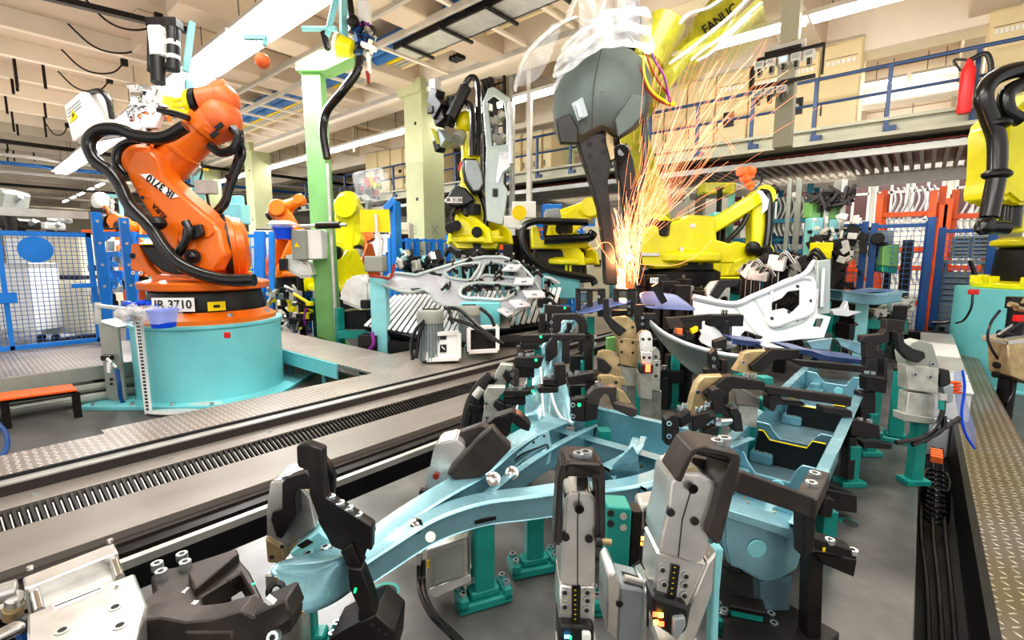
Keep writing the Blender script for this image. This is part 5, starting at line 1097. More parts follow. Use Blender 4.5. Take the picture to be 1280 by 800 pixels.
for i in range(26):
 x, y, D, q = spot(rnd, 130, 430, 285, 35)
 if q.z < .3: q.z = .3
 m = MB().use(['white', 'galv', 'blue', 'rack_orange', 'beige', 'grey_paint', 'yellow', 'teal_light'][i % 8]); h = q.z; m.box(V3(q.x, q.y, h/2), (.5+rnd.random()*.8, .6, h), R=fr); m.use('black_steel'); m.box(V3(q.x, q.y, h+.02)+TOW*.0, (.5, .4, .1), R=fr); m.box(V3(q.x, q.y, h*.6)+TOW*.3, (.4, .02, .2), R=fr)
 tag(m.build('machine_housing', bevel=.02), ['white', 'silver', 'blue', 'orange', 'beige', 'grey', 'yellow', 'turquoise'][i % 8]+' machine housing in the distant cells on the left half', 'machine', 'distant machine housings, '+['white', 'silver', 'blue', 'orange', 'beige', 'grey', 'yellow', 'turquoise'][i % 8])
RY = 13.6
def Rk(px, py, Y=RY): return pY(px, py, Y)
def scurve_panel(mt, h, w):
 m = MB().use(mt); n = 12; rows = []
 for i in range(n+1):
  f_ = i/n; xo = .07*math.sin(f_*2*PI)+.05*f_; rows.append([V3(xo, -.02, -h*f_), V3(xo+w, -.02, -h*f_)])
 for i in range(n):
  a, b = rows[i]; c_, d_ = rows[i+1]; m.add([a, b, d_, c_, a+V3(0, .5, 0), b+V3(0, .5, 0), d_+V3(0, .5, 0), c_+V3(0, .5, 0)], [(0, 1, 2, 3), (7, 6, 5, 4), (0, 3, 7, 4), (1, 5, 6, 2)]+([(0, 4, 5, 1)] if i == 0 else [])+([(3, 2, 6, 7)] if i == n-1 else []))
 return m
def rack(x0, x1, ptop, rows, mt, lab, plab, grp, mtp='panel_white'):
 A = Rk(x0, 300).x; B = Rk(x1, 300).x; zt_ = Rk((x0+x1)/2, ptop).z
 t = thing('panel_rack', lab, 'rack', (A, RY, 0))
 for X in (A, B):
  for dy in (0, .9): m = MB().use(mt); m.bb(X-.06, X+.06, RY+dy-.05, RY+dy+.05, 0, zt_); m.build('upright', t)
 first = None
 for (py, hh) in rows:
  z_ = Rk((x0+x1)/2, py).z
  for dz, h_ in ((0, .10), (-.75, .10)):
   m = MB().use(mt); m.bb(A, B, RY-.12, RY-.04, z_+dz-h_/2, z_+dz+h_/2); m.build('beam', t)
  m = MB().use(mt); m.bb(A, B, RY, RY+.8, z_-.82, z_-.76); m.build('shelf', t)
  nn = max(4, int((B-A-.15)/.1));
  pm = scurve_panel(mtp, hh, .035)
  for i in range(nn):
   X = A+.1+.1*i
   if first is None:
    first = pm.build('pressed_panel', None, world=False); tag(first, plab, 'panel', grp); first.location = (X, RY+.02, z_+hh*.62)
   else:
    c_ = first.copy(); COL.objects.link(c_); c_.location = (X, RY+.02, z_+hh*.62)
 return t
rack(1100, 1172, 236, [(268, .95), (335, .95)], 'rack_orange', 'orange steel rack filled with white curved panels, left of the blue mesh gate', 'white s-curved pressed panel hanging in the left orange rack', 'curved panels in the left orange rack')
rack(1188, 1240, 236, [(270, .95), (335, .9)], 'rack_orange', 'orange steel rack partly hidden behind the grey boxes and right robot', 'white s-curved pressed panel hanging in the right orange rack', 'curved panels in the right orange rack')
rack(962, 1008, 232, [(276, .95), (335, .95)], 'teal_rack', 'dark teal rack of grey panels behind the sloping yellow forearm', 'grey s-curved pressed panel hanging in the dark teal rack', 'curved panels in the dark teal rack', 'galv')
for i, (x, y0, y1) in enumerate(((1101, 242, 380), (1168, 238, 380), (1187, 248, 380), (1180, 256, 380))):
 q = Rk(x, y0, 13.2); m = MB().use('rack_orange'); m.bb(q.x-.06, q.x+.06, 13.15, 13.25, 0, q.z); tag(m.build('rack_post'), ['left', 'tallest', 'right', 'shorter'][i]+' orange upright post in front of the orange racks', 'post')
for i, (x, y) in enumerate(((1060, 318), (1067, 325), (1056, 335))):
 q = Rk(x, y, 12.6); m = MB().use('rack_orange'); m.bb(q.x-.04, q.x+.04, 12.55, 12.65, 0, q.z); m.bb(q.x-.2, q.x+.25, 12.5, 12.7, .9+.2*i, 1.0+.2*i)
 tag(m.build('trolley_post'), 'short orange trolley post behind the wire mesh', 'post', 'orange trolley posts behind the mesh')
GYf = 10.6
def G_(px, py): return pY(px, py, GYf)
def mesh_panel(x0, x1, y0, lab, mt='dark_blue', ms=.09, bottom=.25, Y=GYf):
 A = pY(x0, 300, Y).x; B = pY(x1, 300, Y).x; zt_ = pY((x0+x1)/2, y0, Y).z; t = thing('mesh_fence', lab, 'fence', (A, Y, 0))
 for X in (A, B): m = MB().use(mt); m.bb(X-.05, X+.05, Y-.05, Y+.05, 0, zt_+.03); m.build('post', t)
 m = MB().use(mt); m.bb(A, B, Y-.03, Y+.03, zt_-.06, zt_); m.build('top_rail', t); m = MB().use(mt); m.bb(A, B, Y-.03, Y+.03, bottom, bottom+.06); m.build('bottom_rail', t)
 m = MB().use('mesh_wire'); n = int((B-A)/ms)
 for i in range(n): m.bb(A+ms*i-.004, A+ms*i+.004, Y-.004, Y+.004, bottom, zt_)
 for i in range(int((zt_-bottom)/ms)): m.bb(A, B, Y-.004, Y+.004, bottom+ms*i-.004, bottom+ms*i+.004)
 m.build('wire_mesh', t); return t
mesh_panel(1177, 1241, 286, 'dark blue mesh fence panel in front of the grey boxes beside the right robot')
mesh_panel(1092, 1160, 280, 'dark blue mesh fence panel in front of the left orange rack')
mesh_panel(1040, 1080, 280, 'dark blue framed mesh panel behind the turquoise column machine')
mesh_panel(895, 935, 318, 'dark framed mesh panel between the two yellow robots right of the sparks', Y=12.5)
q = G_(1166, 272); m = MB().use('dark_blue'); m.bb(q.x-.06, q.x+.05, GYf-.2, GYf-.1, 0, q.z); tag(m.build('gate_post', bevel=.01), 'thick dark blue gate post between the orange racks', 'post')
t = thing('shelf_bracket', 'grey metal shelf rail behind the right mesh fence carrying two grey boxes', 'shelf', (G_(1209, 325).x, GYf+.5, 0))
a = pY(1178, 325, GYf+.4); b = pY(1238, 325, GYf+.4); m = MB().use('motor_grey'); m.bb(a.x, b.x, GYf+.2, GYf+.8, a.z-.06, a.z); m.build('shelf', t)
for X in (a.x+.05, b.x-.05): m = MB().use('motor_grey'); m.bb(X-.03, X+.03, GYf+.5, GYf+.56, 0, a.z); m.build('leg', t)
for i, (x0, x1, y0, y1, lab) in enumerate([(1191, 1211, 295, 323, 'grey slotted box on the shelf behind the right mesh fence, left one'), (1216, 1240, 294, 323, 'grey slotted box on the shelf behind the right mesh fence, nearest the right robot'), (1177, 1226, 340, 385, 'large dark grey cabinet on the floor behind the right mesh fence')]):
 a = pY(x0, y0, GYf+.3); b = pY(x1, y1, GYf+.3); t = thing('grey_box', lab, 'box', (a.x, GYf+.3, b.z if i < 2 else 0))
 m = MB().use('motor_grey'); m.bb(a.x, b.x, GYf+.25, GYf+.7, b.z if i < 2 else 0, a.z); m.build('housing', t, bevel=.02)
 m = MB().use('black_steel')
 for k in range(5): zz = a.z-(a.z-b.z)*(k+1)/6; m.bb(a.x+.03, b.x-.03, GYf+.24, GYf+.25, zz-.008, zz+.008)
 m.build('slots', t)
m = MB().use('rubber'); m.tube([pY(x, y, GYf-.1) for x, y in [(1213, 326), (1218, 345), (1213, 370), (1202, 392), (1185, 402), (1165, 403)]], .03, n=8); tag(m.build('cable'), 'black cable hanging in front of the right mesh fence', 'cable')
m = MB().use('black_steel'); a = pY(1150, 402, 9.8); m.bb(pY(1075, 400, 9.8).x, pY(1235, 400, 9.8).x, 9.7, 10.1, 0, .45); m.use('black')
for k in range(14): X = pY(1165, 400, 9.8).x+.12*k; m.cyl((X, 9.68, .5), (X, 9.68, .56), .04, n=8)
tag(m.build('cable_trough'), 'dark cable trough on the floor below the right mesh fence', 'cable trough')
D7 = 8.6
def W(px, py, b=0): return pd(px, py, D7-b)
t = thing('column_machine', 'turquoise column machine with grey clamping head beside the yellow plate', 'machine', V3(W(1035, 380).x, W(1035, 380).y, 0))
for (x0, x1, y0, y1, mt_, nm) in ((1014, 1027, 252, 272, 'green', 'green_box'), (1014, 1027, 272, 345, 'teal_light', 'column'), (1036, 1048, 250, 274, 'green', 'green_box'), (1037, 1048, 274, 300, 'teal_light', 'column'), (1047, 1054, 225, 385, 'galv', 'column'), (1030, 1036, 245, 300, 'galv', 'column'), (1032, 1037, 250, 275, 'red_dark', 'red_strip')): box3(nm, mt_, x0, x1, y0, y1, D7, .25, t)
m = MB().use('black_steel')
rnd = random.Random(51)
for i in range(30): q = W(1015+rnd.random()*50, 238+rnd.random()*18, rnd.random()*.3); m.box(q, (.1+rnd.random()*.2, .1, .05), R=Matrix.Rotation(rnd.random()*3, 3, 'Y'))
m.bar(W(1012, 246), W(1068, 240), .1, .12); m.build('clamping_head', t, bevel=.005)
m = MB().use('black_steel')
for i in range(46): q = W(1010+rnd.random()*70, 285+rnd.random()*95, rnd.random()*.3); m.box(q, (.06+rnd.random()*.16, .08, .05+rnd.random()*.1), R=Matrix.Rotation(rnd.random()*3, 3, 'Y'))
m.bar(W(1010, 290), W(1090, 286), .05, .06); m.bar(W(1052, 300), W(1045, 385), .2, .2); m.build('tool_carrier', t, bevel=.006)
for i in range(24): m = MB().use('galv'); q = W(1018+rnd.random()*55, 270+rnd.random()*60, .3+rnd.random()*.1); m.box(q, (.05+rnd.random()*.1, .06, .04+rnd.random()*.08), R=Matrix.Rotation(rnd.random()*3, 3, 'Y')); m.build('valve', t, bevel=.004)
q = W(1040, 380); m = MB().use('teal'); m.box(V3(q.x, q.y, q.z/2), (.7, .4, q.z+.1), R=fr); m.build('base', t)
t = thing('yellow_plate', 'bright yellow box above the white car panel', 'box', W(1030, 324, .6)); box3('upper_half', 'yellow', 1021, 1042, 303, 314, D7-.6, .2, t, .01); box3('lower_half', 'yellow', 1020, 1040, 314, 324, D7-.62, .2, t, .01); m = MB().use('galv'); m.bar(W(1030, 322, .3), V3(W(1030, 322, .3).x, W(1030, 322, .3).y, .3), .06, .06); m.build('support', t)
t = thing('green_cover', 'green sheet metal cover hanging by the grey box in front of the orange rack', 'cover', W(1115, 340, .2))
m = MB().use('green'); m.prism([W(x, y, .3) for x, y in [(1104, 308), (1125, 305), (1123, 334), (1103, 332)]], -TOW*.2); m.use('teal'); m.prism([W(x, y, .28) for x, y in [(1103, 332), (1123, 334), (1122, 342), (1103, 340)]], -TOW*.2); m.build('cover', t, bevel=.01)
box3('grey_case', 'motor_grey', 1092, 1118, 288, 306, D7, .3, t)
m = MB().use('black_steel'); m.cyl(W(1097, 298, .35), W(1097, 298, .1), .1, n=16); m.box(W(1097, 312, .1), (.2, .2, .25), R=fr); m.bar(W(1110, 340), V3(W(1110, 340).x, W(1110, 340).y, 0), .1, .1); m.build('fan_and_stand', t, bevel=.01)
m = MB().use('galv'); m.tube([W(1138, 300), W(1142, 288), W(1152, 281), W(1162, 279)], .012, n=6); m.use('black_steel'); m.bar(W(1136, 300), V3(W(1136, 300).x, W(1136, 300).y, 0), .16, .12); tag(m.build('slotted_post'), 'dark slotted post with thin curved wire in front of the left orange rack', 'post')
for i, (x, y0, y1, w) in enumerate(((1000, 225, 300, 4), (1003, 330, 400, 3), (988, 225, 290, 3), (915, 240, 360, 4), (860, 235, 260, 3))):
 q = W(x, y0, -1.2); m = MB().use('teal_light' if i % 2 else 'grey_paint'); m.bar(q, V3(q.x, q.y, 0), w*.025, w*.025); tag(m.build('support_post'), 'slender pale post standing among the machines right of the sparks', 'post', 'slender posts right of the sparks')
for i, (x, y, w, h, mt_, lab) in enumerate([(905, 275, 24, 20, 'teal_light', 'pale turquoise bin high behind the yellow body right of the sparks'), (888, 280, 20, 16, 'green', 'green bin behind the yellow body right of the sparks'), (900, 235, 40, 14, 'olive', 'olive tank behind the sloping forearm'), (985, 345, 22, 16, 'black_steel', 'black tool block between the white panel and the teal rack'), (880, 365, 24, 30, 'teal', 'teal cabinet base below the central yellow robots'), (906, 372, 14, 28, 'white', 'white slatted box below the right yellow robot')]):
 D = 9.6 if y < 300 else 8.0; q = pd(x, y, D); t = thing('storage_bin' if y < 300 else 'machine_block', lab, 'bin' if y < 300 else 'machine', V3(q.x, q.y, 0)); box3('body', mt_, x-w/2, x+w/2, y-h/2, y+h/2, D, .4, t, .03)
 m = MB().use('black_steel'); m.bar(q, V3(q.x, q.y, 0), .08, .08); m.build('stand', t); m = MB().use('black'); m.box(pd(x, y, D-.02), (w*.004, .02, .04), R=fr); m.build('handle', t)
DZ = 4.55
def Zr(px, py, b=0): return pd(px, py, DZ-b)
q = pz(1250, 505, 0)
t = thing('black_tool_stand', 'black tool stand with cables and brown cover in front of the right pedestal', 'stand', (Zr(1256, 500).x, Zr(1256, 500).y, 0))
b_ = Zr(1256, 500); m = MB().use('black'); m.cyl(V3(b_.x, b_.y, 0), V3(b_.x, b_.y, Zr(1256, 378).z), .065, n=14); m.cyl(V3(b_.x, b_.y, Zr(1256, 384).z), V3(b_.x, b_.y, Zr(1256, 370).z), .085, n=14); m.build('column', t)
m = MB().use('black')
for y_, w in ((416, .12), (456, .2), (468, .22), (424, .14)): m.cyl(Zr(1256-w*60, y_, .1), Zr(1256+w*60, y_+2, .1), .03, n=10)
m.build('clamp', t)
m = MB().use('rubber'); m.tube([Zr(1250, 388, .1), Zr(1238, 405, .1), Zr(1235, 425, .1), Zr(1245, 445, .1), Zr(1256, 455, .1)], .012, n=6); m.bar(Zr(1248, 420, .15), Zr(1278, 400, .15), .03, .03); m.tube([Zr(1265, 470, .1), Zr(1266, 490, .1), Zr(1258, 505, .1), Zr(1256, 515)], .008, n=6); m.build('cable', t)
m = MB().use('red'); m.box(Zr(1276, 398, .2), (.1, .06, .06), R=fr); m.build('red_connector', t, bevel=.006)
m = MB().use('tan_cast'); m.prism([Zr(x, y, .2) for x, y in [(1260, 430), (1300, 425), (1300, 485), (1262, 470)]], -TOW*.2); m.use('galv'); m.prism([Zr(x, y, .2) for x, y in [(1258, 425), (1300, 418), (1300, 428), (1260, 432)]], -TOW*.25); m.build('brown_cover', t, bevel=.01)
for x, y in ((1262, 380), (1270, 385), (1278, 376)): m = MB().use('tan_cast'); m.cyl(Zr(x, y, .2), Zr(x+8, y+2, .2), .025, n=10); m.build('fitting', t)
# ================================================================ FOREGROUND FIXTURE
PZ = .35
def Dz(px, py, z): return (pz(px, py, z)-CC).dot(CF)
def sweep(m, path, w, h, side=None, k=5, prof=None):
 P = smooth_path(path, k); L = len(P); vs = []; pr = prof or [(-.5, -.5), (.5, -.5), (.5, .5), (-.5, .5)]; n = len(pr)
 for i, p in enumerate(P):
  t_ = (P[min(i+1, L-1)]-P[max(i-1, 0)]).normalized(); u = t_.cross(UPv).normalized(); f_ = i/(L-1)
  ww = w(f_) if callable(w) else w; hh = h(f_) if callable(h) else h
  for a, b in pr: vs.append(p+u*a*ww+UPv*b*hh)
 fs = [(i*n+j, i*n+(j+1) % n, (i+1)*n+(j+1) % n, (i+1)*n+j) for i in range(L-1) for j in range(n)]+[tuple(range(n-1, -1, -1)), tuple((L-1)*n+j for j in range(n))]
 return m.add(vs, fs)
HAT = [(-.6, -.5), (-.5, -.46), (-.5, .45), (-.75, .47), (-.75, .5), (.55, .5), (.75, .42), (.75, .38), (.5, .42), (.5, -.46), (.6, -.5), (.42, -.5), (.42, .38), (-.42, .38), (-.42, -.5)]
def teal_post(px, py, ztop, lab, w=.07, rz=0, dcol=.055):
 q = pz(px, py, PZ); t = thing('teal_post', lab, 'post', q, rz)
 m = MB().use('teal'); m.box((0, 0, .018), (.20, .09, .036)); m.box((-.082, 0, .035), (.036, .09, .05)); m.box((.082, 0, .035), (.036, .09, .05)); ft = m.build('foot', t, bevel=.006, world=False)
 m = MB().use('teal'); h = ztop-PZ; m.box((0, .0, h/2+.02), (w, dcol, h-.04)); m.box((0, 0, .05), (.11, .06, .03)); m.build('column', t, bevel=.006, world=False)
 for sx in (-.082, .082):
  for sy in (-.022, .022):
   m = MB(); m.bolt((sx, sy, .058), (0, 0, 1), .013, .016); m.build('bolt', ft, world=False)
 m = MB().use('black_steel'); m.box((0, 0, h), (w*1.15, dcol*1.2, .02)); m.build('top_plate', t, bevel=.004, world=False)
 return t
YW = YAW*.9
teal_post(604, 752, .685, 'teal post with bolted foot under the long blue rail, nearer one', .075, 1.1)
teal_post(667, 712, .66, 'teal post with bolted foot under the blue rail, right of the nearer teal post', .07, 1.0)
teal_post(884, 522, .72, 'tall teal post standing on the plate behind the diagonal fork clamp', .075, .5)
teal_post(772, 760, .66, 'teal post hidden between the two silver clamps', .09, .75)
teal_post(930, 790, .45, 'short teal post below the blue battery tray', .10, .4)
teal_post(1118, 552, .86, 'tall teal post on the right beside the grey clamp unit', .085, .1, .07)
teal_post(387, 812, .60, 'teal post under the blue cup at the lower left', .05, .8)
teal_post(1085, 480, .8, 'teal post far back on the right of the tray', .06, .1)
FT = thing('body_frame', 'pale blue pressed steel body frame with two long rails clamped in the fixture', 'body frame', pz(640, 620, .68))
def PP(pts, z): return [pz(x, y, z) for x, y in pts]
zA = .70
def zpath(pts): return [pz(x, y, z) for x, y, z in pts]
def lean(pxpts, Ds): return [pd(x, y, D) for (x, y), D in zip(pxpts, Ds)]
m = MB().use('sheet_blue'); sweep(m, zpath([(452, 700, .70), (500, 662, .71), (548, 630, .73), (598, 600, .75), (630, 572, .76), (662, 550, .76), (700, 533, .75)]), lambda f: .055+.02*f, lambda f: .085, prof=HAT); m.build('long_rail', FT, bevel=.003)
m = MB().use('sheet_blue'); sweep(m, zpath([(446, 716, .70), (480, 694, .70), (540, 658, .71), (600, 638, .71), (660, 630, .71), (700, 625, .71), (760, 622, .71), (810, 612, .71), (862, 592, .71)]), .05, lambda f: .085+.02*f, prof=HAT); m.build('long_rail', FT, bevel=.003)
m = MB().use('sheet_blue'); sweep(m, zpath([(600, 640, .70), (640, 606, .72), (690, 572, .74), (742, 543, .75)]), .02, .10, prof=[(-1.2, .42), (.9, .42), (.9, .5), (0, .5), (.0, -.5), (-.3, -.5), (-.3, .42)]); m.build('branch_rail', FT, bevel=.002)
for pts in ([(755, 600, .72), (790, 580, .74), (800, 560, .75)], [(800, 625, .70), (850, 602, .71), (900, 575, .72), (935, 560, .72)]):
 m = MB().use('sheet_blue'); sweep(m, zpath(pts), .03, .11, prof=[(-1.2, .42), (.9, .42), (.9, .5), (0, .5), (.0, -.5), (-.3, -.5), (-.3, .42)]); m.build('gusset', FT, bevel=.002)
m = MB().use('sheet_blue'); m.prism(lean([(762, 585), (790, 558), (797, 570), (798, 610), (780, 622), (758, 612)], [1.9]*6), CR*.004); m.prism([pz(x, y, .74) for x, y in [(755, 590), (790, 557), (800, 562), (768, 600)]], (0, 0, .004)); m.prism([pz(x, y, .72) for x, y in [(764, 592), (805, 600), (803, 608), (762, 610)]], (0, 0, .004)); m.build('gusset', FT, bevel=.001)
q1, q2 = pz(652, 522, .75), pz(962, 604, .75)
yb_ = (q1.y+q2.y)/2; x0_, x1_ = q1.x, q2.x
m = MB().use('sheet_blue'); m.bb(x0_, x1_, yb_-.06, yb_+.0, .745, .75); m.bb(x0_, x1_, yb_-.004, yb_, .60, .75); m.build('front_flange', FT, bevel=.001)
ya_ = pz(760, 512, .80).y
m = MB().use('sheet_blue'); xw = pz(872, 570, .79).x; m.bb(x0_+.15, xw, ya_, ya_+.004, .60, .79); m.bb(x0_+.15, xw, ya_, ya_+.04, .787, .792); m.bb(x0_+.1, x1_, yb_, ya_, .60, .605); m.build('rear_wall', FT, bevel=.001)
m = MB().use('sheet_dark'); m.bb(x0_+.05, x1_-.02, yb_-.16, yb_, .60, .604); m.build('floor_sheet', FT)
def spots_(parent, pts, z=None, D=None, r=.008, n=None, mt='tan_cast'):
 for p in pts:
  q = pz(p[0], p[1], z) if z else pd(p[0], p[1], D); m = MB().use(mt); m.cyl(q, q+(n or UPv)*.002, r, n=10); m.build('weld_spot', parent)
spots_(FT, [(741, 564), (772, 575), (802, 583), (850, 592)], D=2.12, n=TOW)
PLn = (TOW*.8+UPv*.6)
P_ = pd(660, 570, 2.06); Nn = (CF*-1+UPv*.2).normalized()
m = MB().use('sheet_blue'); m.sheet([pps([(622, 600), (634, 577), (660, 556), (686, 538), (690, 560), (688, 578), (655, 604), (632, 628), (618, 622)], P_, Nn), pps([(643, 577), (652, 568), (672, 560), (684, 556), (683, 566), (668, 578), (648, 588), (642, 586)], P_, Nn)], Nn*-.004); m.build('perforated_plate', FT, bevel=.001)
m = MB().use('black'); m.tube(pps([(643, 577), (652, 568), (672, 560), (684, 556), (683, 566), (668, 578), (648, 588), (642, 586), (643, 577)], P_+Nn*.003, Nn), .0035, n=6); m.build('seal', FT)
for x, y in ((648, 598), (680, 545), (637, 583), (637, 605), (667, 553)): m = MB().use('dark_hole'); q = pp(x, y, P_, Nn); m.cyl(q, q+Nn*.003, .006, n=10); m.build('hole', FT)
for x, y, z_ in ((521, 652, .745), (617, 594, .78), (640, 587, .77)):
 q = pz(x, y, z_); m = MB().use('chrome'); m.lathe(q-TOW*.0+TOW*.03, TOW+UPv*.6, [(.028, 0), (.026, .006), (.016, .004), (.012, .012), (.001, .014)], n=20); m.build('bolt_boss', FT)
q = pz(538, 671, .71); Nf = (CC-q).normalized(); m = MB().use('paper'); m.cyl(q+Nf*.055, q+Nf*.057, .016, n=20); m.build('round_sticker', FT)
m = MB().use('sheet_blue'); rows = []
n_ = 14
for j in range(9):
 g = j/8; row = []
 for i in range(n_+1):
  f_ = i/n_
  tx = 338+104*f_; ty = 712+14*math.sin(f_*PI)-22*f_; bx = 360+78*f_; by = 772+14*math.sin(f_*2.2)-44*f_
  x = tx+(bx-tx)*g; y = ty+(by-ty)*g; D = 1.12+.20*f_-.035*math.sin(g*PI*.5)*math.sin(f_*PI)
  row.append(pd(x, y, D))
 rows.append(row)
m.grid(rows); m.build('end_cup', FT, solid=.004)
m = MB().use('sheet_blue'); rows = []
for i in range(n_+1):
 f_ = i/n_; tx = 338+104*f_; ty = 712+14*math.sin(f_*PI)-22*f_; D = 1.12+.20*f_
 q = pd(tx, ty, D); rows.append([q, pd(tx+5+8*math.sin(f_*PI), ty-6-20*math.sin(f_*PI)**.8, D+.05+.06*math.sin(f_*PI))])
m.grid(rows); m.build('cup_flange', FT, solid=.003)
m = MB().use('black'); q = pd(345, 738, 1.10); Nf = (CC-q).normalized(); m.lathe(q, Nf, [(.022, 0), (.022, .006), (.012, .010), (.012, .003), (.001, .003)], n=20); m.use('bolt'); m.cyl(q, q+Nf*.012, .008, n=10); m.build('bushing', FT)
spots_(FT, [(345, 723), (352, 748), (378, 766)], D=1.095, r=.005, n=TOW)
WA = thing('wheel_arch_panel', 'tall pale blue wheel arch panel rising among black clamps behind the cross beam', 'wheel arch panel', pz(690, 520, .74))
m = MB().use('sheet_blue'); rows = []
L_ed = [(640, 528), (648, 505), (658, 478), (668, 452), (680, 430), (694, 412), (708, 398)]
R_ed = [(722, 535), (716, 505), (708, 480), (703, 455), (706, 436), (712, 420), (724, 400)]
for i, (l, r_) in enumerate(zip(L_ed, R_ed)):
 row = []; g = i/6
 for j in range(11):
  f_ = j/10; x = l[0]+(r_[0]-l[0])*f_; y = l[1]+(r_[1]-l[1])*f_; D = 2.62+1.1*g+.05*math.sin(f_*PI*3)*(1-.4*g)-.10*math.sin(f_*PI)
  row.append(pd(x, y, D))
 rows.append(row)
m.grid(rows); m.build('skin', WA, solid=.005, sub=1)
m = MB().use('panel_white'); m.tube([pd(x, y, 2.60+1.1*i/6) for i, (x, y) in enumerate(L_ed)], .008, n=6); m.build('edge_flange', WA)
for pts in ([(688, 470, 2.9), (690, 495, 2.65), (700, 520, 2.5), (716, 530, 2.45)], [(676, 460, 3.0), (678, 500, 2.7), (680, 522, 2.55)]): m = MB().use('panel_white'); m.tube([pd(x, y, D) for x, y, D in pts], .009, n=6); m.build('rib', WA)
TR = thing('battery_tray', 'long pale blue tray shaped channel with stepped bulkheads on the right of the fixture', 'tray', (-.42, 3.0, .5))
XL, XR = -.62, -.27; zt2 = .73; zb2 = .56
y0t = pz(1003, 655, zt2).y; y1t = 4.9
m = MB().use('sheet_blue'); m.bb(XR, XR+.05, y0t-.02, y1t, zt2-.004, zt2); m.bb(XR+.046, XR+.05, y0t-.02, y0t+.8, zt2-.05, zt2); m.bb(XR, XR+.004, y0t, y1t, zb2, zt2); m.build('right_flange', TR, bevel=.001)
m = MB().use('sheet_blue'); m.bb(XL-.05, XL, y0t+.15, y1t, zt2-.004, zt2); m.bb(XL-.004, XL, y0t+.05, y1t, zb2, zt2); m.build('left_flange', TR, bevel=.001)
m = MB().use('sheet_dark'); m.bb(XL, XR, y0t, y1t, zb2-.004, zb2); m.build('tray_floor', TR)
def bulk(Y, black, parent, cut=.07):
 w = XR-XL
 prof = [(0, 0), (w, 0), (w, .17), (w*.86, .17), (w*.80, .16-cut*.2), (w*.74, .17-cut), (w*.36, .17-cut), (w*.26, .17-cut*.5), (w*.2, .165), (0, .17)]
 m = MB().use('sheet_blue'); m.pr2((XL, Y, zb2), (1, 0, 0), (0, 0, 1), prof, (0, 1, 0), .012); m.build('bulkhead', parent, bevel=.003)
 m = MB().use('sheet_blue'); m.bb(XL+.02, XL+w*.36, Y-.16, Y, zb2, zb2+.055); m.bb(XL+.04, XL+w*.3, Y-.10, Y, zb2+.05, zb2+.095); m.build('step', parent, bevel=.006, seg=2)
 if black:
  m = MB().use('black'); m.pr2((XL, Y-.13, zb2+.0), (1, 0, 0), (0, 0, 1), [(.03, .0), (w-.01, 0), (w-.01, .165), (w*.82, .165), (w*.76, .125), (w*.30, .125), (w*.22, .165), (.05, .165)], (0, 1, 0), .012); m.build('black_seal_plate', parent)
  m = MB().use('yellow_warm'); m.tube([(XL+a, Y-.135, zb2+b) for a, b in [(.05, .168), (w*.21, .168), (w*.30, .128), (w*.76, .128), (w*.82, .168), (w-.01, .168)]], .0035, n=6, sm=False); m.build('yellow_edge', parent)
 q = V3(XL+w*.62, Y-.004, zb2+.05); m = MB().use('teal_light'); m.lathe(q, (0, -1, 0), [(.03, 0), (.026, .004), (.0, .005)], n=18); m.build('dimple', parent)
 for a in (.05, .09): m = MB().use('tan_cast'); m.cyl((XL+a, Y-.13, zb2+.056), (XL+a, Y-.13, zb2+.058), .006, n=8); m.build('weld_spot', parent)
for i, Y in enumerate((y0t+.10, y0t+.52, y0t+1.0, y0t+1.75, y0t+2.5)): bulk(Y, i in (2, 3), TR, .09 if i == 1 else .07)
bf = [(905, 642), (1003, 672), (1004, 690), (998, 712), (968, 731), (955, 729), (925, 712), (912, 708), (905, 680)]
D_ = 1.62
m = MB().use('sheet_blue'); m.prism([pd(x, y, D_) for x, y in bf], -TOW*.05); m.build('front_box', TR, bevel=.008, seg=2)
m = MB().use('sheet_blue'); m.prism([pd(x, y, D_-.03) for x, y in [(900, 634), (1010, 668), (1012, 676), (1003, 678), (902, 646)]], -TOW*.1); m.build('front_lip', TR, bevel=.003)
m = MB().use('sheet_blue'); m.prism([pz(x, y, .70) for x, y in [(898, 640), (925, 605), (1005, 640), (1003, 668)]], (0, 0, -.03)); m.build('front_step', TR, bevel=.008, seg=2)
m = MB().use('teal_light'); q = pd(946, 686, D_-.001); m.lathe(q, TOW, [(.033, 0), (.030, .004), (0, .004)], n=24); m.build('dimple', TR)
spots_(TR, [(930, 622), (935, 628), (968, 640), (925, 632)], z=.702, r=.006)
m = MB().use('panel_grey'); m.prism([pd(x, y, D_-.02) for x, y in [(1005, 662), (1018, 648), (1019, 662), (1008, 682)]], -TOW*.03); m.build('side_tab', TR)
t = thing('navy_bracket_panel', 'dark blue pressed panel lying across the tray in front of the white car panel', 'panel', pd(1020, 450, 4.2))
m = MB().use('sheet_navy'); sweep(m, [pd(975, 434, 4.2), pd(1000, 437, 4.2), pd(1020, 443, 4.2), pd(1070, 449, 4.2)], .22, .05, prof=HAT); m.build('panel', t, bevel=.004)
t = thing('navy_bracket_panel', 'dark blue pressed strip left of the navy panel below the white car panel', 'panel', pd(930, 428, 4.0))
m = MB().use('sheet_navy'); sweep(m, [pd(910, 424, 4.0), pd(945, 428, 4.0)], .16, .05, prof=HAT); m.use('panel_white'); sweep(m, [pd(945, 432, 3.95), pd(975, 436, 3.95)], .25, .04, prof=HAT); m.build('panel', t, bevel=.004)
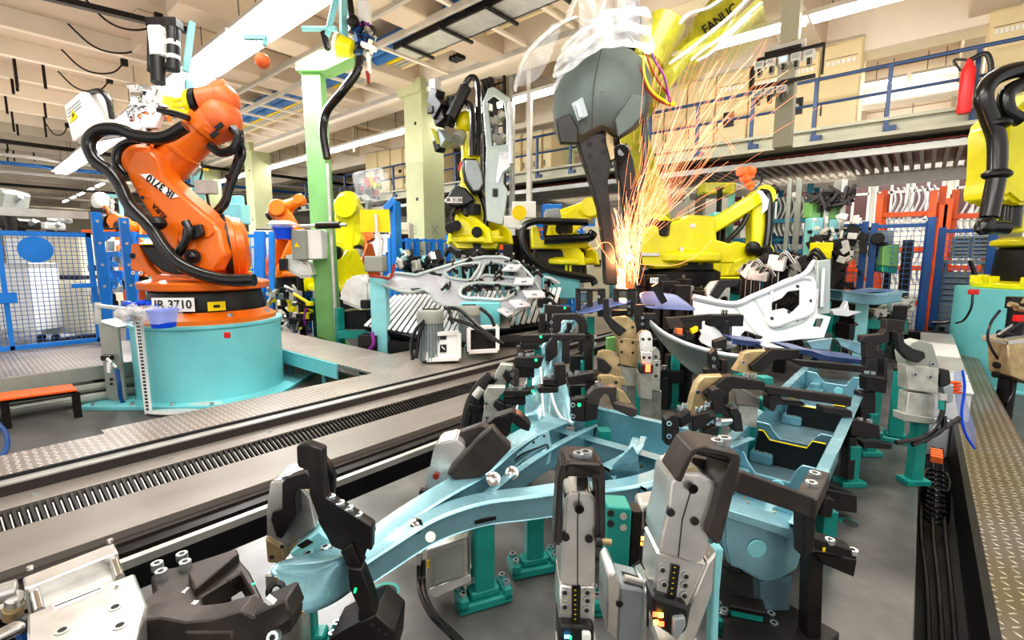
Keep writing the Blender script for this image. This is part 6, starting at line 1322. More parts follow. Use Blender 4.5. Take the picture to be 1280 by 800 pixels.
for (a, b, lab) in (((1010, 428), (1040, 424), 'left'), ((1046, 424), (1080, 430), 'right')):
 m = MB().use('sheet_blue'); m.prism([pd(x, y, 4.7) for x, y in [(a[0], a[1]), (b[0], b[1]), (b[0]-3, b[1]+14), (a[0]+5, a[1]+8)]], -TOW*.1); m.use('panel_white'); m.bar(pd(a[0], a[1]-1, 4.68), pd(b[0], b[1]-1, 4.68), .03, .008); tag(m.build('tray_insert', bevel=.003), 'pale blue tray insert, '+lab+' one behind the navy panel', 'insert')
P0w = pd(940, 385, 4.9); Nw = (UPv*.55+TOW*.83).normalized()
def Wp(x, y, h=0): return pp(x, y, P0w+Nw*h, Nw)
WP = thing('white_car_panel', 'large white pressed car body panel with rising triangular pillar behind the tray', 'car panel', Wp(940, 400))
outw = [(866, 370), (915, 379), (940, 370), (975, 355), (1005, 342), (1018, 326), (1027, 326), (1022, 385), (1022, 392), (1039, 396), (1030, 422), (1000, 424), (965, 428), (930, 426), (900, 422), (878, 418), (868, 400)]
hw1 = [(965, 378), (978, 372), (985, 364), (1000, 362), (1000, 380), (990, 390), (980, 385), (965, 388)]
hw2 = [(1016, 408), (1020, 398), (1030, 398), (1026, 409)]
hw3 = [(926, 418), (932, 413), (944, 417), (955, 421), (950, 424), (928, 423)]
m = MB().use('panel_white'); m.sheet([[Wp(*p) for p in outw], [Wp(*p) for p in hw1], [Wp(*p) for p in hw2], [Wp(*p) for p in hw3]], Nw*-.02); m.build('skin', WP, bevel=.006)
m = MB().use('panel_white'); m.tube([Wp(x, y, .02) for x, y in [(866, 371), (915, 380), (940, 371), (975, 356), (1005, 343), (1018, 327)]], .03, n=8)
m.tube([Wp(x, y, .01) for x, y in [(962, 362), (985, 350), (1012, 348), (1018, 360), (1014, 390), (990, 400), (968, 408), (960, 402), (960, 385), (965, 370), (962, 362)]], .022, n=8); m.build('pressed_rib', WP)
m = MB().use('panel_grey'); m.tube([Wp(x, y, -.01) for x, y in [(915, 380), (930, 400), (945, 418)]], .02, n=6); m.tube([Wp(x, y, -.01) for x, y in [(940, 372), (952, 392), (966, 412), (1000, 404), (1010, 396)]], .02, n=6); m.build('crease', WP)
for x, y in ((1020, 348), (1014, 376), (965, 398), (996, 400), (986, 390), (997, 358)): m = MB().use('dark_hole'); q = Wp(x, y, .004); m.cyl(q, q+Nw*.004, .018, n=8); m.build('hole', WP)
m = MB().use('panel_grey'); m.prism([pd(x, y, 5.0) for x, y in [(1022, 326), (1039, 324), (1038, 392), (1020, 394)]], -TOW*.05); m.use('panel_white'); m.bar(pd(1030, 335, 4.97), pd(1027, 385, 4.97), .04, .03); m.build('pillar_return', WP, bevel=.008)
m = MB().use('black')
rnd = random.Random(61)
for i in range(8): m.box(pd(968+rnd.random()*30, 366+rnd.random()*22, 5.15), (.14, .1, .1), R=Matrix.Rotation(rnd.random()*3, 3, 'Y'))
q = pd(980, 380, 5.2); m.bar(q, V3(q.x, q.y, .35), .12, .12); tag(m.build('clamp_block', bevel=.01), 'black clamp block seen through the opening of the white panel', 'clamp')
t = thing('pale_bracket_panel', 'pale blue pressed bracket panel right of the white pillar', 'panel', pd(1075, 370, 5.6))
m = MB().use('sheet_blue'); sweep(m, [pd(1040, 368, 5.6), pd(1075, 372, 5.6), pd(1110, 368, 5.6)], .4, .12, prof=HAT); m.use('sheet_navy'); m.bar(pd(1055, 364, 5.5), pd(1112, 363, 5.5), .1, .02); m.build('panel', t, bevel=.006)
m = MB().use('panel_white'); m.prism([pd(x, y, 5.3) for x, y in [(1040, 388), (1055, 385), (1060, 376), (1062, 388), (1078, 390), (1060, 396), (1042, 394)]], -TOW*.08); m.build('clip', t, bevel=.006)
q = pd(1078, 400, 5.6); m = MB().use('teal_light'); m.bar(pd(1078, 378, 5.6), V3(q.x, q.y, .35), .12, .1); m.build('support', t)
t = thing('curved_skirt', 'grey green curved sheet with white upper edge sweeping below the white panel', 'panel', pd(870, 440, 3.6))
m = MB().use('panel_grey'); rows = []
top = [(811, 403), (830, 418), (855, 430), (880, 438), (905, 444), (940, 448)]; bot = [(811, 406), (835, 440), (862, 465), (885, 478), (915, 476), (945, 472)]
for (a, b) in zip(top, bot): rows.append([pd(a[0]+(b[0]-a[0])*g, a[1]+(b[1]-a[1])*g, 3.7+.25*math.sin(g*PI/2)) for g in (0, .25, .5, .75, 1)])
m.grid(rows); m.build('skirt', t, solid=.006, sub=1)
m = MB().use('panel_white'); m.tube([pd(x, y-1, 3.68) for x, y in top], .018, n=8); m.build('white_edge', t)
m = MB().use('panel_white'); rows = [[pd(x, y, 4.0+.1*j) for j, (x, y) in enumerate(r_)] for r_ in ([(868, 426), (880, 412), (892, 402)], [(882, 432), (895, 424), (905, 420)], [(900, 440), (915, 436), (930, 432)])]
m.grid(rows); m.build('corner_sheet', t, solid=.006, sub=1)
t = thing('navy_curved_panel', 'purple blue curved sheet panel with number tag behind the black clamp frames', 'panel', pd(830, 380, 4.2))
m = MB().use('sheet_navy'); rows = [[pd(x, y, D) for x, y, D in r_] for r_ in ([(795, 365, 4.3), (800, 378, 4.1), (806, 386, 4.0)], [(815, 362, 4.3), (818, 376, 4.1), (822, 387, 4.0)], [(830, 366, 4.3), (840, 378, 4.1), (850, 388, 4.0)], [(845, 366, 4.3), (862, 380, 4.1), (878, 390, 4.0)])]
m.grid(rows); m.build('sheet', t, solid=.006, sub=1)
m = MB().use('sheet_navy'); rows = [[pd(x, y, D) for x, y, D in r_] for r_ in ([(715, 388, 4.0), (722, 394, 3.8)], [(735, 376, 4.0), (742, 392, 3.8)], [(760, 372, 4.0), (765, 384, 3.8)], [(790, 372, 4.0), (795, 378, 3.8)])]
m.grid(rows); m.build('sheet', t, solid=.006, sub=1)
box3('number_tag', 'paper', 813, 823, 347, 354, 3.95, .01, t, 0); q = pd(818, 350.5, 3.94); text(t, 'lettering', '710', q+TOW*.01, RT, UPv, .04)
m = MB().use('black'); m.bar(pd(818, 356, 3.98), pd(830, 378, 4.0), .05, .05); m.build('tag_arm', t)
def holes(m, pts, D, r=.007):
 for x, y in pts: q = pd(x, y, D); m.use('dark_hole'); m.cyl(q+TOW*.0, q+TOW*.004, r, n=12)
 return m
def front_clamp(lab, D, body, seam, cap, hl, strip, lower, lowhl, seam2=None):
 c0 = pd(*lower[2], D); t = thing('pneumatic_clamp', lab, 'clamp', V3(c0.x, c0.y, PZ))
 m = slab('alu', body, D, .11); hd = m.build('head_housing', t, bevel=.006, seg=2)
 m = MB().use('dark_hole'); m.tube([pd(x, y, D-.001) for x, y in seam], .0012, n=5, sm=False); m.build('seam', hd)
 m = MB().use('black'); q = pd(*cap, D); m.cyl(q, q+TOW*.016, .007, n=16); m.cyl(q+TOW*.012, q+TOW*.016, .010, n=16); m.build('plug', t)
 for h_ in hl: m = MB(); holes(m, [h_], D, .0085); m.build('hole', hd)
 m = slab('alu', lower, D+.004, .10); m.build('side_plate', t, bevel=.004)
 m = slab('black', strip, D-.001, .01); st = m.build('scale_strip', t)
 m = MB();
 for k in range(7):
  f_ = (k+.5)/7; x0 = strip[0][0]+(strip[3][0]-strip[0][0])*f_; y0 = strip[0][1]+(strip[3][1]-strip[0][1])*f_; m.use('yellow_warm'); q = pd(x0+4, y0, D-.003); m.box(q, (.004, .001, .0015), R=fr)
 m.build('scale_marks', st)
 for h_ in lowhl: m = MB().use('galv'); q = pd(*h_, D+.002); m.cyl(q, q+TOW*.003, .008, n=12); m.use('dark_hole'); m.cyl(q+TOW*.003, q+TOW*.0035, .005, n=10); m.build('screw', t)
 return t
CA = front_clamp('upright silver clamp in the lower middle with a square fork and one top bolt', 1.02, [(706, 625), (712, 616), (737, 615), (745, 625), (744, 735), (700, 732)], [(724, 616), (722, 650), (722, 733)], (723, 632), [(707, 671), (736, 673)], [(715, 735), (726, 735), (725, 777), (715, 777)], [(700, 732), (744, 733), (743, 782), (698, 780)], [(706, 740), (734, 740), (734, 750), (733, 762), (706, 758)])
CB = front_clamp('leaning silver clamp right of centre with a heavy dark fork arm', .98, [(838, 604), (848, 592), (876, 592), (898, 607), (882, 700), (870, 708), (824, 690), (826, 670), (834, 640)], [(866, 606), (853, 650), (848, 696)], (863, 607), [(838, 640), (868, 651)], [(840, 706), (850, 708), (844, 756), (834, 752)], [(822, 690), (884, 704), (860, 760), (818, 742)], [(828, 712), (857, 720), (856, 731), (855, 744), (830, 730)])
def fork(t, D, outer, inner, th, mt='brown_steel', nm='clamp_fork'):
 m = MB().use(mt); m.sheet([[pd(x, y, D) for x, y in outer], [pd(x, y, D) for x, y in inner]], -TOW*th); m.build(nm, t, bevel=.003)
m = slab('brown_steel', [(692, 683), (697, 600), (702, 580), (713, 577), (752, 579), (757, 588), (757, 678), (748, 680), (745, 602), (738, 596), (708, 597), (704, 604), (703, 683)], 1.0, .06); m.build('clamp_fork', CA, bevel=.005, seg=2)
m = slab('brown_steel', [(702, 580), (713, 577), (752, 579), (754, 597), (704, 597)], 1.0, .09); m.build('fork_bridge', CA, bevel=.006)
for x, y in ((724, 570), (732, 568)): m = MB(); q = pd(x, y+8, 1.03); m.bolt(q, (0, 0, 1), .014, .022); m.build('bolt', CA)
m = slab('black_steel', [(721, 597), (735, 597), (735, 620), (721, 620)], 1.05, .04); m.build('piston_rod', CA)
m = MB().use('tan_cast'); m.cyl(pd(744, 676, 1.0), pd(764, 678, 1.0), .007, n=10); m.use('black'); m.cyl(pd(744, 677, 1.0), pd(752, 677, 1.0), .012, n=10); m.build('pivot_pin', CA)
m = slab('black', [(699, 782), (743, 784), (742, 830), (699, 830)], 1.0, .08); m.build('sensor_block', CA, bevel=.005)
m = MB().use('led_blue'); m.box(pd(709, 796, .995), (.012, .003, .006), R=fr); m.use('led_green'); m.box(pd(713, 797, .995), (.006, .003, .006), R=fr); m.build('indicator_light', CA)
m = slab('white', [(728, 792), (739, 793), (739, 810), (728, 809)], .99, .02); m.build('connector', CA, bevel=.003)
q = pd(722, 830, 1.03); m = MB().use('alu_dull'); m.box(V3(q.x, q.y, (q.z+PZ)/2), (.09, .09, q.z-PZ+.1), R=fr); m.build('cylinder', CA, bevel=.006)
m = slab('brown_steel', [(843, 600), (864, 562), (880, 557), (923, 567), (927, 573), (924, 590), (903, 675), (898, 682), (885, 672), (884, 662), (892, 640), (901, 604), (914, 577), (908, 572), (873, 566), (866, 572), (852, 604)], .96, .09); m.build('clamp_fork', CB, bevel=.003)
m = slab('brown_steel', [(866, 564), (880, 558), (923, 567), (914, 580), (873, 570)], .97, .10); m.build('fork_bridge', CB, bevel=.006)
m = slab('brown_steel', [(866, 572), (908, 578), (906, 598), (862, 590)], 1.05, .02); m.build('fork_back', CB)
for x, y in ((896, 556), (905, 553)): m = MB(); q = pd(x, y+5, 1.0); m.bolt(q, (0, 0, 1), .013, .02); m.build('bolt', CB)
m = slab('alu', [(884, 704), (896, 690), (892, 740), (862, 822), (850, 822), (860, 762)], .99, .10); m.build('cylinder_side', CB, bevel=.004)
m = slab('black', [(816, 745), (862, 760), (860, 790), (845, 800), (818, 782)], .96, .06); m.build('sensor_block', CB, bevel=.006)
m = MB().use('led_yellow')
for x, y in ((819, 768), (826, 769), (820, 778), (827, 780)): m.use('led_red' if x % 2 else 'led_yellow'); m.box(pd(x, y, .955), (.009, .003, .009), R=fr)
m.build('indicator_light', CB)
m = slab('motor_grey', [(842, 774), (857, 772), (858, 784), (848, 800), (841, 797)], .95, .03); m.build('connector', CB, bevel=.003)
m = MB().use('teal_light'); m.prism([pd(x, y, 1.02) for x, y in [(893, 690), (905, 686), (900, 740), (897, 830), (888, 830)]], -TOW*.03); m.build('teal_backplate', CB, bevel=.003)
q = pd(845, 830, 1.02); m = MB().use('alu_dull'); m.box(V3(q.x, q.y, (q.z+PZ)/2), (.09, .09, q.z-PZ+.12), R=fr); m.build('cylinder', CB, bevel=.006)
t = thing('holding_arm', 'long dark arm reaching right from the heavy fork over the tray with two silver bolts', 'clamp arm', pd(1000, 640, 1.25))
m = MB().use('brown_steel'); m.bar(pd(915, 598, 1.14), pd(1012, 632, 1.24), .035, .05); m.build('arm', t, bevel=.003)
m = MB().use('brown_steel'); m.bar(pd(1006, 633, 1.23), pd(1024, 598, 1.42), .05, .05); m.build('end_block', t, bevel=.003)
for D_b, x, y in ((1.30, 1014, 606), (1.37, 1018, 594)): m = MB(); q = pd(x, y+4, D_b); m.bolt(q, (0, 0, 1), .015, .018); m.build('bolt', t)
m = slab('black', [(1004, 632), (1022, 626), (1018, 690), (1005, 700)], 1.26, .05); m.build('corner_block', t, bevel=.004)
t = thing('tray_stand', 'black steel support frame with green dot at the right below the tray', 'support', V3(pd(1040, 780, 1.5).x, pd(1040, 780, 1.5).y, PZ))
m = slab('black_steel', [(1005, 668), (1072, 690), (1071, 700), (1005, 684)], 1.45, .06); m.build('top_plate', t, bevel=.003)
for pts in ([(1012, 690), (1030, 690), (1026, 830), (1008, 830)], ): m = slab('black_steel', pts, 1.5, .05); m.build('leg', t, bevel=.003)
m = slab('black_steel', [(1018, 690), (1072, 700), (1068, 722), (1030, 706)], 1.48, .04); m.build('brace', t, bevel=.003)
m = MB().use('led_green'); q = pd(1010, 677, 1.44); m.cyl(q, q+TOW*.002, .006, n=12); m.build('green_dot', t)
m = MB().use('yellow_warm'); q = pd(1030, 687, 1.44); m.box(q, (.008, .002, .012), R=fr); m.build('paint_mark', t)
for x, y in ((1037, 675), (1066, 688)): m = MB(); q = pd(x, y+4, 1.46); m.bolt(q, (0, 0, 1), .014, .014); m.build('bolt', t)
t = thing('floor_riser', 'black steel riser lying on the plate below the tray front', 'support', pz(980, 780, PZ))
m = MB().use('black_steel'); m.prism([pz(x, y, .42) for x, y in [(905, 760), (960, 740), (1050, 790), (1010, 830), (900, 830)]], (0, 0, -.07)); m.build('base', t, bevel=.004)
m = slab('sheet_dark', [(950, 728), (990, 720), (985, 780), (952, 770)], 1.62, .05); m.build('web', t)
for x, y in ((905, 766), (930, 758)): m = MB(); q = pz(x, y, .425); m.bolt(q, (0, 0, 1), .013, .014); m.build('bolt', t)
t = thing('compact_cylinder', 'grey compact cylinder with silver end caps between the two silver clamps', 'cylinder', pd(795, 790, 1.08))
m = slab('motor_grey', [(774, 732), (806, 740), (803, 830), (770, 800)], 1.08, .09); m.build('barrel', t, bevel=.006)
m = slab('alu', [(759, 722), (768, 715), (776, 730), (772, 800), (758, 790)], 1.07, .10); m.build('end_cap', t, bevel=.004)
m = slab('alu', [(806, 742), (816, 738), (812, 830), (800, 830)], 1.07, .10); m.build('end_cap', t, bevel=.004)
m = MB().use('black'); m.cyl(pd(774, 726, 1.13), pd(815, 738, 1.13), .022, n=16); m.use('galv'); m.cyl(pd(780, 722, 1.1), pd(812, 731, 1.1), .008, n=10); m.build('rod', t)
m = MB().use('ink'); q = pd(774.5, 755, 1.068); m.cyl(q, q+TOW*.001, .008, n=14); m.build('printed_mark', t); m = MB().use('ink'); m.box(pd(810, 770, 1.066), (.004, .001, .05), R=fr); m.build('printed_mark', t)
t = thing('teal_bracket', 'teal bracket block with bolts in front of the blue rail between the clamps', 'bracket', pd(775, 680, 1.22))
m = slab('teal', [(759, 634), (790, 636), (786, 712), (768, 716), (757, 700)], 1.22, .07); m.build('block', t, bevel=.004)
for x, y in ((763, 641), (779, 645), (763, 654), (779, 659)): m = MB(); q = pd(x, y, 1.22); m.use('galv' if x > 770 else 'dark_hole'); m.cyl(q, q+TOW*.004, .009, n=12); m.build('screw', t)
m = slab('black_steel', [(790, 640), (804, 640), (800, 700), (786, 712)], 1.24, .05); m.build('side_plate', t, bevel=.003)
t = thing('back_clamp', 'dark clamp body with red and yellow indicator lamp behind the teal bracket', 'clamp', pd(815, 680, 1.4))
m = slab('alu_dull', [(801, 632), (826, 628), (832, 650), (826, 668), (806, 672), (800, 650)], 1.42, .08); m.build('body', t, bevel=.008)
m = slab('black', [(806, 640), (816, 640), (815, 665), (806, 665)], 1.41, .01); m.build('window', t)
m = slab('black_steel', [(797, 668), (824, 668), (822, 712), (806, 716), (800, 700)], 1.40, .07); m.build('lower_body', t, bevel=.006)
m = MB()
for x, y, c_ in ((798, 674, 'led_red'), (803, 673, 'led_yellow'), (799, 679, 'led_yellow'), (804, 680, 'led_red')): m.use(c_); m.box(pd(x, y, 1.39), (.010, .003, .010), R=fr)
m.build('indicator_light', t)
q = pd(812, 716, 1.44); m = MB().use('alu_dull'); m.box(V3(q.x, q.y, (q.z+PZ)/2), (.07, .07, q.z-PZ), R=fr); m.build('cylinder', t, bevel=.006)
DL = 1.38
t = thing('pneumatic_clamp', 'silver clamp at the left rail end with dark hooked arm and teal block', 'clamp', V3(pd(355, 720, DL).x, pd(355, 720, DL).y, PZ))
m = slab('alu', [(337, 602), (352, 600), (372, 604), (388, 622), (396, 660), (384, 668), (352, 690), (333, 676), (332, 640)], DL+.02, .12); m.build('head_housing', t, bevel=.006, seg=2)
m = slab('tan_cast', [(331, 672), (352, 684), (356, 700), (352, 706), (334, 704)], DL+.01, .1); m.build('side_plate', t, bevel=.004)
for x, y in ((340, 696), (353, 683)): m = MB().use('dark_hole'); q = pd(x, y, DL+.008); m.cyl(q, q+TOW*.003, .006, n=10); m.build('hole', t)
m = slab('black_steel', [(352, 604), (358, 598), (382, 590), (392, 600), (391, 612), (372, 612), (368, 620), (370, 645), (352, 674), (345, 672), (338, 650), (340, 640), (352, 636)], DL-.02, .04); m.build('hooked_arm', t, bevel=.003)
m = slab('teal_light', [(361, 692), (398, 664), (412, 676), (408, 700), (372, 706)], DL-.02, .08); m.build('teal_block', t, bevel=.004)
m = slab('ink', [(371, 682), (384, 674), (392, 678), (378, 686)], DL-.021, .002); m.build('label_window', t)
for x, y in ((386, 694), (407, 686)): m = MB(); q = pd(x, y+3, DL-.03); m.bolt(q, (0, 0, 1), .014, .016); m.build('bolt', t)
m = MB(); m.bolt(pd(357, 598, DL+.03), (0, 0, 1), .011, .012); m.build('bolt', t)
q = pd(360, 710, DL+.08); m = MB().use('alu_dull'); m.box(V3(q.x, q.y, (q.z+PZ)/2), (.10, .09, q.z-PZ+.02), R=fr); m.build('cylinder', t, bevel=.006)
t = thing('stepped_clamp', 'black stepped clamp arm with vertical bar and four silver bolts at the left rail end', 'clamp arm', pd(430, 660, DL-.1))
m = slab('black_steel', [(370, 558), (381, 554), (403, 562), (404, 600), (408, 622), (465, 658), (464, 690), (440, 676), (396, 646), (386, 618), (386, 590), (371, 584)], DL-.10, .035); m.build('upper_arm', t, bevel=.004)
m = slab('black_steel', [(396, 646), (465, 657), (466, 670), (455, 695), (448, 712), (432, 708), (430, 690), (414, 684), (408, 672), (398, 655)], DL-.09, .035); m.build('jaw', t, bevel=.004)
m = slab('black_steel', [(399, 565), (412, 582), (418, 596), (416, 628), (409, 622), (410, 600), (403, 592)], DL-.02, .025); m.build('rear_lug', t, bevel=.004)
for x, y in ((410, 625), (422, 633), (433, 640), (445, 648)): m = MB(); q = pd(x, y+4, DL-.10); m.bolt(q-TOW*.015, (0, 0, 1), .014, .014); m.build('bolt', t)
for y in (572, 583, 593, 604): m = MB().use('dark_hole'); q = pd(395, y, DL-.101); m.cyl(q, q+TOW*.002, .004, n=10); m.build('hole', t)
t = thing('clamp_jaw', 'black curved lower jaw with green dot below the left rail end', 'clamp jaw', pd(455, 740, DL-.12))
m = slab('black_steel', [(434, 710), (452, 712), (466, 750), (468, 766), (492, 788), (494, 800), (470, 812), (446, 795), (448, 762), (436, 735)], DL-.12, .04); m.build('jaw', t, bevel=.004)
m = slab('black_steel', [(446, 780), (470, 768), (494, 790), (492, 830), (420, 830), (410, 800)], DL-.13, .12); m.build('base_block', t, bevel=.004)
m = MB().use('led_green'); q = pd(444, 738, DL-.121); m.box(q, (.006, .002, .014), R=fr @ Matrix.Rotation(.3, 3, 'Y')); m.build('green_dot', t)
for x, y in ((466, 781), (474, 787), (482, 793)): m = MB().use('dark_hole'); q = pd(x, y, DL-.131); m.cyl(q, q+TOW*.003, .005, n=10); m.build('hole', t)
m = slab('black_steel', [(425, 690), (440, 680), (452, 712), (436, 712)], DL-.1, .05); m.build('neck', t, bevel=.003)
t = thing('pneumatic_clamp', 'silver clamp behind the long blue rail with a grey cylinder and two hoses below', 'clamp', V3(pd(560, 730, 1.75).x, pd(560, 730, 1.75).y, PZ))
m = slab('alu', [(541, 565), (548, 554), (570, 549), (580, 556), (584, 585), (570, 605), (545, 620), (530, 612), (536, 590)], 1.85, .12); m.build('head_housing', t, bevel=.006, seg=2)
m = MB().use('red_dark'); q = pd(545, 595, 1.84); m.cyl(q, q+TOW*.006, .012, n=12); m.use('black'); m.cyl(pd(525, 613, 1.84), pd(533, 616, 1.84), .014, n=12); m.build('plug', t)
m = slab('brown_steel', [(558, 593), (598, 548), (616, 533), (625, 545), (640, 560), (612, 590), (590, 600), (575, 605)], 1.78, .05); m.build('clamp_fork', t, bevel=.006)
m = slab('brown_steel', [(558, 590), (575, 540), (600, 531), (618, 536), (612, 550), (590, 552), (575, 580)], 1.9, .04); m.build('clamp_fork', t, bevel=.006)
m = slab('alu_dull', [(532, 688), (585, 672), (586, 722), (540, 742), (534, 735)], 1.72, .10); m.build('cylinder', t, bevel=.004)
m = slab('alu', [(537, 736), (588, 718), (590, 727), (545, 748), (537, 745)], 1.71, .11); m.build('end_cap', t, bevel=.003)
m = slab('grey_paint', [(541, 693), (580, 680), (580, 718), (543, 732)], 1.715, .01); m.build('recess', t, bevel=.002)
m = MB().use('yellow_warm'); m.box(pd(535, 705, 1.71), (.008, .003, .03), R=fr); m.build('sticker', t)
for dx in (0, 5): m = MB().use('rubber'); m.tube([pd(524+dx, 700, 1.7), pd(524+dx, 725, 1.68), pd(527+dx, 745, 1.6), pd(540+dx, 770, 1.5), pd(565+dx, 795, 1.42), pd(600+dx, 830, 1.35)], .009, n=8); m.build('hose', t)
m = MB().use('galv'); m.cyl(pd(524, 690, 1.7), pd(524, 705, 1.7), .012, n=12); m.build('fitting', t)
t = thing('finger_clamp', 'black bolted clamp arm with angled finger above the perforated rail plate', 'clamp arm', pd(620, 540, 2.1))
m = slab('black_steel', [(605, 533), (618, 522), (640, 515), (652, 520), (664, 532), (661, 540), (650, 536), (640, 528), (636, 545), (622, 552), (607, 545)], 2.05, .07); m.build('arm', t, bevel=.005)
for x, y in ((628, 519), (640, 514)): m = MB(); q = pd(x, y+4, 2.06); m.use('black'); m.cyl(q, q+UPv*.012, .014, n=10); m.build('bolt', t)
DS = .82
t = thing('slide_cylinder', 'silver aluminium slide unit with two guide rods in the bottom left corner', 'slide unit', pz(100, 760, .75))
zs = .90
def Sz(x, y, z=zs): return pz(x, y, z)
m = MB().use('alu'); m.prism([Sz(x, y) for x, y in [(28, 722), (142, 678), (148, 690), (32, 736)]], (0, 0, -.07)); m.build('front_bar', t, bevel=.003)
m = MB().use('alu'); m.prism([Sz(x, y) for x, y in [(34, 768), (168, 716), (184, 756), (172, 800), (60, 860), (34, 830)]], (0, 0, -.09)); m.build('body', t, bevel=.004)
m = MB().use('alu'); m.prism([Sz(x, y, zs-.03) for x, y in [(46, 728), (138, 694), (150, 728), (52, 764)]], (0, 0, -.03)); m.build('plate', t, bevel=.002)
for a, b in (((40, 724), (50, 764)), ((137, 686), (150, 722))): m = MB().use('chrome'); m.cyl(Sz(a[0], a[1], zs-.015), Sz(b[0], b[1], zs-.015), .009, n=16); m.build('guide_rod', t)
for x, y, r_ in ((78, 788, .012), (144, 759, .012), (146, 734, .005), (150, 782, .012)): m = MB().use('galv'); q = Sz(x, y, zs+.0005); m.lathe(q, (0, 0, 1), [(r_, 0), (r_, .0015), (r_*.7, .0016)], n=16); m.use('dark_hole'); m.cyl(q+UPv*.0016, q+UPv*.002, r_*.6, n=12); m.build('screw_recess', t)
m = MB().use('paper'); m.prism([Sz(x, y, zs+.0006) for x, y in [(66, 756), (128, 732), (129, 738), (68, 763)]], (0, 0, .0006)); m.use('ink')
a, b = Sz(68, 758, zs+.0018), Sz(126, 735, zs+.0018)
for k in range(12):
 f_ = (k+.5)/12; q = a.lerp(b, f_); m.box(q, (.007, .004, .0004), rz=math.atan2((b-a).y, (b-a).x))
m.build('type_label', t)
for x, y in ((38, 712), (138, 678)): m = MB(); m.use('alu'); q = Sz(x, y, zs+.002); m.cyl(q, q+UPv*.008, .006, n=10); m.build('pin', t)
m = MB().use('orange_cast'); m.box(Sz(39, 752, zs-.04), (.01, .01, .03)); m.build('orange_seal', t)
t = thing('cable_connector', 'round metal cable connector with blue cable at the left bottom edge', 'connector', Sz(15, 745, .88))
m = MB().use('alu'); m.cyl(Sz(-10, 745, .88), Sz(22, 735, .88), .02, n=18); m.cyl(Sz(18, 745, .87), Sz(18, 760, .83), .016, n=16); m.build('metal_body', t, bevel=.003)
m = MB().use('tan_cast'); m.cyl(Sz(17, 758, .84), Sz(16, 770, .81), .018, n=16); m.build('nut', t, bevel=.002)
m = MB().use('dark_blue'); m.tube([Sz(16, 770, .81), Sz(20, 785, .78), Sz(30, 800, .75), Sz(34, 830, .7)], .010, n=8); m.build('cable', t)
m = MB().use('chrome'); m.cyl(Sz(-10, 800, .86), Sz(30, 780, .86), .014, n=14); m.use('black'); m.cyl(Sz(26, 783, .86), Sz(36, 776, .86), .018, n=14); tag(m.build('rod_end'), 'chrome rod with black collar in the bottom left corner', 'rod')
t = thing('slide_support', 'dark support block under the silver slide unit', 'support', pz(120, 800, .5))
q = Sz(110, 800, .8); m = MB().use('black_steel'); m.box(V3(q.x, q.y, .57), (.22, .16, .46)); m.build('block', t, bevel=.004)
t = thing('bracket_plate', 'dark machined bracket plate with four silver bolts beside the silver slide unit', 'bracket', Sz(240, 740, .8))
zb_ = .86
m = MB().use('brown_steel'); m.sheet([[pz(x, y, zb_) for x, y in [(188, 720), (200, 712), (232, 706), (296, 685), (300, 700), (312, 714), (330, 752), (290, 790), (235, 790), (172, 760), (176, 752), (195, 738)]], [pz(x, y, zb_) for x, y in [(252, 745), (300, 716), (316, 742), (258, 782)]]], (0, 0, -.05)); m.build('plate', t, bevel=.004)
m = MB().use('brown_steel'); m.prism([pz(x, y, zb_+.02) for x, y in [(235, 716), (294, 686), (299, 692), (244, 736)]], (0, 0, -.03)); m.build('raised_bar', t, bevel=.003)
for x, y in ((197, 712), (202, 722), (228, 700), (232, 710)): m = MB(); q = pz(x, y, zb_); m.bolt(q, (0, 0, 1), .013, .018); m.build('bolt', t)
for x, y in ((236, 740), (246, 756), (249, 770)): m = MB(); q = pz(x, y, zb_-.01); m.bolt(q, V3(.6, -.8, 0), .012, .018); m.build('bolt', t)
m = MB().use('led_green'); q = pz(317, 730, zb_+.001); m.cyl(q, q+UPv*.001, .004, n=10); m.build('green_dot', t)
for x, y in ((259, 740), (274, 732), (287, 727)): m = MB().use('dark_hole' if x != 274 else 'bolt'); q = pd(x, y, Dz(x, y, zb_)+.01); m.cyl(q, q+TOW*.003, .005, n=10); m.build('hole', t)
q = pz(240, 790, .7); m = MB().use('black_steel'); m.box(V3(q.x, q.y, .57), (.14, .14, .44)); m.build('pedestal', t, bevel=.004)
t = thing('clamp_lever', 'dark curved clamp lever with silver pin across the bottom left of the fixture', 'clamp lever', pz(300, 775, .84))
D_ = Dz(300, 775, .88)
m = slab('brown_steel', [(150, 800), (170, 776), (200, 772), (232, 778), (262, 775), (300, 764), (316, 772), (356, 752), (366, 776), (364, 790), (340, 802), (300, 806), (270, 830), (150, 830)], D_, .05); m.build('lever', t, bevel=.003)
m = slab('brown_steel', [(316, 768), (356, 750), (366, 774), (330, 796)], D_-.02, .06); m.build('end_block', t, bevel=.004)
m = MB().use('white'); m.bar(pd(333, 747, D_-.01), pd(346, 757, D_-.01), .012, .01); m.build('white_peg', t)
for x, y in ((345, 795), ): m = MB(); q = pd(x, y, D_-.03); m.bolt(q-TOW*0, TOW+UPv*.6, .012, .016); m.build('bolt', t)
m = MB().use('dark_hole'); q = pd(175, 793, D_-.001); m.cyl(q, q+TOW*.002, .004, n=10); m.build('hole', t)
q = pd(260, 830, D_+.04); m = MB().use('black_steel'); m.box(V3(q.x, q.y, .55), (.1, .1, .42)); m.build('pedestal', t)
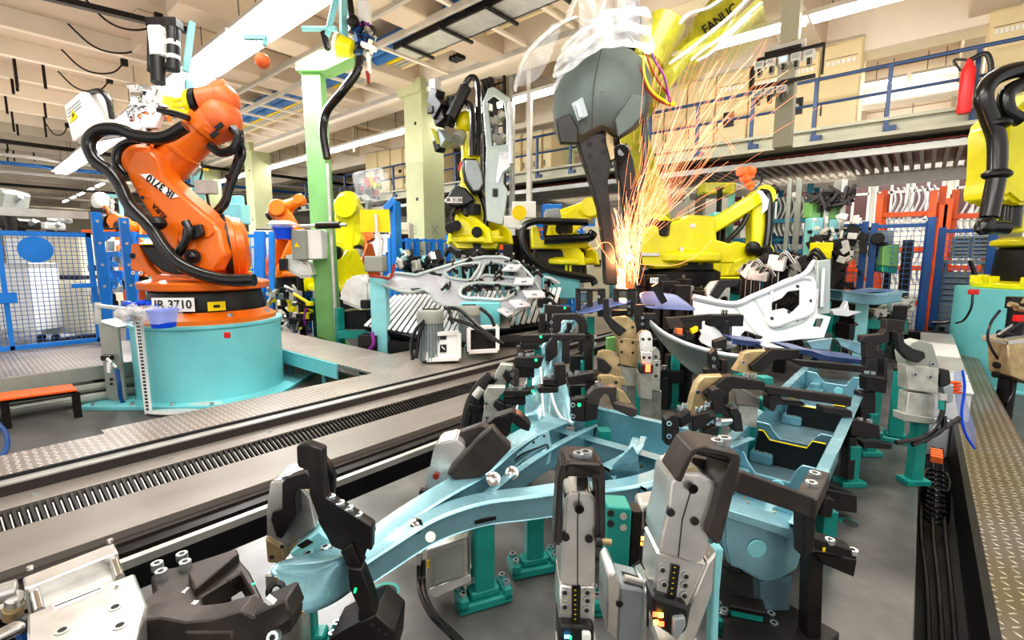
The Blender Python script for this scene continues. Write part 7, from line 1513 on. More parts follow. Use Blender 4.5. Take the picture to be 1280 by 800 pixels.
# ================================================================ MID FIXTURE: CLAMP CLUSTERS
def pole(t, x, y, D, w=.06, mt='teal', nm='riser'):
 q = pd(x, y, D); m = MB().use(mt); m.box(V3(q.x, q.y, (q.z+PZ)/2), (w, w, q.z-PZ), R=fr); m.box(V3(q.x, q.y, PZ+.015), (w*2.2, w*1.5, .03), R=fr); m.build(nm, t, bevel=.003)
def clampset(nm, lab, cat, base, D, parts, bolts=(), dots=(), holes_=(), th=.06, polex=None):
 t = thing(nm, lab, cat, V3(pd(*base, D).x, pd(*base, D).y, PZ))
 for i, pr_ in enumerate(parts):
  mt, poly = pr_[0], pr_[1]; d = pr_[2] if len(pr_) > 2 else 0; tt = pr_[3] if len(pr_) > 3 else th; nmn = pr_[4] if len(pr_) > 4 else ('arm' if i else 'block')
  if len(poly) == 2: (x0, y0), (x1, y1) = poly; poly = [(x0, y0), (x1, y0), (x1, y1), (x0, y1)]
  m = slab(mt, poly, D+d, tt); o = m.build(nmn, t, bevel=.004); o1 = o if i == 0 else o1
 for x, y in bolts: m = MB(); q = pd(x, y+2, D+.0); m.bolt(q-TOW*.02, (0, 0, 1), .014, .018); m.build('bolt', o)
 for x, y in dots: m = MB().use('led_green'); q = pd(x, y, D-.003); m.cyl(q, q+TOW*.003, .009, n=10); m.build('green_dot', t)
 for x, y in holes_: m = MB().use('bolt'); q = pd(x, y, D-.003); m.cyl(q, q+TOW*.006, .012, n=10); m.use('dark_hole'); m.cyl(q+TOW*.006, q+TOW*.007, .006, n=8); m.build('screw', o1)
 if polex is not None: pole(t, polex, base[1]-4, D+.04)
 return t
BS = 'black_steel'
clampset('frame_clamp', 'black gantry shaped clamp farthest back left of the welding sparks', 'clamp', (735, 400), 3.9, [(BS, [(720, 361), (757, 364)]), (BS, [(720, 361), (726, 388)]), (BS, [(748, 361), (757, 396)]), (BS, [(735, 364), (741, 392)]), ('sheet_dark', [(724, 366), (735, 378)], .05)], holes_=[(748, 371)], polex=738)
clampset('frame_clamp', 'black gantry shaped clamp farthest back directly below the sparks', 'clamp', (785, 400), 3.9, [(BS, [(768, 361), (795, 364)]), (BS, [(785, 361), (795, 392)]), (BS, [(768, 361), (774, 384)]), (BS, [(765, 388), (792, 396)])], holes_=[(786, 383), (786, 391)], polex=786)
clampset('bar_clamp', 'black bar clamp with green dot behind the top of the wheel arch panel', 'clamp', (690, 420), 3.7, [(BS, [(681, 381), (713, 383), (713, 391), (706, 393), (681, 392)]), (BS, [(674, 392), (682, 416)]), (BS, [(684, 392), (690, 420)])], dots=[(706, 385)], polex=680)
clampset('arch_clamp', 'black arched clamp over the top of the wheel arch panel', 'clamp', (730, 440), 3.3, [(BS, [(690, 400), (692, 393), (722, 392), (732, 398), (735, 408), (734, 420), (724, 420), (724, 406), (718, 400), (702, 400), (701, 414), (690, 420)]), (BS, [(709, 404), (715, 418)], .1), ('black', [(724, 420), (742, 440)])], bolts=[(716, 414)], holes_=[(689, 403), (689, 412)], polex=734)
clampset('bar_clamp', 'black bar clamp with green dot left of the wheel arch panel, upper one', 'clamp', (662, 450), 3.15, [(BS, [(651, 419), (690, 418), (688, 426), (676, 430), (651, 429)]), (BS, [(650, 429), (674, 437)]), ('brown_steel', [(646, 433), (656, 445)]), ('teal', [(668, 434), (677, 447)], .06)], dots=[(676, 421)], polex=662)
clampset('frame_clamp', 'large black frame clamp with perforated legs across the wheel arch panel', 'clamp', (722, 470), 3.0, [(BS, [(690, 418), (739, 418), (739, 426), (690, 426)]), (BS, [(688, 424), (697, 424), (697, 444), (688, 452), (682, 452), (682, 436)]), (BS, [(703, 426), (712, 454)]), (BS, [(731, 418), (741, 466)]), ('black', [(713, 445), (730, 468)], .1), ('teal', [(727, 452), (732, 467)], .02)], bolts=[(744, 421), (744, 430)], polex=735)
clampset('bar_clamp', 'black bar clamp with green dot left of the wheel arch panel, middle one', 'clamp', (660, 490), 2.85, [(BS, [(643, 447), (680, 446), (676, 458), (672, 461), (643, 459)]), (BS, [(645, 459), (668, 472)], .03), ('brown_steel', [(640, 461), (649, 484)]), ('teal', [(659, 474), (665, 484)], .04)], bolts=[(651, 444), (661, 444)], dots=[(670, 450)], holes_=[(640, 468), (640, 478)], polex=655)
clampset('bar_clamp', 'black bar clamp with green dot left of the wheel arch panel, lowest one', 'clamp', (650, 520), 2.6, [(BS, [(629, 488), (660, 488), (668, 484), (667, 492), (656, 495), (629, 495)]), (BS, [(630, 497), (657, 506)], .02), (BS, [(628, 506), (641, 518)]), ('teal', [(648, 506), (656, 518)], .03)], bolts=[(639, 486), (651, 486)], dots=[(666, 489)], polex=645)
clampset('pivot_clamp', 'silver clamp plate left of the middle bar clamp with black pivot', 'clamp', (628, 480), 2.9, [('alu_dull', [(617, 476), (620, 466), (626, 455), (642, 456), (641, 462), (634, 468), (633, 480), (620, 484)]), ('black', [(632, 462), (641, 466), (641, 482), (634, 478), (628, 470)], -.02)], holes_=[(620, 474)], polex=630)
clampset('pivot_clamp', 'silver clamp plate left of the lowest bar clamp with black pivot', 'clamp', (612, 530), 2.6, [('alu_dull', [(602, 530), (606, 505), (604, 495), (610, 484), (632, 484), (631, 490), (622, 498), (625, 512), (626, 528), (604, 532)]), ('black', [(620, 500), (630, 505), (629, 520), (622, 514), (616, 507)], -.02)], holes_=[(608, 504), (609, 522)], polex=614)
t = thing('cable_bundle', 'black corrugated cable bundle at the edge of the plate beside the silver clamp plates', 'cable', pz(590, 530, PZ))
for pts in ([(615, 470), (603, 482), (592, 500), (586, 520), (584, 532)], [(610, 478), (600, 495), (595, 512), (594, 530)], [(600, 512), (602, 525), (598, 534)]): m = MB().use('black'); m.tube([pd(x, y, 2.75) for x, y in pts], .04, n=10); m.build('hose', t)
m = MB().use('galv'); m.cyl(pd(602, 486, 2.68), pd(594, 496, 2.68), .025, n=12); m.build('sleeve', t); m = MB().use(BS); m.prism([pd(x, y, 2.7) for x, y in [(586, 505), (602, 508), (600, 516), (584, 513)]], -TOW*.1); m.build('holder', t, bevel=.004)
clampset('stepped_bracket', 'black stepped bracket with perforated upright in front of the wheel arch panel', 'clamp', (725, 500), 2.5, [(BS, [(693, 456), (707, 455), (708, 480), (696, 484), (693, 478)]), (BS, [(679, 474), (698, 473), (698, 484), (679, 482)]), (BS, [(671, 487), (675, 483), (698, 484), (698, 491), (674, 492)]), (BS, [(708, 471), (743, 465), (744, 478), (712, 482)]), (BS, [(733, 475), (744, 495)]), ('black', [(712, 482), (734, 498)], .06), ('teal', [(727, 486), (733, 496)], .03)], bolts=[(688, 471), (712, 468), (722, 467)], polex=738)
for y in (460, 465, 470, 475): m = MB().use('dark_hole'); q = pd(702, y, 2.498); m.cyl(q, q+TOW*.002, .006, n=8); m.build('hole', t)
clampset('bolted_clamp', 'dark arched clamp with two large bolts and green dot at the cross beam corner', 'clamp', (745, 540), 2.3, [(BS, [(714, 500), (732, 497), (731, 528), (714, 526)]), (BS, [(732, 500), (748, 506), (747, 524), (731, 528)]), ('brown_steel', [(735, 494), (742, 486), (752, 483), (771, 484), (771, 502), (765, 503), (762, 494), (755, 492), (750, 500), (748, 510), (734, 505)]), ('brown_steel', [(765, 503), (797, 511), (796, 520), (790, 522), (768, 512)])], bolts=[(735, 510), (742, 508), (750, 482)], dots=[(724, 506)], holes_=[(716, 506), (716, 520)], polex=755)
def tan(lab, head, body, cyl_, pivot, D, mt='tan_cast', holes_=()):
 t = thing('toggle_clamp', lab, 'clamp', V3(pd(*body[2], D).x, pd(*body[2], D).y, PZ))
 m = slab(mt, head, D, .07); m.build('head_housing', t, bevel=.008, seg=2)
 m = slab(mt if mt != 'tan_cast' else 'tan_cast', body, D-.005, .08); m.build('side_plate', t, bevel=.004)
 if cyl_: m = slab('alu_dull', cyl_, D, .08); m.build('cylinder', t, bevel=.004)
 if pivot: m = slab('black', pivot, D-.03, .03); m.build('pivot_arm', t, bevel=.005)
 for x, y in holes_: m = MB().use('dark_hole'); q = pd(x, y, D-.007); m.cyl(q, q+TOW*.004, .009, n=10); m.build('hole', t)
 yb = max(y for x, y in (cyl_ or body)); xm = sum(x for x, y in (cyl_ or body))/len(cyl_ or body); pole(t, xm, yb-3, D+.05, .06, 'alu_dull', 'lower_cylinder'); return t
tan('tall yellowish clamp with black hooked arm in the middle behind the wheel arch', [(763, 402), (770, 397), (786, 396), (794, 404), (798, 424), (773, 424), (766, 416)], [(771, 422), (798, 424), (797, 460), (775, 456)], [(777, 458), (798, 460), (797, 484), (778, 482)], [(754, 374), (761, 373), (763, 396), (770, 402), (784, 413), (780, 416), (775, 421), (763, 410), (755, 398)], 3.2, holes_=[(777, 427), (791, 428), (777, 440), (791, 441), (791, 409)])
tan('yellowish rounded clamp with black pivot right of the wheel arch panel', [(748, 444), (752, 439), (768, 440), (774, 448), (779, 472), (770, 476), (752, 470)], [(768, 470), (780, 472), (783, 482), (770, 482)], None, [(747, 447), (755, 449), (766, 460), (760, 468), (748, 464)], 2.8, holes_=[(774, 456)])
tan('lower yellowish rounded clamp nearest the arched bolted clamp', [(748, 471), (768, 471), (776, 478), (780, 496), (770, 500), (752, 488)], [(770, 485), (780, 490), (790, 505), (775, 506)], None, None, 2.6, holes_=[(770, 478)])
t = tan('slim silver clamp with red glowing indicator in the middle of the fixture', [(799, 420), (803, 414), (813, 414), (816, 422), (816, 440), (801, 442)], [(801, 440), (816, 440), (815, 456), (802, 456)], [(799, 466), (816, 466), (815, 500), (800, 498)], None, 3.1, 'alu', holes_=[(804, 424), (812, 424), (805, 447), (812, 447)])
m = slab('black', [(801, 456), (817, 456), (816, 467), (800, 467)], 3.06, .06); m.build('sensor_block', t, bevel=.004)
m = MB().use('led_red'); m.box(pd(810, 460, 3.05), (.03, .004, .05), R=fr); m.build('indicator_light', t)
tan('grey perforated clamp standing right of the slim silver clamp', [(815, 440), (820, 434), (825, 438), (826, 450), (815, 450)], [(815, 450), (826, 450), (825, 490), (814, 488)], None, None, 3.2, 'alu_dull', holes_=[(820, 446), (821, 456), (820, 470)])
m = slab('green', [(759, 423), (772, 421), (771, 438), (766, 441), (759, 439)], 3.3, .05); tag(m.build('green_plate'), 'small green plate beside the tall yellowish clamp', 'plate')
clampset('block_clamp', 'black block clamp with two bolts left of the curved skirt', 'clamp', (815, 430), 3.6, [(BS, [(795, 381), (819, 382)]), (BS, [(795, 382), (803, 410)]), ('black', [(804, 392), (821, 400)]), (BS, [(806, 400), (812, 412)])], holes_=[(803, 397), (803, 405)], polex=800)
clampset('support_block', 'dark blocks with yellow seal pieces under the white corner sheet', 'clamp', (860, 440), 3.95, [('brown_steel', [(832, 397), (852, 396), (856, 410), (838, 412)]), (BS, [(850, 396), (890, 393), (890, 399), (878, 402), (850, 402)]), (BS, [(855, 402), (878, 412)]), ('orange_cast', [(846, 411), (854, 411), (853, 419), (847, 418)], -.05), ('yellow_warm', [(865, 412), (873, 408), (873, 414), (866, 418)], -.05), ('black', [(858, 414), (866, 425)])], polex=845)
for i, (x, y0, y1) in enumerate([(825, 430, 500), (845, 425, 500), (905, 400, 470), (855, 450, 510), (830, 470, 520), (900, 480, 520)]):
 m = MB().use('black'); q = pd(x, y0, 4.4-.1*i); m.bar(q, V3(q.x, q.y, PZ), .12, .1); m.box(q, (.3, .1, .1), R=fr); m.use('galv'); m.cyl(q+UPv*.05, q+UPv*.09, .03, n=8)
 tag(m.build('clamp_stand', bevel=.006), 'black clamp stand in the shadow below the white car panel', 'stand', 'black clamp stands below the white panel')
t = clampset('swing_arm_clamp', 'long black swing arm with tan clamp head reaching over the tray, nearer one', 'clamp', (880, 520), 2.35, [('tan_cast', [(862, 514), (866, 498), (872, 480), (880, 471), (906, 470), (900, 490), (893, 505), (886, 520)], .03, .06, 'head_housing'), (BS, [(880, 492), (908, 471), (916, 470), (957, 478), (957, 488), (916, 486), (905, 498), (888, 502)]), (BS, [(955, 482), (1066, 497), (1064, 509), (960, 493)], .03, .05), (BS, [(961, 494), (975, 492), (978, 500), (1006, 503), (1006, 508), (972, 506), (968, 515), (961, 512)], .05)], bolts=[(935, 470), (945, 471)], holes_=[(872, 490)], polex=875)
t = clampset('swing_arm_clamp', 'black swing arm with rusty tan clamp head farther back at the tray', 'clamp', (935, 470), 3.1, [('tan_cast', [(918, 464), (926, 452), (930, 442), (938, 439), (962, 438), (950, 455), (945, 472)], .03, .06, 'head_housing'), (BS, [(938, 457), (965, 436), (1000, 438), (999, 449), (970, 450), (952, 466), (940, 464)]), (BS, [(985, 449), (1088, 459), (1088, 467), (1000, 458)], .03, .05)], bolts=[], holes_=[(929, 453)], polex=925)
clampset('upright_bracket', 'black upright bracket with two bolts on the curved skirt edge', 'clamp', (898, 470), 3.0, [(BS, [(894, 427), (909, 422), (909, 440), (903, 436), (894, 436)]), (BS, [(888, 443), (896, 436), (902, 460), (889, 462)]), (BS, [(902, 450), (910, 470)]), (BS, [(882, 462), (890, 460), (906, 466), (905, 472), (884, 472)])], holes_=[(892, 448), (892, 458)], polex=897)
clampset('bolted_clamp', 'black bolted clamp block standing on the cross beam, left one', 'clamp', (840, 560), 2.15, [(BS, [(832, 525), (840, 518), (850, 522), (849, 550), (842, 559), (832, 556)]), (BS, [(850, 522), (863, 514), (864, 528), (851, 536)])], bolts=[(852, 512), (858, 509)], holes_=[(836, 529), (836, 545)])
clampset('bolted_clamp', 'black bolted clamp with bright chrome cylinder on the cross beam, right one', 'clamp', (900, 560), 2.2, [(BS, [(890, 488), (898, 485), (906, 490), (905, 510), (912, 516), (912, 522), (891, 514)]), (BS, [(865, 520), (895, 512), (898, 520), (882, 532), (866, 542)]), (BS, [(880, 538), (899, 532), (898, 548), (884, 558), (879, 554)]), ('black', [(912, 510), (922, 510), (927, 518), (930, 540), (918, 540), (916, 522)])], bolts=[(875, 514), (882, 512), (887, 507), (886, 530), (892, 528)])
m = MB().use('chrome'); m.cyl(pd(897, 527, 2.15), pd(911, 526, 2.2), .02, n=14); tag(m.build('chrome_pin'), 'chrome pin beside the right bolted clamp on the cross beam', 'pin')
clampset('cylinder_body', 'pinkish grey clamp cylinder standing behind the bolted clamp near the tray', 'cylinder', (935, 535), 2.5, [('platform', [(918, 486), (925, 484), (950, 498), (950, 510), (920, 506)]), ('alu_dull', [(922, 506), (948, 508), (946, 535), (924, 535)], .01)], polex=935)
clampset('teal_angle', 'teal angle bracket beside the pinkish clamp cylinder', 'bracket', (960, 510), 2.45, [('teal', [(952, 472), (967, 472), (967, 484), (954, 486)], .04), ('teal', [(954, 500), (968, 497), (962, 508), (955, 516)], .04)])
clampset('stepped_bracket', 'tall black stepped bracket at the far right end of the tray', 'clamp', (1095, 470), 3.4, [(BS, [(1108, 399), (1132, 401), (1131, 414), (1112, 415), (1112, 428), (1086, 432), (1078, 428), (1079, 420), (1103, 418), (1108, 412)]), (BS, [(1083, 430), (1096, 448)]), (BS, [(1096, 438), (1106, 470)]), ('black', [(1084, 448), (1110, 478)])], bolts=[(1092, 463), (1100, 466)], polex=1097)
clampset('bar_clamp', 'black perforated bar block beside the tray right flange, nearer one', 'clamp', (1070, 560), 2.6, [(BS, [(1063, 531), (1068, 524), (1100, 532), (1101, 550), (1064, 545)]), (BS, [(1028, 508), (1066, 514), (1066, 522), (1028, 516)], .02), (BS, [(1062, 546), (1072, 546), (1068, 600), (1058, 600)], .02), (BS, [(1036, 612), (1072, 620), (1072, 642), (1046, 638), (1038, 648), (1030, 640)], -.3)], bolts=[(1078, 526), (1090, 528)], polex=1066)
clampset('bar_clamp', 'black block stack beside the tray right flange, farther one', 'clamp', (1085, 520), 3.0, [(BS, [(1082, 470), (1110, 474), (1108, 492), (1082, 488)]), ('black', [(1075, 490), (1095, 520)], .03), (BS, [(1076, 512), (1086, 512), (1086, 530), (1076, 530)], .0)], bolts=[(1086, 466), (1094, 467)], polex=1090)
clampset('foot_block', 'dark foot block at the right tray edge with bolt on top', 'support', (1030, 640), 1.95, [(BS, [(1030, 622), (1044, 625), (1040, 648), (1026, 646)])], polex=1034)
t = clampset('pneumatic_clamp', 'grey green clamp unit with black hooked arm on the right edge of the plate', 'clamp', (1150, 530), 2.6, [('grey_paint', [(1130, 440), (1140, 428), (1150, 425), (1166, 430), (1173, 452), (1175, 468), (1136, 463), (1132, 452)], 0, .07, 'head_housing'), ('alu_dull', [(1134, 456), (1174, 460), (1173, 493), (1134, 487)], -.005, .07, 'side_plate'), ('alu_dull', [(1136, 490), (1170, 494), (1168, 524), (1133, 520)], 0, .07, 'cylinder'), ('grey_paint', [(1130, 517), (1170, 523), (1168, 531), (1130, 527)], -.01, .08, 'end_cap'), ('black', [(1120, 414), (1130, 417), (1131, 428), (1142, 436), (1156, 440), (1158, 447), (1148, 454), (1134, 449), (1124, 438)], -.04, .03, 'hooked_arm')], holes_=[(1143, 468), (1162, 471), (1165, 455)], polex=1150)
m = slab('black', [(1176, 461), (1188, 463), (1190, 480), (1176, 484)], 2.6, .06); m.build('valve', t, bevel=.006); m = slab('motor_grey', [(1180, 484), (1193, 480), (1192, 502), (1184, 505)], 2.6, .05); m.build('valve', t, bevel=.005)
for pts in ([(1178, 492), (1178, 515), (1168, 535), (1150, 548), (1120, 553)], [(1180, 520), (1178, 536), (1160, 548), (1140, 556)], [(1200, 522), (1185, 532), (1172, 540), (1155, 552)]): m = MB().use('rubber'); m.tube([pd(x, y, 2.55) for x, y in pts], .012, n=8); m.build('hose', t)
m = MB().use('galv'); m.cyl(pd(1178, 492, 2.55), pd(1178, 500, 2.55), .02, n=10); m.use('teal'); m.cyl(pd(1177, 500, 2.55), pd(1177, 512, 2.55), .014, n=10); m.build('fitting', t)
m = slab('black', [(1078, 552), (1092, 552), (1116, 556), (1115, 562), (1080, 560)], 2.7, .05); tag(m.build('plate_block', bevel=.003), 'low black block on the plate beside the right teal post', 'block')
for k in range(4): m = MB().use('rack_orange'); q = pd(1193+1.5*(k % 2), 478+4*k, 2.7); m.box(q, (.05, .03, .012), R=fr); tag(m.build('orange_connector', bevel=.002), 'small orange cable connector beside the clear blue sheet', 'connector', 'orange connectors beside the clear sheet')
m = MB().use('clear_blue'); rows = [[pd(x, y, 2.7+.04*j) for j, (x, y) in enumerate(r_)] for r_ in ([(1190, 462), (1198, 460), (1204, 464)], [(1193, 490), (1202, 485), (1206, 490)], [(1196, 515), (1206, 512), (1212, 515)], [(1203, 540), (1212, 535), (1220, 532)], [(1212, 558), (1218, 560), (1221, 550)])]
m.grid(rows); m.use('bright_blue'); m.tube([pd(x, y, 2.68) for x, y in [(1203, 462), (1206, 485), (1202, 515), (1206, 540), (1219, 562)]], .006, n=6)
tag(m.build('clear_sheet', solid=.003, sub=1), 'curled clear bluish plastic sheet hanging over the right walkway edge', 'plastic sheet')
for i, (Y, l, h, mt_, lab) in enumerate([(4.9, .75, .60, 'panel_white', 'pale metal box nearest beside the grey clamp unit'), (5.72, .8, .60, 'galv', 'silver box second in the row along the right walkway'), (6.6, .9, .60, 'white', 'white box third in the row along the right walkway'), (7.6, .9, .60, 'galv', 'silver box farthest in the row along the right walkway')]):
 t = thing('cable_box', lab, 'box', (.18, Y+l/2, .05)); m = MB().use(mt_); m.bb(.10, .265, Y, Y+l, .05, .36); m.bb(.06, .36, Y, Y+l, .36, h-.02); m.build('housing', t, bevel=.01)
 m = MB().use(mt_); m.bb(.05, .37, Y-.01, Y+l, h-.02, h); m.build('lid', t, bevel=.004)
for i, Y in enumerate((4.4, 5.4, 6.4)):
 m = MB().use('red'); m.bb(.045, .06, Y, Y+.06, .6, .66); tag(m.build('red_marker'), 'small red marker on the boxes beside the right walkway', 'marker', 'red markers beside the right walkway')
m = MB().use('clear_blue'); m.bb(.045, .05, 4.3, 6.2, .55, .8); tag(m.build('clear_guard'), 'clear plastic guard strip beside the row of grey boxes', 'guard')
rnd = random.Random(91)
for i in range(30):
 D = 5.6+rnd.random()*1.6; x = 1045+rnd.random()*85; y = 372+rnd.random()*42; q = pd(x, y, D); q.z = max(q.z, .5)
 mt_ = [BS, 'black', 'galv', 'teal', 'alu_dull', 'black'][i % 6]; m = MB().use(mt_); m.box(q, (.08+rnd.random()*.22, .14, .07+rnd.random()*.12), R=Matrix.Rotation(rnd.random()*3, 3, 'Z')); m.use(BS if mt_ != BS else 'teal'); m.box(V3(q.x, q.y, (q.z+PZ)/2), (.06, .06, q.z-PZ)); m.use('galv'); m.cyl(q, q+V3(.1, -.05, .1), .025, n=8)
 tag(m.build('fixture_clamp', bevel=.006), 'small clamp on a riser behind the pale bracket panel at far right', 'clamp', 'small clamps far right of the fixture')
for i in range(26):
 D = 5.6+rnd.random()*1.2; x = 925+rnd.random()*85; y = 322+rnd.random()*26; q = pd(x, y, D)
 m = MB().use([BS, 'galv', 'white', 'black', 'alu'][i % 5]); m.box(q, (.08+rnd.random()*.16, .1, .07+rnd.random()*.14), R=Matrix.Rotation(rnd.random()*3, 3, 'Y')); m.use(BS); m.box(V3(q.x, q.y, (q.z+PZ)/2), (.07, .07, q.z-PZ)); m.use('rubber'); m.tube([q, q+V3(.1, -.1, .12), q+V3(.2, -.1, 0)], .025, n=6)
 tag(m.build('fixture_clamp', bevel=.006), 'small clamp or tool block standing just behind the white panel top edge', 'clamp', 'tool blocks behind the white panel edge')
for i in range(22):
 D = 5.0+rnd.random()*1.0; x = 800+rnd.random()*85; y = 352+rnd.random()*26; q = pd(x, y, D)
 m = MB().use([BS, 'black', 'galv', 'black', BS][i % 5]); m.box(q, (.08+rnd.random()*.2, .1, .07+rnd.random()*.16), R=Matrix.Rotation(rnd.random()*3, 3, 'Z')); m.use(BS); m.box(V3(q.x, q.y, (q.z+PZ)/2), (.09, .09, q.z-PZ)); m.use('galv'); m.cyl(q+UPv*.04, q+UPv*.09, .02, n=8)
 tag(m.build('fixture_clamp', bevel=.006), 'dark clamp block on a riser between the sparks and the white panel', 'clamp', 'dark clamp blocks right of the sparks')
m = MB().use('panel_white'); m.prism([pd(x, y, 5.0) for x, y in [(868, 368), (905, 376), (925, 380), (915, 400), (880, 398), (866, 385)]], -TOW*.03); tag(m.build('end_sheet', bevel=.004), 'flat white sheet at the left end of the white car panel', 'sheet')
tan('silver clamp with brown pivot behind the left end of the white panel', [(882, 362), (890, 352), (905, 350), (908, 362), (900, 372), (884, 370)], [(884, 366), (900, 366), (900, 378), (884, 378)], None, [(888, 368), (900, 350), (925, 350), (922, 358), (908, 360), (898, 374)], 5.3, 'alu')
for i in range(30):
 x, y, D, q = spot(rnd, 620, 480, 282, 40); q.z = max(q.z, .4); h = q.z
 cn = ['white', 'galv', 'dark_blue', 'teal_light', 'beige', 'grey_paint', 'teal_rack', 'white'][i % 8]
 m = MB().use(cn); m.box(V3(q.x, q.y, h/2), (.3+rnd.random()*.7, .5, h), R=fr); m.use(BS); m.box(V3(q.x, q.y, h*.6)+TOW*.26, (.2, .02, .2), R=fr); m.use('galv'); m.cyl(V3(q.x, q.y, h), V3(q.x, q.y, h+.3), .04, n=8)
 nm_ = {'white': 'white', 'galv': 'silver', 'dark_blue': 'dark blue', 'teal_light': 'pale turquoise', 'beige': 'beige', 'grey_paint': 'grey', 'teal_rack': 'dark teal'}[cn]
 tag(m.build('machine_housing', bevel=.02), nm_+' machine housing in the distant cells on the right half', 'machine', 'distant machine housings on the right, '+nm_)
# ================================================================ HANGING GREY TOOL
DT = 5.2
def H_(x, y, b=0): return pd(x, y, DT-b)
t = thing('hanging_tool', 'large dark grey covered tool head hanging over the fixture on two dark arms', 'tool', H_(760, 350))
outl = [(693, 108), (697, 92), (707, 78), (722, 68), (737, 57), (752, 52), (772, 56), (790, 62), (806, 76), (814, 96), (815, 122), (809, 145), (795, 162), (775, 174), (752, 166), (738, 172), (722, 181), (700, 181), (694, 165), (691, 138)]
cxy = (752, 115); m = MB().use('shell_grey'); rings = []
for sc_, dp in ((1, 0), (.96, .10), (.80, .20), (.45, .27), (.02, .29)): rings.append([H_(cxy[0]+(x-cxy[0])*sc_, cxy[1]+(y-cxy[1])*sc_, dp) for x, y in outl+[outl[0]]])
for sc_, dp in ((1, 0), (.9, -.3), (.5, -.45), (.02, -.48)): rings.insert(0, [H_(cxy[0]+(x-cxy[0])*sc_, cxy[1]+(y-cxy[1])*sc_, dp) for x, y in outl+[outl[0]]]) if dp else None
m.grid(rings); m.build('shell', t)
m = MB().use('black'); m.tube([H_(x, y, .3) for x, y in [(752, 60), (742, 110), (740, 160)]], .004, n=6); m.build('seam', t)
m = MB().use('black_steel'); m.prism([H_(x, y, .22) for x, y in [(694, 150), (712, 143), (722, 160), (722, 180), (700, 180)]], TOW*.04); m.build('side_facet', t, bevel=.01); m = MB().use('shell_grey'); m.prism([H_(x, y, .26) for x, y in [(768, 150), (790, 118), (806, 122), (804, 142), (790, 160), (772, 172)]], TOW*.03); m.build('side_facet', t, bevel=.01)
m = MB().use('motor_grey'); m.prism([H_(x, y, .31) for x, y in [(714, 130), (728, 122), (735, 145), (722, 152)]], TOW*.02); m.use('panel_grey'); m.prism([H_(x, y, .335) for x, y in [(719, 131), (724, 129), (729, 146), (724, 148)]], TOW*.01); m.build('label_plate', t, bevel=.003)
m = MB().use('black_steel'); m.prism([H_(x, y, .1) for x, y in [(722, 176), (735, 168), (758, 164), (768, 176), (766, 200), (760, 225), (764, 270), (770, 310), (772, 356), (757, 356), (754, 300), (748, 260), (736, 220)]], -TOW*.16); m.build('left_arm', t, bevel=.012)
for x, y in ((737, 181), (755, 176), (738, 195), (755, 190), (743, 210)): m = MB().use('dark_hole'); q = H_(x, y, .102); m.cyl(q, q+TOW*.004, .028, n=14); m.build('hole', t)
m = MB().use('tan_cast'); m.prism([H_(x, y, .11) for x, y in [(757, 164), (766, 172), (768, 198), (763, 200), (758, 180)]], TOW*.01); m.build('rust_strip', t)
m = MB().use('black_steel'); m.prism([H_(x, y, -.1) for x, y in [(768, 184), (784, 178), (792, 200), (798, 240), (802, 290), (804, 348), (790, 350), (787, 300), (780, 250), (772, 215)]], -TOW*.16); m.build('right_arm', t, bevel=.012)
m = MB().use('black'); m.cyl(H_(778, 190, .0), H_(776, 192, .12), .09, n=20); m.use('chrome'); m.cyl(H_(777, 190, .12), H_(777, 190, .13), .045, n=16); m.build('joint', t, bevel=.006)
m = MB().use('orange_cast'); m.prism([H_(x, y, -.02) for x, y in [(776, 330), (792, 326), (793, 362), (770, 362)]], -TOW*.1); m.use('alu'); m.prism([H_(x, y, .02) for x, y in [(772, 336), (782, 334), (783, 362), (769, 362)]], -TOW*.08); m.build('electrode_holder', t, bevel=.006)
for k, pts in enumerate([[(806, 55), (812, 80), (822, 100), (836, 120), (839, 131)], [(812, 52), (818, 75), (830, 95), (837, 128)], [(800, 85), (808, 110), (822, 125), (838, 132)], [(804, 70), (806, 95), (816, 115), (836, 130)]]):
 m = MB().use(['red_dark', 'purple', 'red_dark', 'yellow_warm'][k]); m.tube([H_(x, y, .1+.03*k) for x, y in pts], .012, n=6); m.build('cable', t)
m = MB().use('yellow_warm'); m.box(H_(841, 130, .2), (.04, .03, .04), R=fr); m.build('connector', t)
m = MB().use('olive'); m.cyl(H_(808, 82, -.3), H_(835, 28, -.3), .2, .22, n=24); m.cyl(H_(790, 96, -.3), H_(812, 78, -.3), .17, n=24); m.build('wrist', t, bevel=.02)
m = MB().use('black_steel'); m.cyl(H_(778, 20, -.35), H_(782, 62, -.3), .12, n=18); m.bar(H_(790, 0, -.5), H_(800, 80, -.4), .12, .12); m.build('bracket', t, bevel=.01)
rnd = random.Random(101)
t2 = thing('plastic_wrap', 'crumpled clear plastic film draped over the top of the hanging grey tool', 'plastic film', H_(740, 60, .3))
def drape(pts_rows, nm, mt='plastic_film'):
 m = MB().use(mt); m.grid([[H_(x, y, b) for x, y, b in r_] for r_ in pts_rows]); m.build(nm, t2, sub=2)
rows = []
for i in range(13):
 f_ = i/12; x = 697+115*f_; ytop_ = 76-66*math.sin(min(1, f_*1.25)*PI*.5)-rnd.random()*6; row = []
 for j in range(6): g = j/5; row.append((x+rnd.uniform(-4, 4)+10*g*(f_-.5), ytop_+(28+30*f_)*g+rnd.uniform(-4, 4), .30+.10*rnd.random()+.06*(j % 2)))
 rows.append(row)
drape(rows, 'film_sheet', 'film_thick')
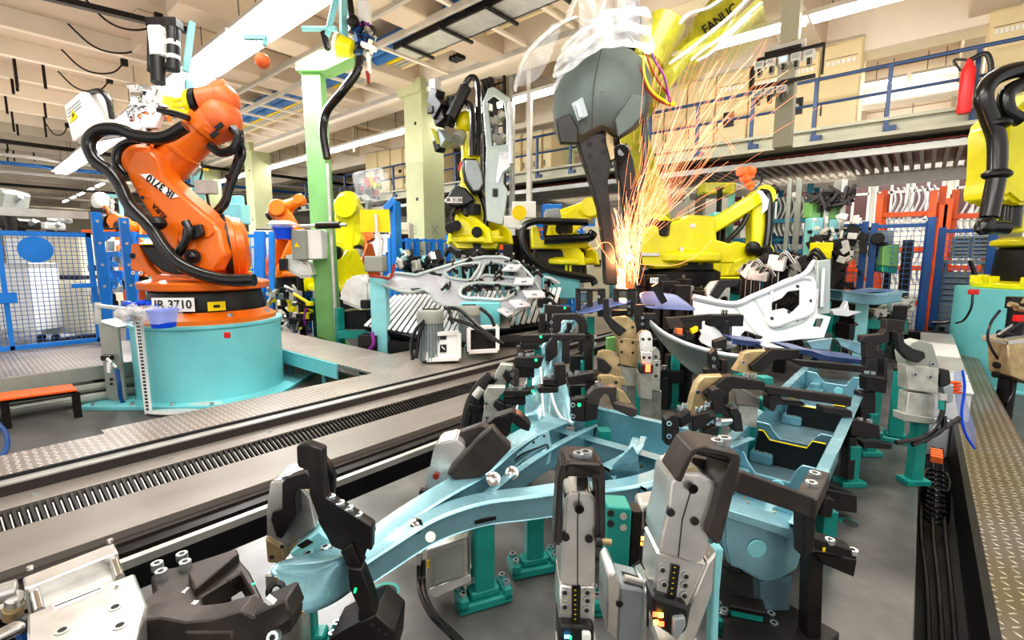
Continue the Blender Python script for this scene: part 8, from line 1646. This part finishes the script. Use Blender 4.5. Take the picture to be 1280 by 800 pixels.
for pts in ([(642, 112), (646, 92), (652, 76), (662, 60), (676, 46), (692, 33), (706, 24), (722, 18)], [(692, 110), (698, 94), (712, 76), (728, 60), (744, 46), (752, 34)], [(722, 18), (734, 26), (746, 24), (752, 8), (756, -12)], [(706, 24), (715, 6), (722, -14)], [(752, 34), (762, 30), (778, 32), (788, 42), (796, 60), (806, 76)], [(700, 62), (720, 40), (738, 30)]):
 rows = [[(x-1.5+rnd.uniform(-1, 1), y, .35), (x+1.5+rnd.uniform(-.5, 2), y+3, .42), (x+4, y+5, .33)] for x, y in pts]; drape(rows, 'film_fold', 'film_thick')
rows = [[(644+(700-644)*g+rnd.uniform(-3, 3), 108-80*math.sin(g*PI/2)*(1-.2*h)+h*34*math.sin(g*PI), .25+.08*rnd.random()) for h in (0, .35, .7, 1)] for g in [k/9 for k in range(10)]]
drape(rows, 'film_sheet')
rows = [[(722+7*i+rnd.uniform(-3, 3), -14+18*j+rnd.uniform(-4, 4), .2+.15*rnd.random()) for j in range(5)] for i in range(12)]; drape(rows, 'film_sheet')
t2 = thing('green_film', 'yellow green transparent plastic hood at the top beside the robot arm with lettering', 'plastic film', H_(890, 50, .2))
rows = [[(838+i*16+j*3, 74-i*11+j*11-6*math.sin(i), .25+.12*math.sin(j*1.1)+.05*rnd.random()) for j in range(5)] for i in range(8)]; drape(rows, 'hood_sheet', 'green_film')
for pts in ([(835, 78), (860, 62), (885, 40), (910, 22), (940, -10)], [(862, 74), (880, 58), (905, 44), (930, 20), (952, 0)], [(848, 28), (856, 18), (868, 12), (884, 10), (905, -6)], [(870, 74), (885, 68), (905, 48), (925, 28), (938, 16)]):
 rows = [[(x-1, y, .36), (x+2, y+3, .40), (x+5, y+4, .34)] for x, y in pts]; drape(rows, 'hood_edge', 'film_thick')
# ================================================================ SPARKS
rnd = random.Random(202); m = MB(); src = (783, 318)
for i in range(300):
 ang = math.radians(rnd.gauss(66, 11)); L0 = rnd.random()**1.3*240; ln = 18+rnd.random()*85; b0 = rnd.uniform(-.5, .5)
 c_ = rnd.uniform(-.00035, .0007); pts = []
 if L0+ln > 350: ln = 350-L0
 sx = src[0]+rnd.uniform(-14, 14)
 for k in range(5): r_ = L0+ln*k/4; pts.append(H_(sx+math.cos(ang)*r_+c_*r_*r_, src[1]-math.sin(ang)*r_+c_*.8*r_*r_, b0*(r_/200)))
 m.use('spark_hot' if rnd.random() < .22 else 'spark'); m.tube(pts, .0012+.001*rnd.random(), n=3, sm=False)
for i in range(120):
 ang = math.radians(rnd.uniform(70, 115)); ln = 20+rnd.random()*60; sx = src[0]+rnd.uniform(-12, 16); sy = src[1]+rnd.uniform(-5, 40)
 m.use('spark_hot' if rnd.random() < .35 else 'spark'); m.tube([H_(sx+math.cos(ang)*ln*k/3, sy-math.sin(ang)*ln*k/3, rnd.uniform(-.05, .1)) for k in range(4)], .002, n=3, sm=False)
for pts in ([(790, 250), (800, 222), (815, 215), (826, 225), (834, 250)], [(765, 330), (745, 300), (748, 308), (735, 312)], [(878, 196), (896, 176), (908, 178), (918, 194)], [(745, 312), (752, 304), (762, 304), (768, 314)], [(860, 190), (880, 170), (900, 165), (920, 188)], [(800, 330), (840, 332), (870, 320), (890, 300)]):
 m.use('spark'); m.tube([H_(x, y, .1) for x, y in pts], .0028, n=4)
tag(m.build('welding_sparks'), 'spray of orange welding sparks flying up to the right from the tool tip', 'sparks', kind='stuff')
m = MB().use('spark_hot'); m.ball(H_(786, 322, .1), .03, (1, 1, 1.6), n=10); tag(m.build('weld_spot'), 'glowing weld point at the tip of the hanging tool', 'weld point')
# ================================================================ WELD GLOW AND UNSEEN AREA LIGHTS
point(H_(784, 315, .35), 25, (1, .45, .2), .08)
area((-.8, 2.2, 5.2), 2.6, 75, sy=1.2)  # unseen overhead lights, put in so upward faces come out brighter
area((-3.2, 1.6, 5.2), 2.6, 85, sy=1.2)
area((-1.2, 4.6, 5.25), 2.4, 85, sy=1.2)
area((1.2, .4, 5.2), 2.6, 40, sy=1.2)
area((-6.0, 1.2, 5.3), 2.0, 60, sy=1.2)
area((-2.5, -1.8, 4.6), 3.0, 50, rot=(math.radians(25), 0, 0), sy=1.5)
area((-9, 5.2, 4.2), 7, 130, rot=(PI, 0, 0), col=(1, .88, .72))  # added uplights, no fixtures, unseen from below; they brighten the ceiling
area((-20, 4, 4.0), 10, 230, rot=(PI, 0, 0), col=(1, .88, .72), sy=9)
area((-2, 7, 4.4), 6, 110, rot=(PI, 0, 0), col=(1, .88, .72))
area((-6, 19, 3.6), 9, 260, rot=(PI, 0, 0), col=(1, .88, .72))
area((-1, 18.5, 5.6), 6, 220, col=(1, .95, .9))
area((-1, 20.5, 3.6), 9, 190, rot=(PI/2, 0, 0), sy=4)  # added light facing the back wall to lift it, no lamp stands there
area((-1.5, 10.6, 4.9), 7, 32, rot=(math.radians(95), 0, 0), sy=1.2)  # two added lights aimed at gantry and racks, unseen from behind
area((-.5, 9.2, 3.2), 4, 35, rot=(math.radians(85), 0, 0), sy=1.5)
for k, pts in enumerate([[(1070, 528), (1085, 545), (1105, 548), (1122, 540), (1116, 530)], [(690, 640), (700, 665), (715, 690), (760, 700)], [(740, 700), (745, 740), (770, 775), (790, 800)], [(900, 700), (930, 715), (990, 705), (1010, 690)]]):
 m = MB().use('rubber' if k else 'motor_grey'); m.tube([pz(x, y, PZ+.01) for x, y in pts], .006, n=6); tag(m.build('plate_cable'), 'thin cable lying on the steel base plate below the fixture', 'cable', 'thin cables on the base plate')
area((1.6, 3.6, 5.0), 2.4, 75)  # added overhead light that brightens the right walkway tread
